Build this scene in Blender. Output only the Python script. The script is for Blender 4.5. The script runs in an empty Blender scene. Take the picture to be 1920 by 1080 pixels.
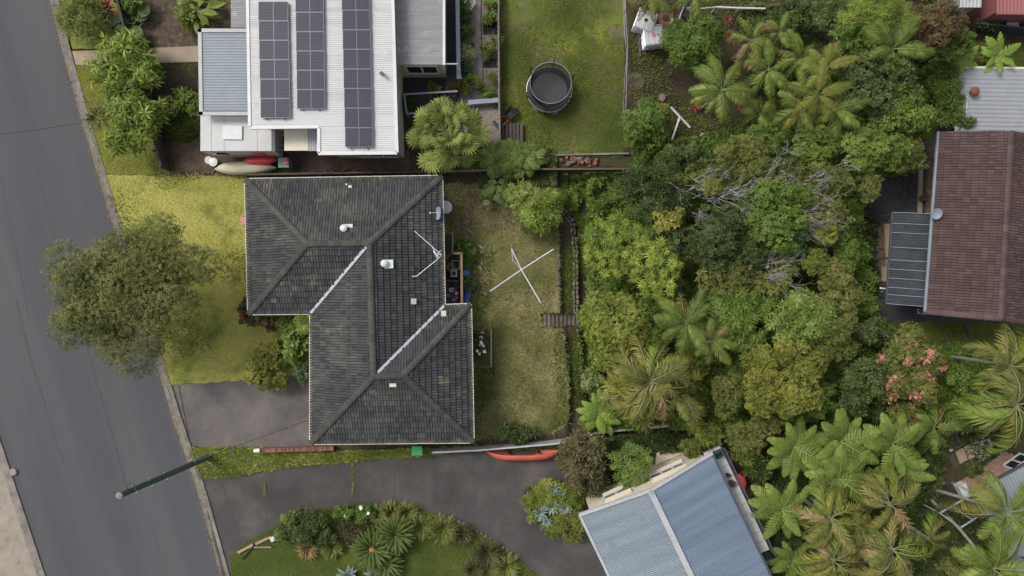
import bpy, math, random
import numpy as np
from mathutils import Vector, Matrix, Quaternion
from mathutils.geometry import tessellate_polygon

# ------------------------------------------------------------------ camera, light, exposure
S = bpy.context.scene
COL = S.collection
H = 43.0                      # drone height above the yard, metres
PPM = 32.0                    # photograph pixels per metre at ground level
cd = bpy.data.cameras.new('camera')
cam = bpy.data.objects.new('camera', cd); COL.objects.link(cam)
cam.location = (0, 0, H); cam.rotation_euler = (0, 0, 0)
cd.sensor_width = 36.0; cd.lens = 36.0 * H / (1920 / PPM)
cd.clip_start = 1.0; cd.clip_end = 3000.0
S.camera = cam

SUN_EL, SUN_AZ = math.radians(50), math.radians(-58)     # azimuth clockwise from +Y
W = bpy.data.worlds.new('World'); S.world = W; W.use_nodes = True
nt = W.node_tree; bg = nt.nodes['Background']
sky = nt.nodes.new('ShaderNodeTexSky'); sky.sky_type = 'NISHITA'; sky.sun_disc = False
sky.sun_elevation = SUN_EL; sky.sun_rotation = SUN_AZ
sky.air_density = 1.0; sky.dust_density = 4.0; sky.ozone_density = 1.0
hz = nt.nodes.new('ShaderNodeHueSaturation'); hz.inputs['Saturation'].default_value = .4      # thin even cloud
nt.links.new(sky.outputs['Color'], hz.inputs['Color']); nt.links.new(hz.outputs['Color'], bg.inputs['Color']); bg.inputs['Strength'].default_value = 0.15
sd = bpy.data.lights.new('sun', 'SUN'); sd.energy = 1.5; sd.angle = math.radians(16); sd.color = (1, .96, .9)
sun = bpy.data.objects.new('sun', sd); COL.objects.link(sun)
sv = Vector((math.sin(SUN_AZ) * math.cos(SUN_EL), math.cos(SUN_AZ) * math.cos(SUN_EL), math.sin(SUN_EL)))
sun.rotation_euler = sv.to_track_quat('Z', 'Y').to_euler()
S.view_settings.view_transform = 'Standard'; S.view_settings.look = 'None'
S.view_settings.exposure = 0.55; S.view_settings.gamma = 1.0; S.view_settings.use_curve_mapping = False

R = random.Random(7)
NR = np.random.default_rng(11)
PI = math.pi

# ------------------------------------------------------------------ terrain and plan helpers
T1 = ([300, 385, 435, 590, 615, 720, 780, 830], [1046, 1047, 1049, 1050, 1058, 1067, 1068, 1066])
T2 = ([300, 385, 410, 480, 590, 610, 680, 830], [1060, 1062, 1076, 1084, 1083, 1086, 1093, 1098])
def sstep(t):
    t = np.clip(t, 0, 1); return t * t * (3 - 2 * t)
def GZ(x, y):
    """Height of the sloping ground: the yard is level, two retaining walls step it down to the bush."""
    px = np.asarray(x) * PPM + 960; py = 540 - np.asarray(y) * PPM
    z1 = sstep((px - np.interp(py, *T1) + 1) / 5); z2 = sstep((px - np.interp(py, *T2) + 1) / 5)
    top = sstep((px - 1185) / 140); bot = sstep((px - 1410) / 100)
    m_in = ((py > 322) & (py < 818)).astype(float)
    z = -0.45 * (m_in * (z1 + z2) + (1 - m_in) * 2 * np.where(py < 540, top, bot))
    cut = (px > 1014) & (px < 1088) & (py > 587) & (py < 615)          # the stair's slot
    return np.where(cut, -.9 * np.clip((px - 1012) / 68, 0, 1) - .12, z)
def P(px, py, z=0.0):
    k = (H - z) / H / PPM
    return Vector(((px - 960) * k, (540 - py) * k, z))
def G(px, py, dz=0.0):
    z = 0.0
    for _ in range(4):
        p = P(px, py, z); z = float(GZ(p.x, p.y))
    p = P(px, py, z); p.z = z + dz
    return p
def M(px, z=0.0):
    return px / PPM * (H - z) / H

# ------------------------------------------------------------------ scene-tree helpers
ORG = {}
def tag(o, label=None, cat=None, group=None, kind=None):
    if label: o['label'] = label
    if cat: o['category'] = cat
    if group: o['group'] = group
    if kind: o['kind'] = kind
    return o
def thing(name, label, cat, loc, group=None, rz=0.0):
    o = bpy.data.objects.new(name, None); COL.objects.link(o)
    o.empty_display_size = .2
    o.location = loc; o.rotation_euler = (0, 0, rz)
    ORG[o.name] = Vector(loc)
    return tag(o, label, cat, group)
def link(name, me, mat=None, parent=None, loc=None):
    o = bpy.data.objects.new(name, me); COL.objects.link(o)
    if mat is not None and me is not None and not me.materials:
        for m in (mat if isinstance(mat, (list, tuple)) else [mat]): me.materials.append(m)
    if parent is not None:
        o.parent = parent; ORG[o.name] = ORG.get(parent.name, Vector())
    else:
        ORG[o.name] = Vector(loc) if loc is not None else Vector()
    if loc is not None: o.location = loc
    return o
def np_mesh(name, V, F, mi=None):
    """Mesh from a vertex array and one face array of equal-length rows."""
    V = np.asarray(V, dtype=np.float32); F = np.asarray(F, dtype=np.int32)
    me = bpy.data.meshes.new(name); n, k = F.shape
    me.vertices.add(len(V)); me.vertices.foreach_set('co', V.ravel())
    me.loops.add(n * k); me.loops.foreach_set('vertex_index', F.ravel())
    me.polygons.add(n); me.polygons.foreach_set('loop_start', np.arange(0, n * k, k, dtype=np.int32))
    try: me.polygons.foreach_set('loop_total', np.full(n, k, dtype=np.int32))
    except Exception: pass
    if mi is not None: me.polygons.foreach_set('material_index', np.asarray(mi, dtype=np.int32))
    me.update(calc_edges=True); return me

class MB:
    """Collects shapes in world coordinates; build() makes them one mesh object under its parent."""
    def __init__(s): s.v = []; s.f = []; s.m = []; s.mi = 0
    def add(s, vs, fs):
        b = len(s.v); s.v += [tuple(v) for v in vs]
        s.f += [tuple(i + b for i in f) for f in fs]; s.m += [s.mi] * len(fs)
        return s
    def box(s, c, size, rz=0.0, rot=None):
        x, y, z = (size[0] / 2, size[1] / 2, size[2] / 2)
        vs = [Vector((a * x, b * y, d * z)) for d in (-1, 1) for a, b in ((-1, -1), (1, -1), (1, 1), (-1, 1))]
        q = rot if rot is not None else Matrix.Rotation(rz, 3, 'Z')
        vs = [q @ v + Vector(c) for v in vs]
        return s.add(vs, [(3, 2, 1, 0), (4, 5, 6, 7), (0, 1, 5, 4), (1, 2, 6, 5), (2, 3, 7, 6), (3, 0, 4, 7)])
    def bar(s, a, b, w, h):
        """A square-section bar from a to b."""
        a, b = Vector(a), Vector(b); d = b - a; L = d.length
        if L < 1e-5: return s
        x = d / L; up = Vector((0, 0, 1)) if abs(x.z) < .95 else Vector((1, 0, 0))
        y = up.cross(x).normalized(); z = x.cross(y)
        q = Matrix((x, y, z)).transposed()
        return s.box((a + b) / 2, (L, w, h), rot=q)
    def prism(s, pts, z0, z1):
        n = len(pts); A = sum(pts[i][0] * pts[(i + 1) % n][1] - pts[(i + 1) % n][0] * pts[i][1] for i in range(n))
        if A < 0: pts = pts[::-1]
        lo = [(p[0], p[1], z0) for p in pts]; hi = [(p[0], p[1], z1) for p in pts]
        return s.add(lo + hi, [tuple(range(n - 1, -1, -1)), tuple(range(n, 2 * n))] +
                     [(i, (i + 1) % n, n + (i + 1) % n, n + i) for i in range(n)])
    def tube(s, pts, r, n=6):
        pts = [Vector(p) for p in pts]; k = len(pts)
        rs = r if isinstance(r, (list, tuple)) else [r] * k
        vs = []; up = None
        for i, p in enumerate(pts):
            t = (pts[min(i + 1, k - 1)] - pts[max(i - 1, 0)])
            t = t.normalized() if t.length > 1e-6 else Vector((0, 0, 1))
            if up is None or abs(up.dot(t)) > .95:
                up = Vector((0, 0, 1)) if abs(t.z) < .9 else Vector((1, 0, 0))
            a = up.cross(t).normalized(); b = t.cross(a); up = b
            for j in range(n):
                w = 2 * PI * j / n
                vs.append(p + (a * math.cos(w) + b * math.sin(w)) * rs[i])
        fs = [(i * n + j, i * n + (j + 1) % n, (i + 1) * n + (j + 1) % n, (i + 1) * n + j) for i in range(k - 1) for j in range(n)]
        fs += [tuple(range(n - 1, -1, -1)), tuple(range((k - 1) * n, k * n))]
        return s.add(vs, fs)
    def cyl(s, c, r, h, n=16, r2=None):
        c = Vector(c); r2 = r if r2 is None else r2
        return s.tube_z(c, [(r, 0), (r2, h)], n)
    def tube_z(s, c, prof, n=16, close=True):
        """Lathe about a vertical axis: prof is a list of (radius, height)."""
        c = Vector(c); vs = []; k = len(prof)
        for r, h in prof:
            for j in range(n):
                w = 2 * PI * j / n; vs.append((c.x + r * math.cos(w), c.y + r * math.sin(w), c.z + h))
        fs = [(i * n + j, i * n + (j + 1) % n, (i + 1) * n + (j + 1) % n, (i + 1) * n + j) for i in range(k - 1) for j in range(n)]
        if close: fs += [tuple(range(n - 1, -1, -1)), tuple(range((k - 1) * n, k * n))]
        return s.add(vs, fs)
    def ball(s, c, rx, ry, rz, n=10, m=6, jit=0.0, seed=0):
        q = random.Random(seed); vs = []
        for i in range(m + 1):
            a = PI * i / m - PI / 2
            for j in range(n):
                w = 2 * PI * j / n; k = 1 + q.uniform(-jit, jit)
                vs.append((c[0] + rx * math.cos(a) * math.cos(w) * k, c[1] + ry * math.cos(a) * math.sin(w) * k, c[2] + rz * math.sin(a) * k))
        fs = [(i * n + j, i * n + (j + 1) % n, (i + 1) * n + (j + 1) % n, (i + 1) * n + j) for i in range(m) for j in range(n)]
        return s.add(vs, fs)
    def quad(s, *p): return s.add(p, [tuple(range(len(p)))])
    def mesh(s, name, o=Vector()):
        me = bpy.data.meshes.new(name)
        me.from_pydata([(v[0] - o.x, v[1] - o.y, v[2] - o.z) for v in s.v], [], s.f)
        me.polygons.foreach_set('material_index', s.m); me.update(); return me
    def build(s, name, mat, parent=None, loc=None):
        """Part of parent, or a thing of its own with its origin at loc."""
        o = ORG.get(parent.name, Vector()) if parent is not None else (Vector(loc) if loc is not None else Vector())
        me = s.mesh(name, o)
        return link(name, me, mat, parent, loc if parent is None else None)

def one(name, label, cat, mb, mat, loc, group=None):
    return tag(mb.build(name, mat, None, loc), label, cat, group)

# ------------------------------------------------------------------ materials
def srgb(r, g, b):
    f = lambda c: (c / 255 / 12.92) if c <= 10 else ((c / 255 + .055) / 1.055) ** 2.4
    return (f(r), f(g), f(b))
def c4(c): return (c[0], c[1], c[2], 1)
def ramp(nt, cols, lo=.3, hi=.7):
    r = nt.nodes.new('ShaderNodeValToRGB'); e = r.color_ramp.elements; n = len(cols)
    while len(e) < n: e.new(.5)
    for i, c in enumerate(cols):
        e[i].position = lo + (hi - lo) * i / max(1, n - 1); e[i].color = c4(c)
    return r
def new_mat(name):
    m = bpy.data.materials.new(name); m.use_nodes = True
    return m, m.node_tree, m.node_tree.nodes['Principled BSDF']
def coords(nt, scale=(1, 1, 1), rot=0.0):
    tc = nt.nodes.new('ShaderNodeTexCoord'); mp = nt.nodes.new('ShaderNodeMapping')
    if rot:                                                  # turn the pattern first, then stretch it
        mp.vector_type = 'TEXTURE'; scale = tuple(1 / s for s in scale)
    mp.inputs['Scale'].default_value = scale; mp.inputs['Rotation'].default_value = (0, 0, rot)
    nt.links.new(tc.outputs['Object'], mp.inputs['Vector']); return mp
def noise(nt, src, scale, detail=5, rough=.6):
    n = nt.nodes.new('ShaderNodeTexNoise'); n.inputs['Scale'].default_value = scale
    n.inputs['Detail'].default_value = detail; n.inputs['Roughness'].default_value = rough
    nt.links.new(src.outputs[0], n.inputs['Vector']); return n
def mixc(nt, fac, a, b, mode='MIX'):
    x = nt.nodes.new('ShaderNodeMix'); x.data_type = 'RGBA'; x.blend_type = mode
    if isinstance(fac, float): x.inputs[0].default_value = fac
    else: nt.links.new(fac, x.inputs[0])
    for i, s in ((6, a), (7, b)):
        if isinstance(s, tuple): x.inputs[i].default_value = c4(s)
        else: nt.links.new(s, x.inputs[i])
    return x.outputs[2]
def bump(nt, bs, src, strength, dist=.02):
    b = nt.nodes.new('ShaderNodeBump'); b.inputs['Strength'].default_value = strength
    b.inputs['Distance'].default_value = dist
    nt.links.new(src, b.inputs['Height']); nt.links.new(b.outputs['Normal'], bs.inputs['Normal'])
def mat(name, cols, scale=3.0, rough=.8, spec=.3, metal=0.0, bmp=0.0, fine=None, lo=.3, hi=.7, stretch=(1, 1, 1), rot=0.0, rnd=0.0):
    """Noise-mottled surface; fine = (colour, scale, lo, hi) adds a second layer of specks or stains."""
    m, nt, bs = new_mat(name)
    if not isinstance(cols, list): cols = [cols, cols]
    mp = coords(nt, stretch, rot)
    n = noise(nt, mp, scale); r = ramp(nt, cols, lo, hi)
    nt.links.new(n.outputs['Fac'], r.inputs['Fac']); out = r.outputs['Color']
    if fine:
        mp2 = coords(nt); n2 = noise(nt, mp2, fine[1], 6, .7)
        r2 = ramp(nt, [(0, 0, 0), (1, 1, 1)], fine[2], fine[3]); nt.links.new(n2.outputs['Fac'], r2.inputs['Fac'])
        out = mixc(nt, r2.outputs['Color'], out, tuple(fine[0]))
    if rnd:
        v = rand_value(nt); mr = nt.nodes.new('ShaderNodeMapRange')
        mr.inputs[3].default_value = 1 - rnd; mr.inputs[4].default_value = 1 + rnd
        nt.links.new(v, mr.inputs[0])
        hsv = nt.nodes.new('ShaderNodeHueSaturation'); nt.links.new(mr.outputs[0], hsv.inputs['Value'])
        nt.links.new(out, hsv.inputs['Color']); out = hsv.outputs['Color']
    nt.links.new(out, bs.inputs['Base Color'])
    bs.inputs['Roughness'].default_value = rough; bs.inputs['Metallic'].default_value = metal
    bs.inputs['Specular IOR Level'].default_value = spec
    if bmp:
        nb = noise(nt, coords(nt), max(scale * 6, 20), 4); bump(nt, bs, nb.outputs['Fac'], bmp)
    return m
def rand_value(nt, share=None):
    oi = nt.nodes.new('ShaderNodeObjectInfo'); ge = nt.nodes.new('ShaderNodeNewGeometry')
    a = nt.nodes.new('ShaderNodeMath'); a.operation = 'ADD'
    if share is not None:                                    # part from the object, part from each leaf
        x = nt.nodes.new('ShaderNodeMix'); x.inputs[0].default_value = share
        nt.links.new(oi.outputs['Random'], x.inputs[2]); nt.links.new(ge.outputs['Random Per Island'], x.inputs[3])
        return x.outputs[0]
    nt.links.new(oi.outputs['Random'], a.inputs[0]); nt.links.new(ge.outputs['Random Per Island'], a.inputs[1])
    f = nt.nodes.new('ShaderNodeMath'); f.operation = 'FRACT'; nt.links.new(a.outputs[0], f.inputs[0])
    return f.outputs[0]
def leafmat(name, cols, trans=.3, rough=.55, patch=.9, gain=1.55):
    """Each leaf takes its own shade from the ramp; whole boughs drift a little in hue."""
    m, nt, bs = new_mat(name)
    cols = [(min(1, k[0] * 1.1 * gain), min(1, k[1] * .97 * gain), min(1, (k[2] + .02 * k[0]) * gain)) for k in cols]
    v = rand_value(nt, .5); n = noise(nt, coords(nt), patch, 3)
    ad = nt.nodes.new('ShaderNodeMath'); ad.operation = 'MULTIPLY_ADD'
    nt.links.new(n.outputs['Fac'], ad.inputs[0]); ad.inputs[1].default_value = 1.3
    s = nt.nodes.new('ShaderNodeMath'); s.operation = 'MULTIPLY'; nt.links.new(v, s.inputs[0]); s.inputs[1].default_value = .6
    nt.links.new(s.outputs[0], ad.inputs[2])
    r = ramp(nt, cols, .5, 1.4); r.color_ramp.interpolation = 'LINEAR'
    e = r.color_ramp.elements
    for i in range(len(cols)): e[i].position = i / max(1, len(cols) - 1)
    mr = nt.nodes.new('ShaderNodeMapRange'); mr.inputs[1].default_value = .55; mr.inputs[2].default_value = 1.35
    nt.links.new(ad.outputs[0], mr.inputs[0]); nt.links.new(mr.outputs[0], r.inputs['Fac'])
    nt.links.new(r.outputs['Color'], bs.inputs['Base Color'])
    bs.inputs['Roughness'].default_value = rough; bs.inputs['Specular IOR Level'].default_value = .22
    if trans:
        t = nt.nodes.new('ShaderNodeBsdfTranslucent'); nt.links.new(r.outputs['Color'], t.inputs['Color'])
        mx = nt.nodes.new('ShaderNodeMixShader'); mx.inputs[0].default_value = trans
        nt.links.new(bs.outputs[0], mx.inputs[1]); nt.links.new(t.outputs[0], mx.inputs[2])
        nt.links.new(mx.outputs[0], nt.nodes['Material Output'].inputs['Surface'])
    return m
def groundmat(name, base, layers, bmp=.5, rough=.95):
    """base: (cols, scale); layers: list of (colour, scale, lo, hi, stretch) mottled over each other."""
    m, nt, bs = new_mat(name)
    n = noise(nt, coords(nt), base[1], 6, .65); r = ramp(nt, base[0], .28, .72)
    nt.links.new(n.outputs['Fac'], r.inputs['Fac']); out = r.outputs['Color']
    for i, (c, sc, lo, hi) in enumerate(layers):
        mp = coords(nt); mp.inputs['Location'].default_value = (i * 13.1, i * 7.7, 0)
        k = noise(nt, mp, sc, 6, .68); q = ramp(nt, [(0, 0, 0), (1, 1, 1)], lo, hi)
        nt.links.new(k.outputs['Fac'], q.inputs['Fac']); out = mixc(nt, q.outputs['Color'], out, tuple(c))
    nt.links.new(out, bs.inputs['Base Color'])
    bs.inputs['Roughness'].default_value = rough; bs.inputs['Specular IOR Level'].default_value = .15
    if bmp:
        k = noise(nt, coords(nt), 18, 6, .7); bump(nt, bs, k.outputs['Fac'], bmp, .05)
    return m

MT = {}
MT['soil'] = groundmat('soil', ([(.022, .018, .012), (.05, .038, .026), (.085, .062, .042)], 1.1),
                       [((.035, .05, .012), .55, .5, .66), ((.12, .095, .065), 9, .6, .72), ((.012, .011, .008), 2.3, .58, .75)])
MT['asphalt'] = mat('asphalt', [(.044, .045, .05), (.058, .059, .064), (.077, .076, .078)], .3, .8, .25, bmp=.25,
                    stretch=(1.6, .1, 1), rot=math.radians(16), fine=((.11, .11, .11), 60, .66, .8), lo=.2, hi=.8)
MT['seam'] = mat('seam', [(.044, .044, .048), (.054, .054, .058)], 3, .8)
MT['crack'] = mat('crack', (.042, .041, .041), 3, .9)
MT['drive'] = mat('drive', [(.062, .056, .055), (.098, .088, .084), (.14, .122, .112)], .5, .85, .2, bmp=.6,
                  fine=((.24, .205, .175), 26, .56, .78))
MT['drive2'] = mat('drive2', [(.037, .034, .034), (.055, .05, .049), (.09, .078, .07)], .35, .85, .2, bmp=.4,
                   fine=((.1, .088, .078), 30, .6, .8))
MT['kerb'] = mat('kerb', [(.10, .092, .08), (.16, .145, .125), (.2, .18, .155)], 1.6, .9, .2, bmp=.3, fine=((.06, .055, .045), 7, .58, .7), rnd=.12)
MT['concrete'] = mat('concrete', [(.2, .175, .14), (.26, .23, .19)], 1.2, .9, .2, bmp=.2, fine=((.13, .115, .09), 3, .55, .72))
MT['path'] = mat('path', [(.21, .17, .12), (.27, .22, .16)], 1.5, .9, .2, bmp=.2, fine=((.12, .1, .06), 5, .6, .75), rnd=.08)
MT['lawn_front'] = groundmat('lawn_front', ([(.175, .205, .045), (.29, .29, .07), (.4, .36, .12)], .22),
                             [((.1, .135, .024), .5, .5, .66), ((.33, .28, .12), 1.1, .58, .75), ((.13, .14, .03), 20, .55, .7)])
MT['lawn_verge'] = groundmat('lawn_verge', ([(.1, .12, .022), (.16, .17, .032), (.21, .2, .055)], .3), [((.08, .1, .02), .6, .5, .66), ((.2, .17, .07), 1.3, .58, .75), ((.1, .11, .025), 20, .55, .7)])
MT['lawn_back'] = groundmat('lawn_back', ([(.085, .102, .024), (.142, .15, .044), (.2, .195, .076)], .6),
                            [((.085, .06, .038), .7, .52, .66), ((.07, .095, .014), .9, .5, .64), ((.2, .17, .09), 16, .58, .72)])
MT['lawn_top'] = groundmat('lawn_top', ([(.046, .066, .015), (.072, .096, .02), (.125, .135, .03)], .4),
                           [((.115, .095, .06), .42, .5, .62), ((.17, .175, .03), .25, .55, .68), ((.045, .065, .012), 2.2, .52, .7), ((.15, .155, .04), 14, .6, .75)])
MT['lawn_dark'] = groundmat('lawn_dark', ([(.035, .045, .01), (.05, .07, .012), (.075, .095, .02)], .5),
                            [((.1, .1, .025), .35, .55, .7), ((.03, .05, .012), 1.2, .55, .7)])
MT['moss'] = groundmat('moss', ([(.06, .09, .012), (.09, .15, .016), (.13, .2, .025)], 1.8), [((.05, .04, .025), 1.5, .55, .7)])
MT['mulch'] = groundmat('mulch', ([(.03, .024, .018), (.075, .056, .04), (.13, .1, .075)], 3), [((.2, .17, .13), 14, .6, .72), ((.03, .05, .012), .8, .58, .7)], .8)
MT['gravel'] = groundmat('gravel', ([(.1, .085, .072), (.2, .175, .15), (.3, .265, .23)], 16), [((.09, .075, .06), .9, .52, .7)], .9)
MT['dirt'] = groundmat('dirt', ([(.05, .035, .026), (.11, .075, .055)], 1.5), [((.14, .1, .07), 6, .55, .7)], .5)
MT['darkpave'] = mat('darkpave', [(.022, .022, .026), (.045, .044, .048)], .8, .7, .3, bmp=.3, fine=((.1, .09, .08), 3, .62, .75))
MT['brickred'] = mat('brickred', [(.13, .06, .045), (.2, .1, .075)], 4, .9, .2, rnd=.35)
MT['stone'] = mat('stone', [(.08, .07, .055), (.16, .145, .118), (.24, .22, .185)], 3, .95, .2, bmp=.7, fine=((.06, .075, .025), 4, .55, .7), rnd=.35)
MT['stepstone'] = mat('stepstone', [(.06, .05, .038), (.11, .095, .075), (.15, .13, .105)], 2.5, .95, .2, bmp=.6, fine=((.06, .075, .025), 4, .55, .7), rnd=.25)
MT['sleeper'] = mat('sleeper', [(.05, .035, .024), (.1, .075, .055)], 2, .9, .2, bmp=.4, stretch=(1, 8, 1), rnd=.25)
MT['tile'] = mat('tile', [(.028, .03, .032), (.041, .043, .043), (.064, .064, .056)], .55, .75, .2,
                 fine=((.13, .125, .085), .8, .56, .8), rnd=.3, bmp=.2)
MT['tiledeck'] = mat('tiledeck', (.015, .015, .016), 1, .9)
MT['cap'] = mat('cap', [(.04, .039, .036), (.06, .057, .05)], 1.2, .8, .2, fine=((.1, .09, .06), 3, .6, .75), rnd=.2)
MT['browntile'] = mat('browntile', [(.05, .031, .028), (.064, .039, .035), (.085, .052, .046)], .7, .75, .3, fine=((.033, .028, .029), .8, .55, .75), rnd=.25, bmp=.2)
MT['cream'] = mat('cream', [(.5, .46, .36), (.58, .53, .43)], 2, .6)
MT['creamwall'] = mat('creamwall', [(.42, .37, .28), (.5, .45, .35)], .8, .85, .2, fine=((.3, .25, .18), 2, .6, .8))
MT['white'] = mat('white', [(.42, .42, .415), (.5, .5, .49)], 1.5, .5, .4)
MT['whiteroof'] = mat('whiteroof', [(.34, .34, .335), (.42, .42, .415), (.45, .45, .445)], .9, .55, .3, stretch=(.12, 2.5, 1), fine=((.27, .265, .25), 1.3, .58, .8))
MT['offwhite'] = mat('offwhite', [(.36, .36, .35), (.43, .43, .42)], 1, .6, fine=((.28, .27, .25), 2, .58, .75))
MT['carroof'] = mat('carroof', [(.175, .2, .215), (.2, .225, .24)], .8, .5, .4)
MT['greyroof'] = mat('greyroof', [(.17, .17, .17), (.23, .23, .225)], 1.4, .6, .4, fine=((.33, .325, .31), 1.3, .54, .72), stretch=(.5, 3, 1))
MT['palegrey'] = mat('palegrey', [(.27, .275, .28), (.34, .345, .355)], 1.2, .6, .4, fine=((.2, .2, .2), .8, .55, .75))
MT['blueroof_shade'] = mat('blueroof_shade', [(.08, .108, .152), (.104, .137, .187), (.134, .17, .222)], .55, .5, .4, stretch=(.1, 2.2, 1), rot=math.radians(25.5))  # right slope of the gable, shade painted as a darker, bluer tone
MT['blueroof_lit'] = mat('blueroof_lit', [(.098, .127, .15), (.13, .163, .188), (.16, .195, .222)], .6, .5, .4, stretch=(.1, 2.0, 1), rot=math.radians(25.5), fine=((.06, .09, .12), .9, .6, .8))  # left slope of the same blue roof, its brighter light painted into the colour
MT['steelblue'] = mat('steelblue', [(.16, .19, .23), (.21, .24, .28)], 2, .5, .4)
MT['darksteel'] = mat('darksteel', [(.035, .04, .048), (.055, .06, .068)], 2, .5, .4)
MT['steel'] = mat('steel', [(.3, .31, .32), (.38, .39, .4)], 3, .4, .5, .6)
MT['alum'] = mat('alum', (.62, .63, .65), 3, .35, .5, .3)
MT['flash'] = mat('flash', [(.33, .33, .37), (.42, .42, .46)], 4, .45, .5, .3)
MT['panel'] = mat('panel', [(.017, .016, .03), (.027, .026, .042)], .9, .45, .25)
MT['panelframe'] = mat('panelframe', (.11, .11, .13), 2, .4, .5, .5)
MT['cellgrid'] = mat('cellgrid', (.05, .05, .068), 2, .4, .5)
MT['black'] = mat('black', [(.012, .012, .013), (.022, .022, .024)], 3, .7)
MT['trampmat'] = mat('trampmat', [(.036, .036, .04), (.046, .046, .05)], 2, .75)
MT['charcoal'] = mat('charcoal', [(.03, .03, .033), (.05, .05, .053)], 3, .8)
MT['timber'] = mat('timber', [(.2, .14, .085), (.28, .205, .13)], 3, .8, .2, stretch=(1, 1, 6), rnd=.15)
MT['greytimber'] = mat('greytimber', [(.13, .115, .1), (.2, .18, .155)], 3, .9, .2, rnd=.2)
MT['darktimber'] = mat('darktimber', [(.045, .038, .036), (.075, .064, .058)], 4, .8, .2, rnd=.2)
MT['deck'] = mat('deck', [(.055, .025, .02), (.085, .04, .032)], 3, .7, .2, rnd=.2)
MT['polegreen'] = mat('polegreen', [(.05, .075, .058), (.085, .115, .09)], 2, .85, .2, fine=((.03, .04, .03), 2, .5, .7))
MT['red'] = mat('red', [(.45, .03, .03), (.5, .04, .04)], 2, .45, .5)
MT['canoe'] = mat('canoe', [(.34, .06, .035), (.42, .085, .05)], 1.5, .5, .4, fine=((.25, .05, .03), 3, .55, .75))
MT['creamhull'] = mat('creamhull', [(.38, .36, .25), (.45, .43, .31)], 1.5, .5)
MT['pink'] = mat('pink', (.5, .13, .2), 2, .6)
MT['tealbin'] = mat('tealbin', [(.12, .24, .19), (.15, .28, .23)], 2, .6)
MT['greenlid'] = mat('greenlid', (.03, .25, .075), 2, .5)
MT['bluetarp'] = mat('bluetarp', [(.06, .09, .42), (.1, .15, .55)], 4, .5)
MT['bluetub'] = mat('bluetub', (.06, .2, .38), 2, .5)
MT['redroof'] = mat('redroof', [(.19, .07, .065), (.235, .09, .085)], 1, .6, fine=((.13, .06, .055), 1.5, .58, .8))
MT['pinkbrick'] = mat('pinkbrick', [(.26, .165, .125), (.33, .215, .165)], 4, .9, .2, rnd=.18)
MT['mortar'] = mat('mortar', (.2, .16, .13), 4, .95)
MT['rust'] = mat('rust', [(.11, .04, .025), (.2, .08, .05)], 5, .85)
MT['terracotta'] = mat('terracotta', (.32, .12, .07), 4, .85)
MT['glass'] = mat('glass', (.015, .02, .022), 1, .08, .6)
MT['trunk'] = mat('trunk', [(.05, .042, .034), (.1, .085, .07)], 6, .95, .2, bmp=.6)
MT['palmtrunk'] = mat('palmtrunk', [(.16, .15, .13), (.25, .235, .21)], 4, .9, .2, bmp=.4)
MT['twig'] = mat('twig', [(.17, .16, .148), (.28, .268, .25)], 3, .9, .2, rnd=.25)
MT['twig_brown'] = mat('twig_brown', [(.1, .075, .05), (.16, .125, .085)], 3, .9, .2, rnd=.25)
MT['rachis'] = mat('rachis', (.14, .16, .05), 2, .7)
MT['rachis_pale'] = mat('rachis_pale', [(.1, .1, .04), (.24, .22, .15)], 1.2, .7)
MT['net'] = mat('net', (.008, .009, .009), 2, .9)
MT['greyglass'] = mat('greyglass', [(.025, .029, .032), (.045, .05, .054)], 1.2, .6, .3)
MT['ventwhite'] = mat('ventwhite', [(.42, .45, .42), (.5, .53, .5)], 3, .6)
MT['brownbrick'] = mat('brownbrick', [(.12, .085, .06), (.18, .13, .095)], 4, .9, .2, rnd=.3)
MT['shedroof'] = mat('shedroof', [(.2, .21, .225), (.245, .255, .27)], .9, .55, .3, fine=((.15, .15, .15), .9, .58, .75))
MT['shade'] = mat('shade', (.015, .05, .045), 3, .9)

def leafs(n, *cols, **k): MT[n] = leafmat(n, list(cols), **k)
leafs('lf_street', (.018, .028, .006), (.043, .058, .012), (.078, .094, .024), (.125, .14, .04))
leafs('lf_bright', (.045, .075, .01), (.08, .125, .017), (.125, .18, .03), (.195, .245, .055))
leafs('lf_willow', (.05, .07, .014), (.1, .13, .03), (.15, .18, .05), (.21, .235, .09))
leafs('lf_dark', (.013, .024, .006), (.025, .043, .01), (.043, .068, .016), (.085, .105, .032))
leafs('lf_mid', (.022, .05, .008), (.045, .085, .012), (.07, .12, .018), (.12, .165, .032))
leafs('lf_glossy', (.034, .066, .01), (.06, .108, .016), (.09, .15, .026), (.15, .205, .055), rough=.4)
leafs('lf_lime', (.036, .06, .008), (.066, .098, .013), (.105, .142, .022), (.165, .2, .042))
leafs('lf_gold', (.05, .068, .01), (.095, .115, .018), (.155, .17, .03), (.24, .235, .055))
leafs('lf_olive', (.03, .045, .009), (.055, .075, .015), (.09, .11, .024), (.145, .155, .045))
leafs('lf_bluegreen', (.02, .042, .014), (.038, .07, .024), (.062, .1, .036), (.1, .145, .06))
leafs('lf_umbrella', (.05, .085, .01), (.1, .15, .018), (.16, .21, .03), (.25, .28, .07))
leafs('lf_bronze', (.032, .026, .01), (.055, .04, .017), (.068, .058, .021), (.085, .092, .028))
leafs('lf_pinkfl', (.24, .09, .075), (.3, .135, .11), (.35, .19, .155), trans=.15)
leafs('lf_redfl', (.1, .028, .016), (.15, .045, .026), (.12, .065, .03), trans=.15)
leafs('lf_palestar', (.05, .08, .014), (.1, .14, .026), (.18, .21, .06), (.29, .3, .13))
leafs('lf_maroon', (.09, .008, .02), (.16, .014, .035), (.22, .03, .06))
leafs('lf_white', (.5, .5, .45), (.6, .6, .55), trans=.1)
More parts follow.
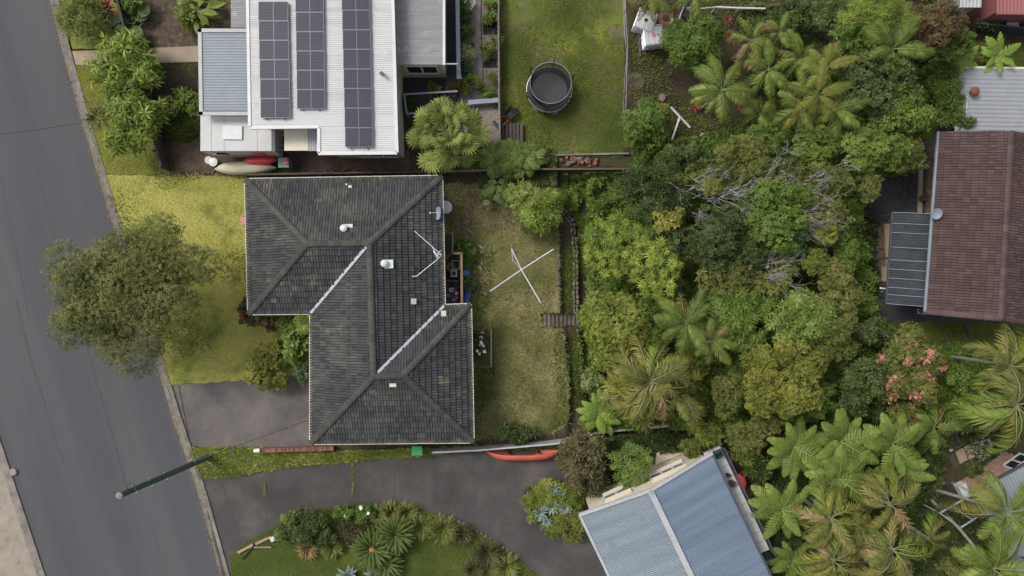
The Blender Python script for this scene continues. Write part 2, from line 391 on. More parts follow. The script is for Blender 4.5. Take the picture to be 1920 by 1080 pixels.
leafs('lf_varieg', (.035, .06, .015), (.08, .11, .03), (.17, .19, .08), (.28, .28, .15))
leafs('lf_palm', (.026, .05, .008), (.052, .088, .012), (.085, .128, .02), (.13, .175, .034))
leafs('lf_palmyel', (.042, .064, .01), (.072, .096, .014), (.11, .128, .02), (.155, .155, .03))
leafs('lf_palmolive', (.036, .05, .01), (.068, .083, .016), (.11, .12, .026), (.165, .16, .045))
leafs('lf_palmbrown', (.08, .065, .022), (.13, .105, .036), (.19, .15, .06), (.25, .2, .1))
leafs('lf_fern', (.035, .062, .01), (.058, .095, .015), (.082, .128, .02), (.115, .165, .03), trans=.2)
leafs('lf_fernlime', (.065, .12, .016), (.1, .17, .024), (.145, .225, .04))
leafs('lf_fernbrown', (.07, .035, .02), (.11, .06, .035))
leafs('lf_fan', (.026, .046, .008), (.056, .086, .014), (.1, .135, .026), (.17, .205, .055))
leafs('lf_cycad', (.018, .035, .006), (.035, .062, .01), (.06, .09, .018))
leafs('lf_agave', (.085, .13, .1), (.12, .17, .135), (.17, .22, .175), trans=.1, rough=.6)
leafs('lf_tuft', (.035, .05, .01), (.065, .085, .018), (.1, .12, .028), (.15, .15, .05))
leafs('lf_tuftdark', (.016, .022, .008), (.036, .042, .015), (.064, .062, .024), (.11, .1, .045))
leafs('lf_weed', (.035, .058, .01), (.065, .1, .016), (.1, .15, .026))
leafs('gr_verge', (.08, .1, .018), (.125, .135, .03), (.19, .18, .055), trans=.2, patch=.35)
leafs('gr_front', (.142, .166, .034), (.22, .224, .055), (.31, .28, .1), trans=.2, patch=.35)
leafs('gr_back', (.062, .078, .02), (.118, .126, .045), (.195, .186, .084), (.28, .258, .135), trans=.2, patch=.5)
leafs('gr_top', (.04, .062, .012), (.07, .095, .016), (.125, .135, .03), trans=.2, patch=.4)
leafs('gr_dark', (.035, .05, .01), (.06, .08, .015), (.09, .11, .025), trans=.2)
# ------------------------------------------------------------------ the ground and what is laid on it
def struct(name, mb, m, loc=(0, 0, 0)): return tag(mb.build(name, m, None, loc), kind='structure')
def grid_axis(lo, hi, step):
    far = [15, 40, 100, 250, 600, 1200]
    return np.array([lo - f for f in far[::-1]] + list(np.arange(lo, hi + step / 2, step)) + [hi + f for f in far])
gx, gy = grid_axis(-34, 34, .2), grid_axis(-20, 20, .2)
X, Y = np.meshgrid(gx, gy); Z = GZ(X, Y)
nx, ny = len(gx), len(gy); idx = np.arange(nx * ny).reshape(ny, nx)
F = np.stack([idx[:-1, :-1], idx[:-1, 1:], idx[1:, 1:], idx[1:, :-1]], -1).reshape(-1, 4)
tag(link('ground', np_mesh('ground', np.stack([X, Y, Z], -1).reshape(-1, 3), F), MT['soil']), kind='structure')

def ragged(pts, amp, step=.25, seed=1):
    q = random.Random(seed); out = []; n = len(pts)
    for i in range(n):
        a, b = Vector(pts[i][:2]), Vector(pts[(i + 1) % n][:2]); L = (b - a).length; k = max(1, int(L / step))
        nrm = Vector((-(b - a).y, (b - a).x)).normalized() if L > 0 else Vector((0, 0))
        for j in range(k): out.append(a.lerp(b, j / k) + nrm * q.uniform(-amp, amp))
    return out
def smooth(pts, k=2):
    pts = [Vector(p[:2]) for p in pts]
    for _ in range(k):
        n = len(pts); o = []
        for i in range(n):
            a, b = pts[i], pts[(i + 1) % n]; o += [a.lerp(b, .25), a.lerp(b, .75)]
        pts = o
    return pts
def sheet_mb(pts, z, depth=.1):
    pts = [Vector(p[:2]) for p in pts]; n = len(pts)
    A = sum(pts[i].x * pts[(i + 1) % n].y - pts[(i + 1) % n].x * pts[i].y for i in range(n))
    if A < 0: pts = pts[::-1]
    t3 = [Vector((p.x, p.y, z)) for p in pts]; lo = [Vector((p.x, p.y, z - depth)) for p in pts]
    tris = tessellate_polygon([t3]); mb = MB(); fs = []
    for t in tris:
        a, b, c = (t3[i] for i in t)
        fs.append(tuple(t) if (b - a).cross(c - a).z > 0 else tuple(reversed(t)))
    mb.add(t3 + lo, fs + [(i, n + i, n + (i + 1) % n, (i + 1) % n) for i in range(n)])
    return mb
def gpts(px, z=0.0): return [P(a, b, z) for a, b in px]
POLY = {}
def sheet(name, px, z, m, rag=0.0, sm=0, step=.25):
    pts = gpts(px, z)
    if sm: pts = smooth(pts, sm)
    if rag: pts = ragged(pts, rag, step, len(px))
    POLY[name] = [Vector(p[:2]) for p in pts]
    return struct(name, sheet_mb(pts, z), MT[m])
def ribbon(mb, line, w, z, h=None):
    """Flat strip of width w along a world polyline; with h a solid kerb of that height."""
    line = [Vector(p[:2]) for p in line]; k = len(line); L, Rr = [], []
    for i, p in enumerate(line):
        t = (line[min(i + 1, k - 1)] - line[max(i - 1, 0)]).normalized(); n = Vector((-t.y, t.x))
        L.append(p + n * w / 2); Rr.append(p - n * w / 2)
    for i in range(k - 1):
        q = [L[i], Rr[i], Rr[i + 1], L[i + 1]]
        if h is None: mb.quad(*[(v.x, v.y, z) for v in q])
        else: mb.prism([(v.x, v.y) for v in q], z, z + h)
    return mb
def along(line, step):
    """Points and tangents every step metres along a world polyline."""
    line = [Vector(p[:2]) for p in line]; out = []; d = 0.0
    for a, b in zip(line[:-1], line[1:]):
        L = (b - a).length; t = (b - a).normalized()
        while d < L: out.append((a + t * d, t)); d += step
        d -= L
    return out

kerb_px = [(20, -300), (57, -140), (94, 0), (113, 80), (150, 213), (182, 322), (213, 425), (255, 560), (293, 682), (329, 800), (366, 905), (415, 1080), (460, 1230), (505, 1380)]
left_px = [(-330, -300), (-230, 0), (-120, 400), (0, 822), (85, 1078), (185, 1380)]
sheet('road', kerb_px + left_px[::-1], .012, 'asphalt')
kl = [P(a, b) for a, b in kerb_px]
mb = MB(); ribbon(mb, [p + Vector((.15, .05, 0)) for p in kl], .34, .018); struct('gutter', mb, MT['kerb'])
# kerb laid in lengths with open joints
kerb = MB(); ks = along([p + Vector((.4, .12, 0)) for p in kl], 1.6)
kobj = None
for (a, t), (b, _) in zip(ks[:-1], ks[1:]):
    m_ = MB(); q = (b - a).normalized(); ribbon(m_, [a + q * .012, b - q * .012], .2, -.05, .15)
    if kobj is None: kobj = struct('kerb', m_, MT['kerb'])
    else: m_.build('kerbstone', MT['kerb'], kobj)
kl2 = [P(a, b) for a, b in left_px]
mb = MB(); ribbon(mb, [p + Vector((-.2, -.05, 0)) for p in kl2], .45, -.05, .13); struct('kerb', mb, MT['kerb'])
sheet('footpath', [(-3, 868), (25, 905), (50, 985), (84, 1090), (84, 1300), (-160, 1300), (-160, 880)], .07, 'concrete')
sheet('verge', [(-400, 200), (-128, 420), (-10, 828), (6, 862), (-3, 868), (-160, 870)], .065, 'lawn_dark')
# seams and cracks in the road
mb = MB()
for ln, w in (([(-30, -60), (0, 50), (25, 160), (50, 247), (80, 360), (118, 491), (150, 600), (185, 732), (215, 830), (240, 925)], .12),
              ([(30, 560), (59, 680), (80, 745), (105, 830), (120, 870)], .10), ([(0, 330), (30, 470), (55, 600)], .06)):
    ribbon(mb, [P(a, b) for a, b in ln], w, .0165)
struct('road_seam', mb, MT['seam'])
mb = MB()
pts = ragged(gpts([(-40, 258), (155, 228)]), .02, .3, 4)[:22]
ribbon(mb, [P(-40, 258), P(10, 251), P(60, 244), P(105, 238), P(153, 230)], .045, .021); struct('road_crack', mb, MT['crack'])

sheet('driveway', [(312, 722), (470, 708), (585, 690), (590, 845), (480, 838), (352, 838), (340, 800)], .02, 'drive', .05)
sheet('shared_driveway', [(374, 898), (450, 893), (540, 876), (640, 868), (830, 852), (920, 846), (1062, 838), (1096, 925), (1112, 966), (1185, 1100), (1250, 1260),
      (1080, 1260), (1040, 1120), (1010, 1080), (962, 1040), (902, 1000), (832, 966), (760, 948), (680, 944), (600, 957), (520, 987), (470, 1012), (432, 1042), (436, 1090), (480, 1260), (500, 1385), (463, 1232), (417, 1080)], .03, 'drive2', .04)
sheet('front_lawn', [(192, 328.6), (320, 328.4), (462, 329), (466, 590), (585, 590), (588, 700), (470, 712), (314, 722), (296, 660), (258, 535), (216, 400)], .075, 'lawn_front', .05)
sheet('front_verge', [(205, 92), (135, 92), (114, 14), (126, 0), (118, -40), (230, -40), (262, 80)], .075, 'lawn_verge', .05)
sheet('front_verge', [(142, 124), (200, 120), (270, 118), (318, 327.6), (192, 328), (172, 262)], .075, 'lawn_verge', .04)
sheet('side_verge', [(352, 838), (480, 838), (620, 846), (900, 836), (1050, 828), (1060, 838), (920, 846), (830, 852), (640, 868), (540, 876), (450, 893), (374, 898)], .055, 'lawn_front', .07, step=.15)
sheet('footpath', [(135, 96), (372, 86), (374, 116), (142, 122)], .085, 'path')
sheet('garden_bed', [(255, -40), (440, -40), (440, 88), (290, 90), (250, 60)], .05, 'mulch', .1)
sheet('garden_bed', [(272, 118), (376, 116), (380, 325), (318, 320)], .03, 'soil', .1)
sheet('caravan_pad', [(322, 268), (380, 262), (530, 280), (770, 285), (770, 318), (330, 322)], .045, 'dirt', .1)
sheet('back_lawn', [(835, 345), (1040, 345), (1044, 385), (1046, 435), (1047, 587), (1014, 587), (1014, 615), (1054, 616), (1064, 720), (1064, 790), (1040, 812), (890, 826), (835, 826)], .035, 'lawn_back', .06)
sheet('clover_strip', [(1040, 620), (1056, 622), (1064, 720), (1066, 780), (1052, 802), (1020, 812), (1045, 775), (1042, 700)], .05, 'moss', .08, 1)
sheet('bare_earth', [(832, 345), (935, 355), (1000, 400), (960, 430), (900, 440), (832, 440)], .045, 'dirt', .2, 1)
sheet('gravel_path', [(862, -40), (936, -40), (936, 290), (880, 300), (862, 200)], .03, 'gravel', .02)
sheet('courtyard', [(738, 118), (738, -40), (862, -40), (864, 205), (740, 215)], .02, 'darkpave')
sheet('neighbour_lawn', [(938, -40), (1172, -40), (1170, 295), (1045, 292), (938, 300)], .045, 'lawn_top', .05)
sheet('island_lawn', [(436, 1100), (432, 1042), (470, 1012), (520, 987), (600, 957), (680, 944), (760, 948), (832, 966), (902, 1000), (962, 1040), (1010, 1080), (1040, 1120), (1080, 1260), (480, 1260)], .055, 'lawn_dark', .06)
def low(pt): return P(pt[0], pt[1], -.88)
def low_sheet(name, px, dz, m, rag=0.0):
    pts = [P(a, b, -.9 + dz) for a, b in px]
    if rag: pts = ragged(pts, rag, .25, len(px))
    POLY[name] = [Vector(p[:2]) for p in pts]
    return struct(name, sheet_mb(pts, -.9 + dz), MT[m])
low_sheet('concrete_yard', [(1612, 330), (1680, 270), (1960, 240), (1960, 606), (1640, 602), (1606, 480)], .03, 'darkpave')
low_sheet('neighbour_lawn', [(1642, 602), (1960, 606), (1960, 700), (1800, 700), (1690, 690), (1646, 660)], .05, 'lawn_dark', .06)  # lawn in the darker grass colours
low_sheet('neighbour_lawn', [(1780, 72), (1960, 95), (1960, 140), (1760, 135), (1740, 100)], .05, 'lawn_dark', .06)
low_sheet('neighbour_lawn', [(1690, 110), (1750, 100), (1752, 262), (1690, 262)], .05, 'lawn_dark', .06)
low_sheet('dirt_yard', [(1650, 415), (1682, 410), (1670, 530), (1640, 540)], .05, 'dirt', .1)

# ------------------------------------------------------------------ roof builders
def clip2(poly, a, b, c):
    """Keep the part of a 2-D polygon where a*x + b*y + c >= 0."""
    out = []; n = len(poly)
    for i in range(n):
        p, q = poly[i], poly[(i + 1) % n]; dp = a * p[0] + b * p[1] + c; dq = a * q[0] + b * q[1] + c
        if dp >= 0: out.append(p)
        if (dp >= 0) != (dq >= 0):
            t = dp / (dp - dq); out.append((p[0] + t * (q[0] - p[0]), p[1] + t * (q[1] - p[1])))
    return out
def clip_convex(poly, hull):
    n = len(hull)
    for i in range(n):
        (x0, y0), (x1, y1) = hull[i], hull[(i + 1) % n]
        poly = clip2(poly, -(y1 - y0), x1 - x0, -(-(y1 - y0) * x0 + (x1 - x0) * y0))
        if len(poly) < 3: return []
    return poly
def area2(p): return abs(sum(p[i][0] * p[(i + 1) % len(p)][1] - p[(i + 1) % len(p)][0] * p[i][1] for i in range(len(p)))) / 2
TW, TL, GAP, SK = .30, .34, .024, .05
def tile_top(y, y0): return .075 - .062 * (y - y0) / TL
def tile_shape(hull=None, x0=0.0, y0=0.0, dz=0.0):
    """One concrete tile, two flat pans side by side with a groove between and a proud lower lip."""
    vs, fs = [], []; ar = 0
    for xa, xb, up in ((x0 + .004, x0 + TW / 2 - GAP, 0.0), (x0 + TW / 2, x0 + TW - .02, .004)):
        p = [(xa, y0 - .02), (xb, y0 - .02), (xb, y0 + TL), (xa, y0 + TL)]
        if hull: p = clip_convex(p, hull)
        if len(p) < 3 or area2(p) < 1e-3: continue
        ar += area2(p); n = len(p); b = len(vs)
        vs += [(x, y, tile_top(y, y0) + dz + up) for x, y in p] + [(x, y, tile_top(y, y0) - SK + dz) for x, y in p]
        fs.append(tuple(range(b, b + n)))
        fs += [(b + i, b + n + i, b + n + (i + 1) % n, b + (i + 1) % n) for i in range(n)]
    return vs, fs, ar
def tiled_roof(parent, faces, m, n_ind=300, seed=1, stagger=True):
    q = random.Random(seed); ox = ORG[parent.name]
    vs, fs, _ = tile_shape(); full = MB().add(vs, fs).mesh('tile'); full.materials.append(m)
    rest = MB(); whole = []
    for poly in faces:
        v = [Vector(p) for p in poly]; o = v[0]; e = (v[1] - v[0]).normalized()
        nrm = Vector()
        for i in range(1, len(v) - 1): nrm += (v[i] - v[0]).cross(v[i + 1] - v[0])
        nrm = nrm.normalized(); nrm = nrm if nrm.z > 0 else -nrm
        u = nrm.cross(e).normalized()
        c = sum((p for p in v), Vector()) / len(v)
        if (c - o).dot(u) < 0: e = -e; u = nrm.cross(e)
        p2 = [((p - o).dot(e), (p - o).dot(u)) for p in v]
        A = sum(p2[i][0] * p2[(i + 1) % len(p2)][1] - p2[(i + 1) % len(p2)][0] * p2[i][1] for i in range(len(p2)))
        if A < 0: p2 = p2[::-1]
        xs = [p[0] for p in p2]; ys = [p[1] for p in p2]
        B = Matrix((e, u, nrm)).transposed().to_4x4()
        for r in range(int((max(ys) - min(ys)) / TL) + 2):
            y0 = min(ys) + r * TL
            off = (TW / 2 if (stagger and r % 2) else 0) + q.uniform(-.01, .01)
            for k in range(-1, int((max(xs) - min(xs)) / TW) + 2):
                x0 = min(xs) + k * TW + off
                vs, fs, ar = tile_shape(p2, x0, y0, q.uniform(0, .008))
                if ar < .004: continue
                pos = o + e * x0 + u * y0
                if ar > .075: whole.append((pos, B, q.uniform(0, .008), nrm))
                else: rest.add([o + e * a + u * b + nrm * d for a, b, d in vs], fs)
    cam0 = Vector((0, 0, H)); whole.sort(key=lambda w: (w[0] - cam0).length)
    bv, bf, _ = tile_shape()
    for i, (pos, B, dz, nrm) in enumerate(whole):
        if i < n_ind:
            t = link('tile', full, None, parent); t.matrix_local = Matrix.Translation(pos - ox + nrm * dz) @ B
        else: rest.add([pos + nrm * dz + (B @ Vector(a)) for a in bv], bf)
    s = rest.build('tile', m, parent); s['kind'] = 'stuff'
def cap_row(parent, a, b, m, w=.17, name='ridge_cap', me=[None]):
    """Half-round ridge tiles laid end to end from a to b."""
    a, b = Vector(a), Vector(b); L = (b - a).length; n = max(1, round(L / .38)); d = (b - a).normalized()
    if me[0] is None:
        mb = MB(); k = 5; vs = []
        for x, s in ((0.0, 1.08), (1.03, .96)):
            for j in range(k + 1):
                t = PI * j / k; vs.append((x, w * s * math.cos(t), .085 * s * math.sin(t) - .02))
        fs = [(j, j + 1, k + 2 + j, k + 1 + j) for j in range(k)] + [tuple(range(k, -1, -1)), tuple(range(k + 1, 2 * k + 2))]
        me[0] = mb.add(vs, fs).mesh('ridge_cap')
    if not me[0].materials: me[0].materials.append(m)
    y = Vector((0, 0, 1)).cross(d).normalized(); z = d.cross(y)
    Bm = Matrix((d, y, z)).transposed().to_4x4()
    for i in range(n):
        o = link(name, me[0] if not me[0].materials or me[0].materials[0] == m else cap_copy(me[0], m), None, parent)
        o.matrix_local = Matrix.Translation(a + d * (L * i / n) + Vector((0, 0, .06)) - ORG[parent.name]) @ Bm @ Matrix.Diagonal((L / n, 1, 1, 1))
_caps = {}
def cap_copy(me, m):
    if m.name not in _caps:
        c = me.copy(); c.materials.clear(); c.materials.append(m); _caps[m.name] = c
    return _caps[m.name]
def corrugated(mb, p00, p10, p11, p01, pitch, amp, th=.03):
    """Sheet whose ribs run from the p00-p10 edge to the p01-p11 edge."""
    p00, p10, p11, p01 = (Vector(p) for p in (p00, p10, p11, p01))
    L = (p10 - p00).length; n = max(2, int(L / pitch)) * 4
    nrm = (p10 - p00).cross(p01 - p00).normalized(); nrm = nrm if nrm.z > 0 else -nrm
    pr = (0, .8, 1, .2); vs = []
    for i in range(n + 1):
        t = i / n; h = nrm * (amp * pr[i % 4])
        vs += [p00.lerp(p10, t) + h, p01.lerp(p11, t) + h]
    k = len(vs); vs += [v - nrm * th for v in vs]
    fs = []
    for i in range(n):
        a = 2 * i; fs += [(a, a + 2, a + 3, a + 1), (k + a, k + a + 1, k + a + 3, k + a + 2)]
        fs += [(a, k + a, k + a + 2, a + 2), (a + 1, a + 3, k + a + 3, k + a + 1)]
    fs += [(0, 1, k + 1, k), (2 * n, k + 2 * n, k + 2 * n + 1, 2 * n + 1)]
    return mb.add(vs, fs)
def gutter_run(parent, pts, m, w=.13, z_off=-.02, name='gutter'):
    for a, b in zip(pts[:-1], pts[1:]):
        g = MB(); a, b = Vector(a), Vector(b); up = Vector((0, 0, z_off))
        g.bar(a + up, b + up, w, .1); g.build(name, m, parent)
def window(parent, a, b, zlo, zhi, m_frame, panes=2, depth=.06):
    """Framed window in a vertical wall between plan points a and b: frame, then each pane."""
    a, b = Vector((a[0], a[1], 0)), Vector((b[0], b[1], 0)); d = (b - a).normalized(); L = (b - a).length
    f = MB(); z0, z1 = Vector((0, 0, zlo)), Vector((0, 0, zhi))
    f.bar(a + z0, b + z0, depth + .04, .07); f.bar(a + z1, b + z1, depth + .04, .07)
    for i in range(panes + 1):
        p = a + d * (L * i / panes); f.bar(p + z0, p + z1, .07, depth + .04)
    w = f.build('window', m_frame, parent)
    for i in range(panes):
        p, q = a + d * (L * i / panes + .035), a + d * (L * (i + 1) / panes - .035)
        g = MB(); g.bar(p + (z0 + z1) / 2, q + (z0 + z1) / 2, .02, zhi - zlo - .07); g.build('pane', MT['glass'], w)
    return w
def bricks_wall(mb, a, b, z0, z1, thick):
    mb.bar(Vector((a[0], a[1], (z0 + z1) / 2)), Vector((b[0], b[1], (z0 + z1) / 2)), thick, z1 - z0); return mb

# ------------------------------------------------------------------ the charcoal tiled house
ZE, ZR = 2.7, 4.25
def E(x, y): return P(x, y, ZE)
def Rg(x, y): return P(x, y, ZR)
A, B_, C_, D_ = E(461, 337), E(828, 331), E(833, 573), E(467, 588)
V1, E1, F1, G1 = E(583, 587), E(583, 831), E(882, 571), E(887, 828)
R1, R2, R3, R4 = Rg(577, 457), Rg(693, 456), Rg(701, 706), Rg(756, 704)
house = thing('tiled_house', 'large house with charcoal tiled hip roof in the middle of the front block', 'house', P(700, 590, 0))
w = MB()
for quad in ([A, B_, E(830, 588), D_], [V1, E(833, 573), E1], [E(600, 573), F1, G1, E1]):
    pass
inset = lambda p, dx, dy: (p.x + dx, p.y + dy)
w.prism([inset(A, .55, -.5), inset(B_, -.55, -.5), inset(C_, -.55, .3), inset(F1, -.5, -.5), inset(G1, -.5, .5), inset(E1, .55, .5), inset(V1, .55, .5), inset(D_, .55, .5)], -.02, ZE - .12)
w.build('wall', MT['pinkbrick'], house)
deck = MB()
faces = [[A, B_, R2, R1], [D_, A, R1], [D_, V1, R2, R1], [V1, E1, R3, R2], [B_, C_, R3, R2], [C_, F1, R4, R3], [F1, G1, R4], [E1, G1, R4, R3]]
dn = Vector((0, 0, -.06))
for f in faces: deck.add([p + dn * .5 for p in f], [tuple(range(len(f)))])
deck.prism([(p.x, p.y) for p in (A, B_, C_, F1, G1, E1, V1, D_)], ZE - .14, ZE - .06)
roof = deck.build('roof', MT['tiledeck'], house)
tiled_roof(roof, faces, MT['tile'], 300, 3)
for a, b in ((A, R1), (D_, R1), (R1, R2), (B_, R2), (R2, R3), (R3, R4), (F1, R4), (G1, R4), (E1, R3)): cap_row(roof, a, b, MT['cap'])
for a, b in ((V1, R2), (C_, R3)):
    g = MB(); u = Vector((0, 0, .075)); g.bar(a + u, b + u - (b - a).normalized() * .1, .15, .03); g.build('valley_flashing', MT['flash'], roof)
gutter_run(house, [A, B_, C_, F1, G1, E1, V1, D_, A], MT['cream'], .17, .0)
for x, y, zz in ((648, 428, 4.0), (724, 495, 4.05)):
    p = P(x, y, zz); v = MB(); v.box(p + Vector((.14, .0, -.06)), (.46, .46, .05), .02); rv = v.build('roof_vent', MT['ventwhite'], roof)
for x, y, zz in ((645, 428, 4.0), (721, 494, 4.05)):
    p = P(x, y, zz); c = MB(); c.tube_z(p + Vector((0, 0, -.05)), [(.15, 0), (.15, .12), (.2, .14), (.19, .2), (.1, .26), (.02, .28)], 14)
    c.build('roof_vent_cowl', MT['ventwhite'], roof)
for x, y, zz, ww, hh in ((776, 565, 3.55, .28, .3),):
    q = MB(); q.box(P(x, y, zz) + Vector((0, 0, .06)), (ww, hh, .03), rot=Matrix.Rotation(.39, 3, 'Y')); q.build('pale_tile', MT['offwhite'], roof)
for x, y, zz, ww, hh, r_ in ((737, 722, 4.09, .36, .2, 'X'), (657, 350, 2.98, .2, .14, 'X'), (650, 346, 2.93, .1, .08, 'X'), (832, 588, 2.98, .28, .34, 'X')):
    q = MB(); q.box(P(x, y, zz) + Vector((0, 0, .075)), (ww, hh, .03), rot=Matrix.Rotation(.39 if y < 500 or y > 700 and 0 else (-.39 if y < 400 else .39), 3, r_)); q.build('pale_tile', MT['cream'], roof)
# aerial and dish
aer = thing('tv_antenna', 'long thin television aerial with bent arms lying over the eave above the deck', 'antenna', P(829, 479, ZE))
a0 = P(828, 478, 3.6); q = MB(); q.tube([P(829, 479, 2.7), a0], .02)
q.tube([P(777, 433, 3.75), a0], .02); q.build('boom', MT['alum'], aer)
q = MB(); q.tube([a0, P(818, 488, 3.7), P(781, 518, 3.7), P(772, 518, 3.7)], .02); q.build('boom', MT['alum'], aer)
for (xa, ya), (xb, yb) in (((811, 464), (823, 485)), ((812, 470), (818, 480)), ((818, 478), (826, 470)), ((817, 480), (827, 476)), ((814, 472), (820, 484))):
    q = MB(); q.tube([P(xa, ya, 3.72), P(xb, yb, 3.72)], .018); q.build('element', MT['alum'], aer)
def dish(px, py, z, r, tilt, az, label, m='palegrey'):
    p = P(px, py, z); t = thing('satellite_dish', label, 'satellite dish', p)
    q = MB(); vs = [(0, 0, -.09 * r / .35)]; n = 18
    for k, rr in ((1, .5), (2, 1.0)):
        for j in range(n):
            w_ = 2 * PI * j / n; vs.append((r * rr * math.cos(w_), r * rr * math.sin(w_), -.09 * r / .35 * (1 - rr * rr)))
    fs = [(0, 1 + j, 1 + (j + 1) % n) for j in range(n)] + [(1 + j, 1 + n + j, 1 + n + (j + 1) % n, 1 + (j + 1) % n) for j in range(n)]
    Rm = Matrix.Rotation(az, 3, 'Z') @ Matrix.Rotation(tilt, 3, 'Y')
    q.add([Rm @ Vector(v) + p for v in vs], fs); o = q.build('reflector', MT[m], t)
    sm_ = o.modifiers.new('thickness', 'SOLIDIFY'); sm_.thickness = .02
    q = MB(); f = p + Rm @ Vector((r * .2, 0, r * 1.3)); q.tube([p + Rm @ Vector((r, 0, 0)), f], .012); q.box(f, (.08, .08, .08)); q.build('feed_arm', MT['steel'], t)
    q = MB(); q.tube([p + Vector((0, 0, -.35)), p + Rm @ Vector((0, 0, -.08))], .025); q.build('mast', MT['steel'], t)
    return t
dish(821, 400, 3.15, .36, math.radians(-62), 0, 'tilted grey satellite dish on the charcoal tiles near the eave', 'steelblue')

# ------------------------------------------------------------------ the white-roofed house with solar panels
zw = 3.9
wh = thing('metal_roofed_house', 'house with long white corrugated metal roof carrying solar panels', 'house', P(620, 120, 0))
def tilt_w(x, y): return P(x, y, zw + (x - 463) / 280 * .0)
r_ = MB(); corrugated(r_, P(463.5, -60, zw), P(468.5, 238, zw), P(744, 238, zw), P(734, -60, zw), .11, .022)
wr = r_.build('roof', MT['whiteroof'], wh)
r_ = MB(); corrugated(r_, P(597, 238.4, zw - .003), P(597.5, 287, zw - .003), P(744.5, 287, zw - .003), P(744, 238.4, zw - .003), .11, .022); r_.build('roof', MT['whiteroof'], wh)
gz = .045
for a, b in (((463.5, -60), (468.5, 238)), ((468.5, 239.5), (599, 238)), ((598, 240), (598, 287)), ((597, 288), (744.5, 287)), ((744.6, 286), (735, -60))):
    g = MB(); g.bar(P(a[0], a[1], zw) + Vector((0, 0, gz - .06)), P(b[0], b[1], zw) + Vector((0, 0, gz - .06)), .16, .14); g.build('barge_capping', MT['white'], wh)
w = MB(); w.prism([(P(480, 0, zw).x, 17.5), (P(480, 0, zw).x, P(0, 226, zw).y), (P(605, 0, zw).x, P(0, 226, zw).y), (P(605, 0, zw).x, P(0, 273, zw).y), (P(738, 0, zw).x, P(0, 273, zw).y), (P(732, 0, zw).x, 17.5)], -.02, zw - .05)
w.build('wall', MT['creamwall'], wh)
a, b = P(648, 273, zw), P(730, 273, zw); window(wh, (a.x, a.y - .02), (b.x, b.y - .02), .7, 2.2, MT['white'], 3)
q = MB(); p = P(717, 139, zw); q.cyl(p, .07, .3, 10); q.box(p + Vector((.05, -.08, .33)), (.26, .18, .07), -.7); q.build('flue', MT['darksteel'], wh)
def solar(px0, px1, py0, rows, ph, skew, label, lean):
    t = thing('solar_array', label, 'solar panels', P((px0 + px1) / 2, py0 + ph * rows / 2, zw + .05), 'solar panel rows on the white metal roof')
    zt = zw + .16
    for i in range(rows):
        ya, yb = py0 + ph * i + .5, py0 + ph * (i + 1) - .7; xo = skew * (i / max(1, rows))
        ca, cb = P(px0 + xo, ya, zt), P(px1 + xo, yb, zt); c = (ca + cb) / 2; wx, wy = abs(cb.x - ca.x), abs(cb.y - ca.y)
        f = MB(); q_ = .024
        for dx, dy, sx, sy in ((0, wy / 2, wx, q_), (0, -wy / 2, wx, q_), (wx / 2, 0, q_, wy), (-wx / 2, 0, q_, wy), (0, 0, .03, wy - .04)):
            f.box(c + Vector((dx, dy, 0)), (sx, sy, .045))
        pn = f.build('solar_panel', MT['panelframe'], t)
        g = MB(); g.box(c + Vector((0, 0, -.004)), (wx - .03, wy - .03, .03)); g.build('glass', MT['panel'], pn)
        g = MB()
        for k in range(1, 6): g.box(c + Vector((0, wy * (k / 6 - .5), .012)), (wx - .06, .006, .004))
        for k in range(1, 20):
            if k != 10: g.box(c + Vector((wx * (k / 20 - .5), 0, .0125)), (.005, wy - .06, .004))
        g.build('cell_lines', MT['cellgrid'], pn)
    for fx in (.2, .8):
        x = px0 + skew + (px1 - px0) * fx
        g = MB(); g.bar(P(px0 + (px1 - px0) * fx, py0, zw + .09), P(x, py0 + ph * rows + 4, zw + .09), .04, .05); g.build('rail', MT['darksteel'], t)
solar(485, 540, 3, 6, 36.4, 5, 'left row of solar panels, set back from the eave on white roof', 0)
solar(554, 606, -49, 7, 36.2, 4, 'middle row of solar panels, shorter and ending highest on white roof', 0)
solar(640.5, 692, -54, 9, 36.7, 8, 'right row of solar panels, reaching furthest down the white roof', 0)
# carport, back patio roof and porch
t = thing('carport', 'flat grey corrugated carport beside the white roof, above the caravan', 'carport', P(415, 130, 0))
zc = 2.95; r_ = MB(); corrugated(r_, P(379, 62, zc), P(381, 208, zc), P(470, 208, zc), P(470, 62, zc), .15, .03); r_.build('roof', MT['carroof'], t)
for a, b in (((371.5, 57.5), (470, 57.5)), ((375, 54), (377.5, 216)), ((374, 213), (470, 213))):
    g = MB(); g.bar(P(a[0], a[1], zc + .02), P(b[0], b[1], zc + .02), .2, .1); g.build('fascia', MT['palegrey'], t)
for x, y in ((380, 66), (380, 206), (455, 206)):
    p = P(x, y, zc); g = MB(); g.tube([(p.x, p.y, 0), (p.x, p.y, zc)], .05); g.build('post', MT['palegrey'], t)
t = thing('porch_roof', 'small grey ribbed roof tucked between carport and white roof', 'roof', P(448, 25, 0))
r_ = MB(); corrugated(r_, P(433, -60, 2.6), P(433, 52, 2.6), P(468, 52, 2.6), P(468, -60, 2.6), .11, .022); r_.build('sheet', MT['greyroof'], t)
for y in (-55, 46):
    p = P(437, y, 2.6); g = MB(); g.tube([(p.x, p.y, 0), (p.x, p.y, 2.6)], .05); g.build('post', MT['palegrey'], t)
t = thing('back_extension', 'extension with weathered grey corrugated roof and cream end wall with a window', 'extension', P(785, 60, 0))
zp = 2.95; r_ = MB(); corrugated(r_, P(738, -60, zp), P(741, 121, zp), P(831.5, 121, zp), P(829, -60, zp), .1, .022); r_.build('roof', MT['greyroof'], t)
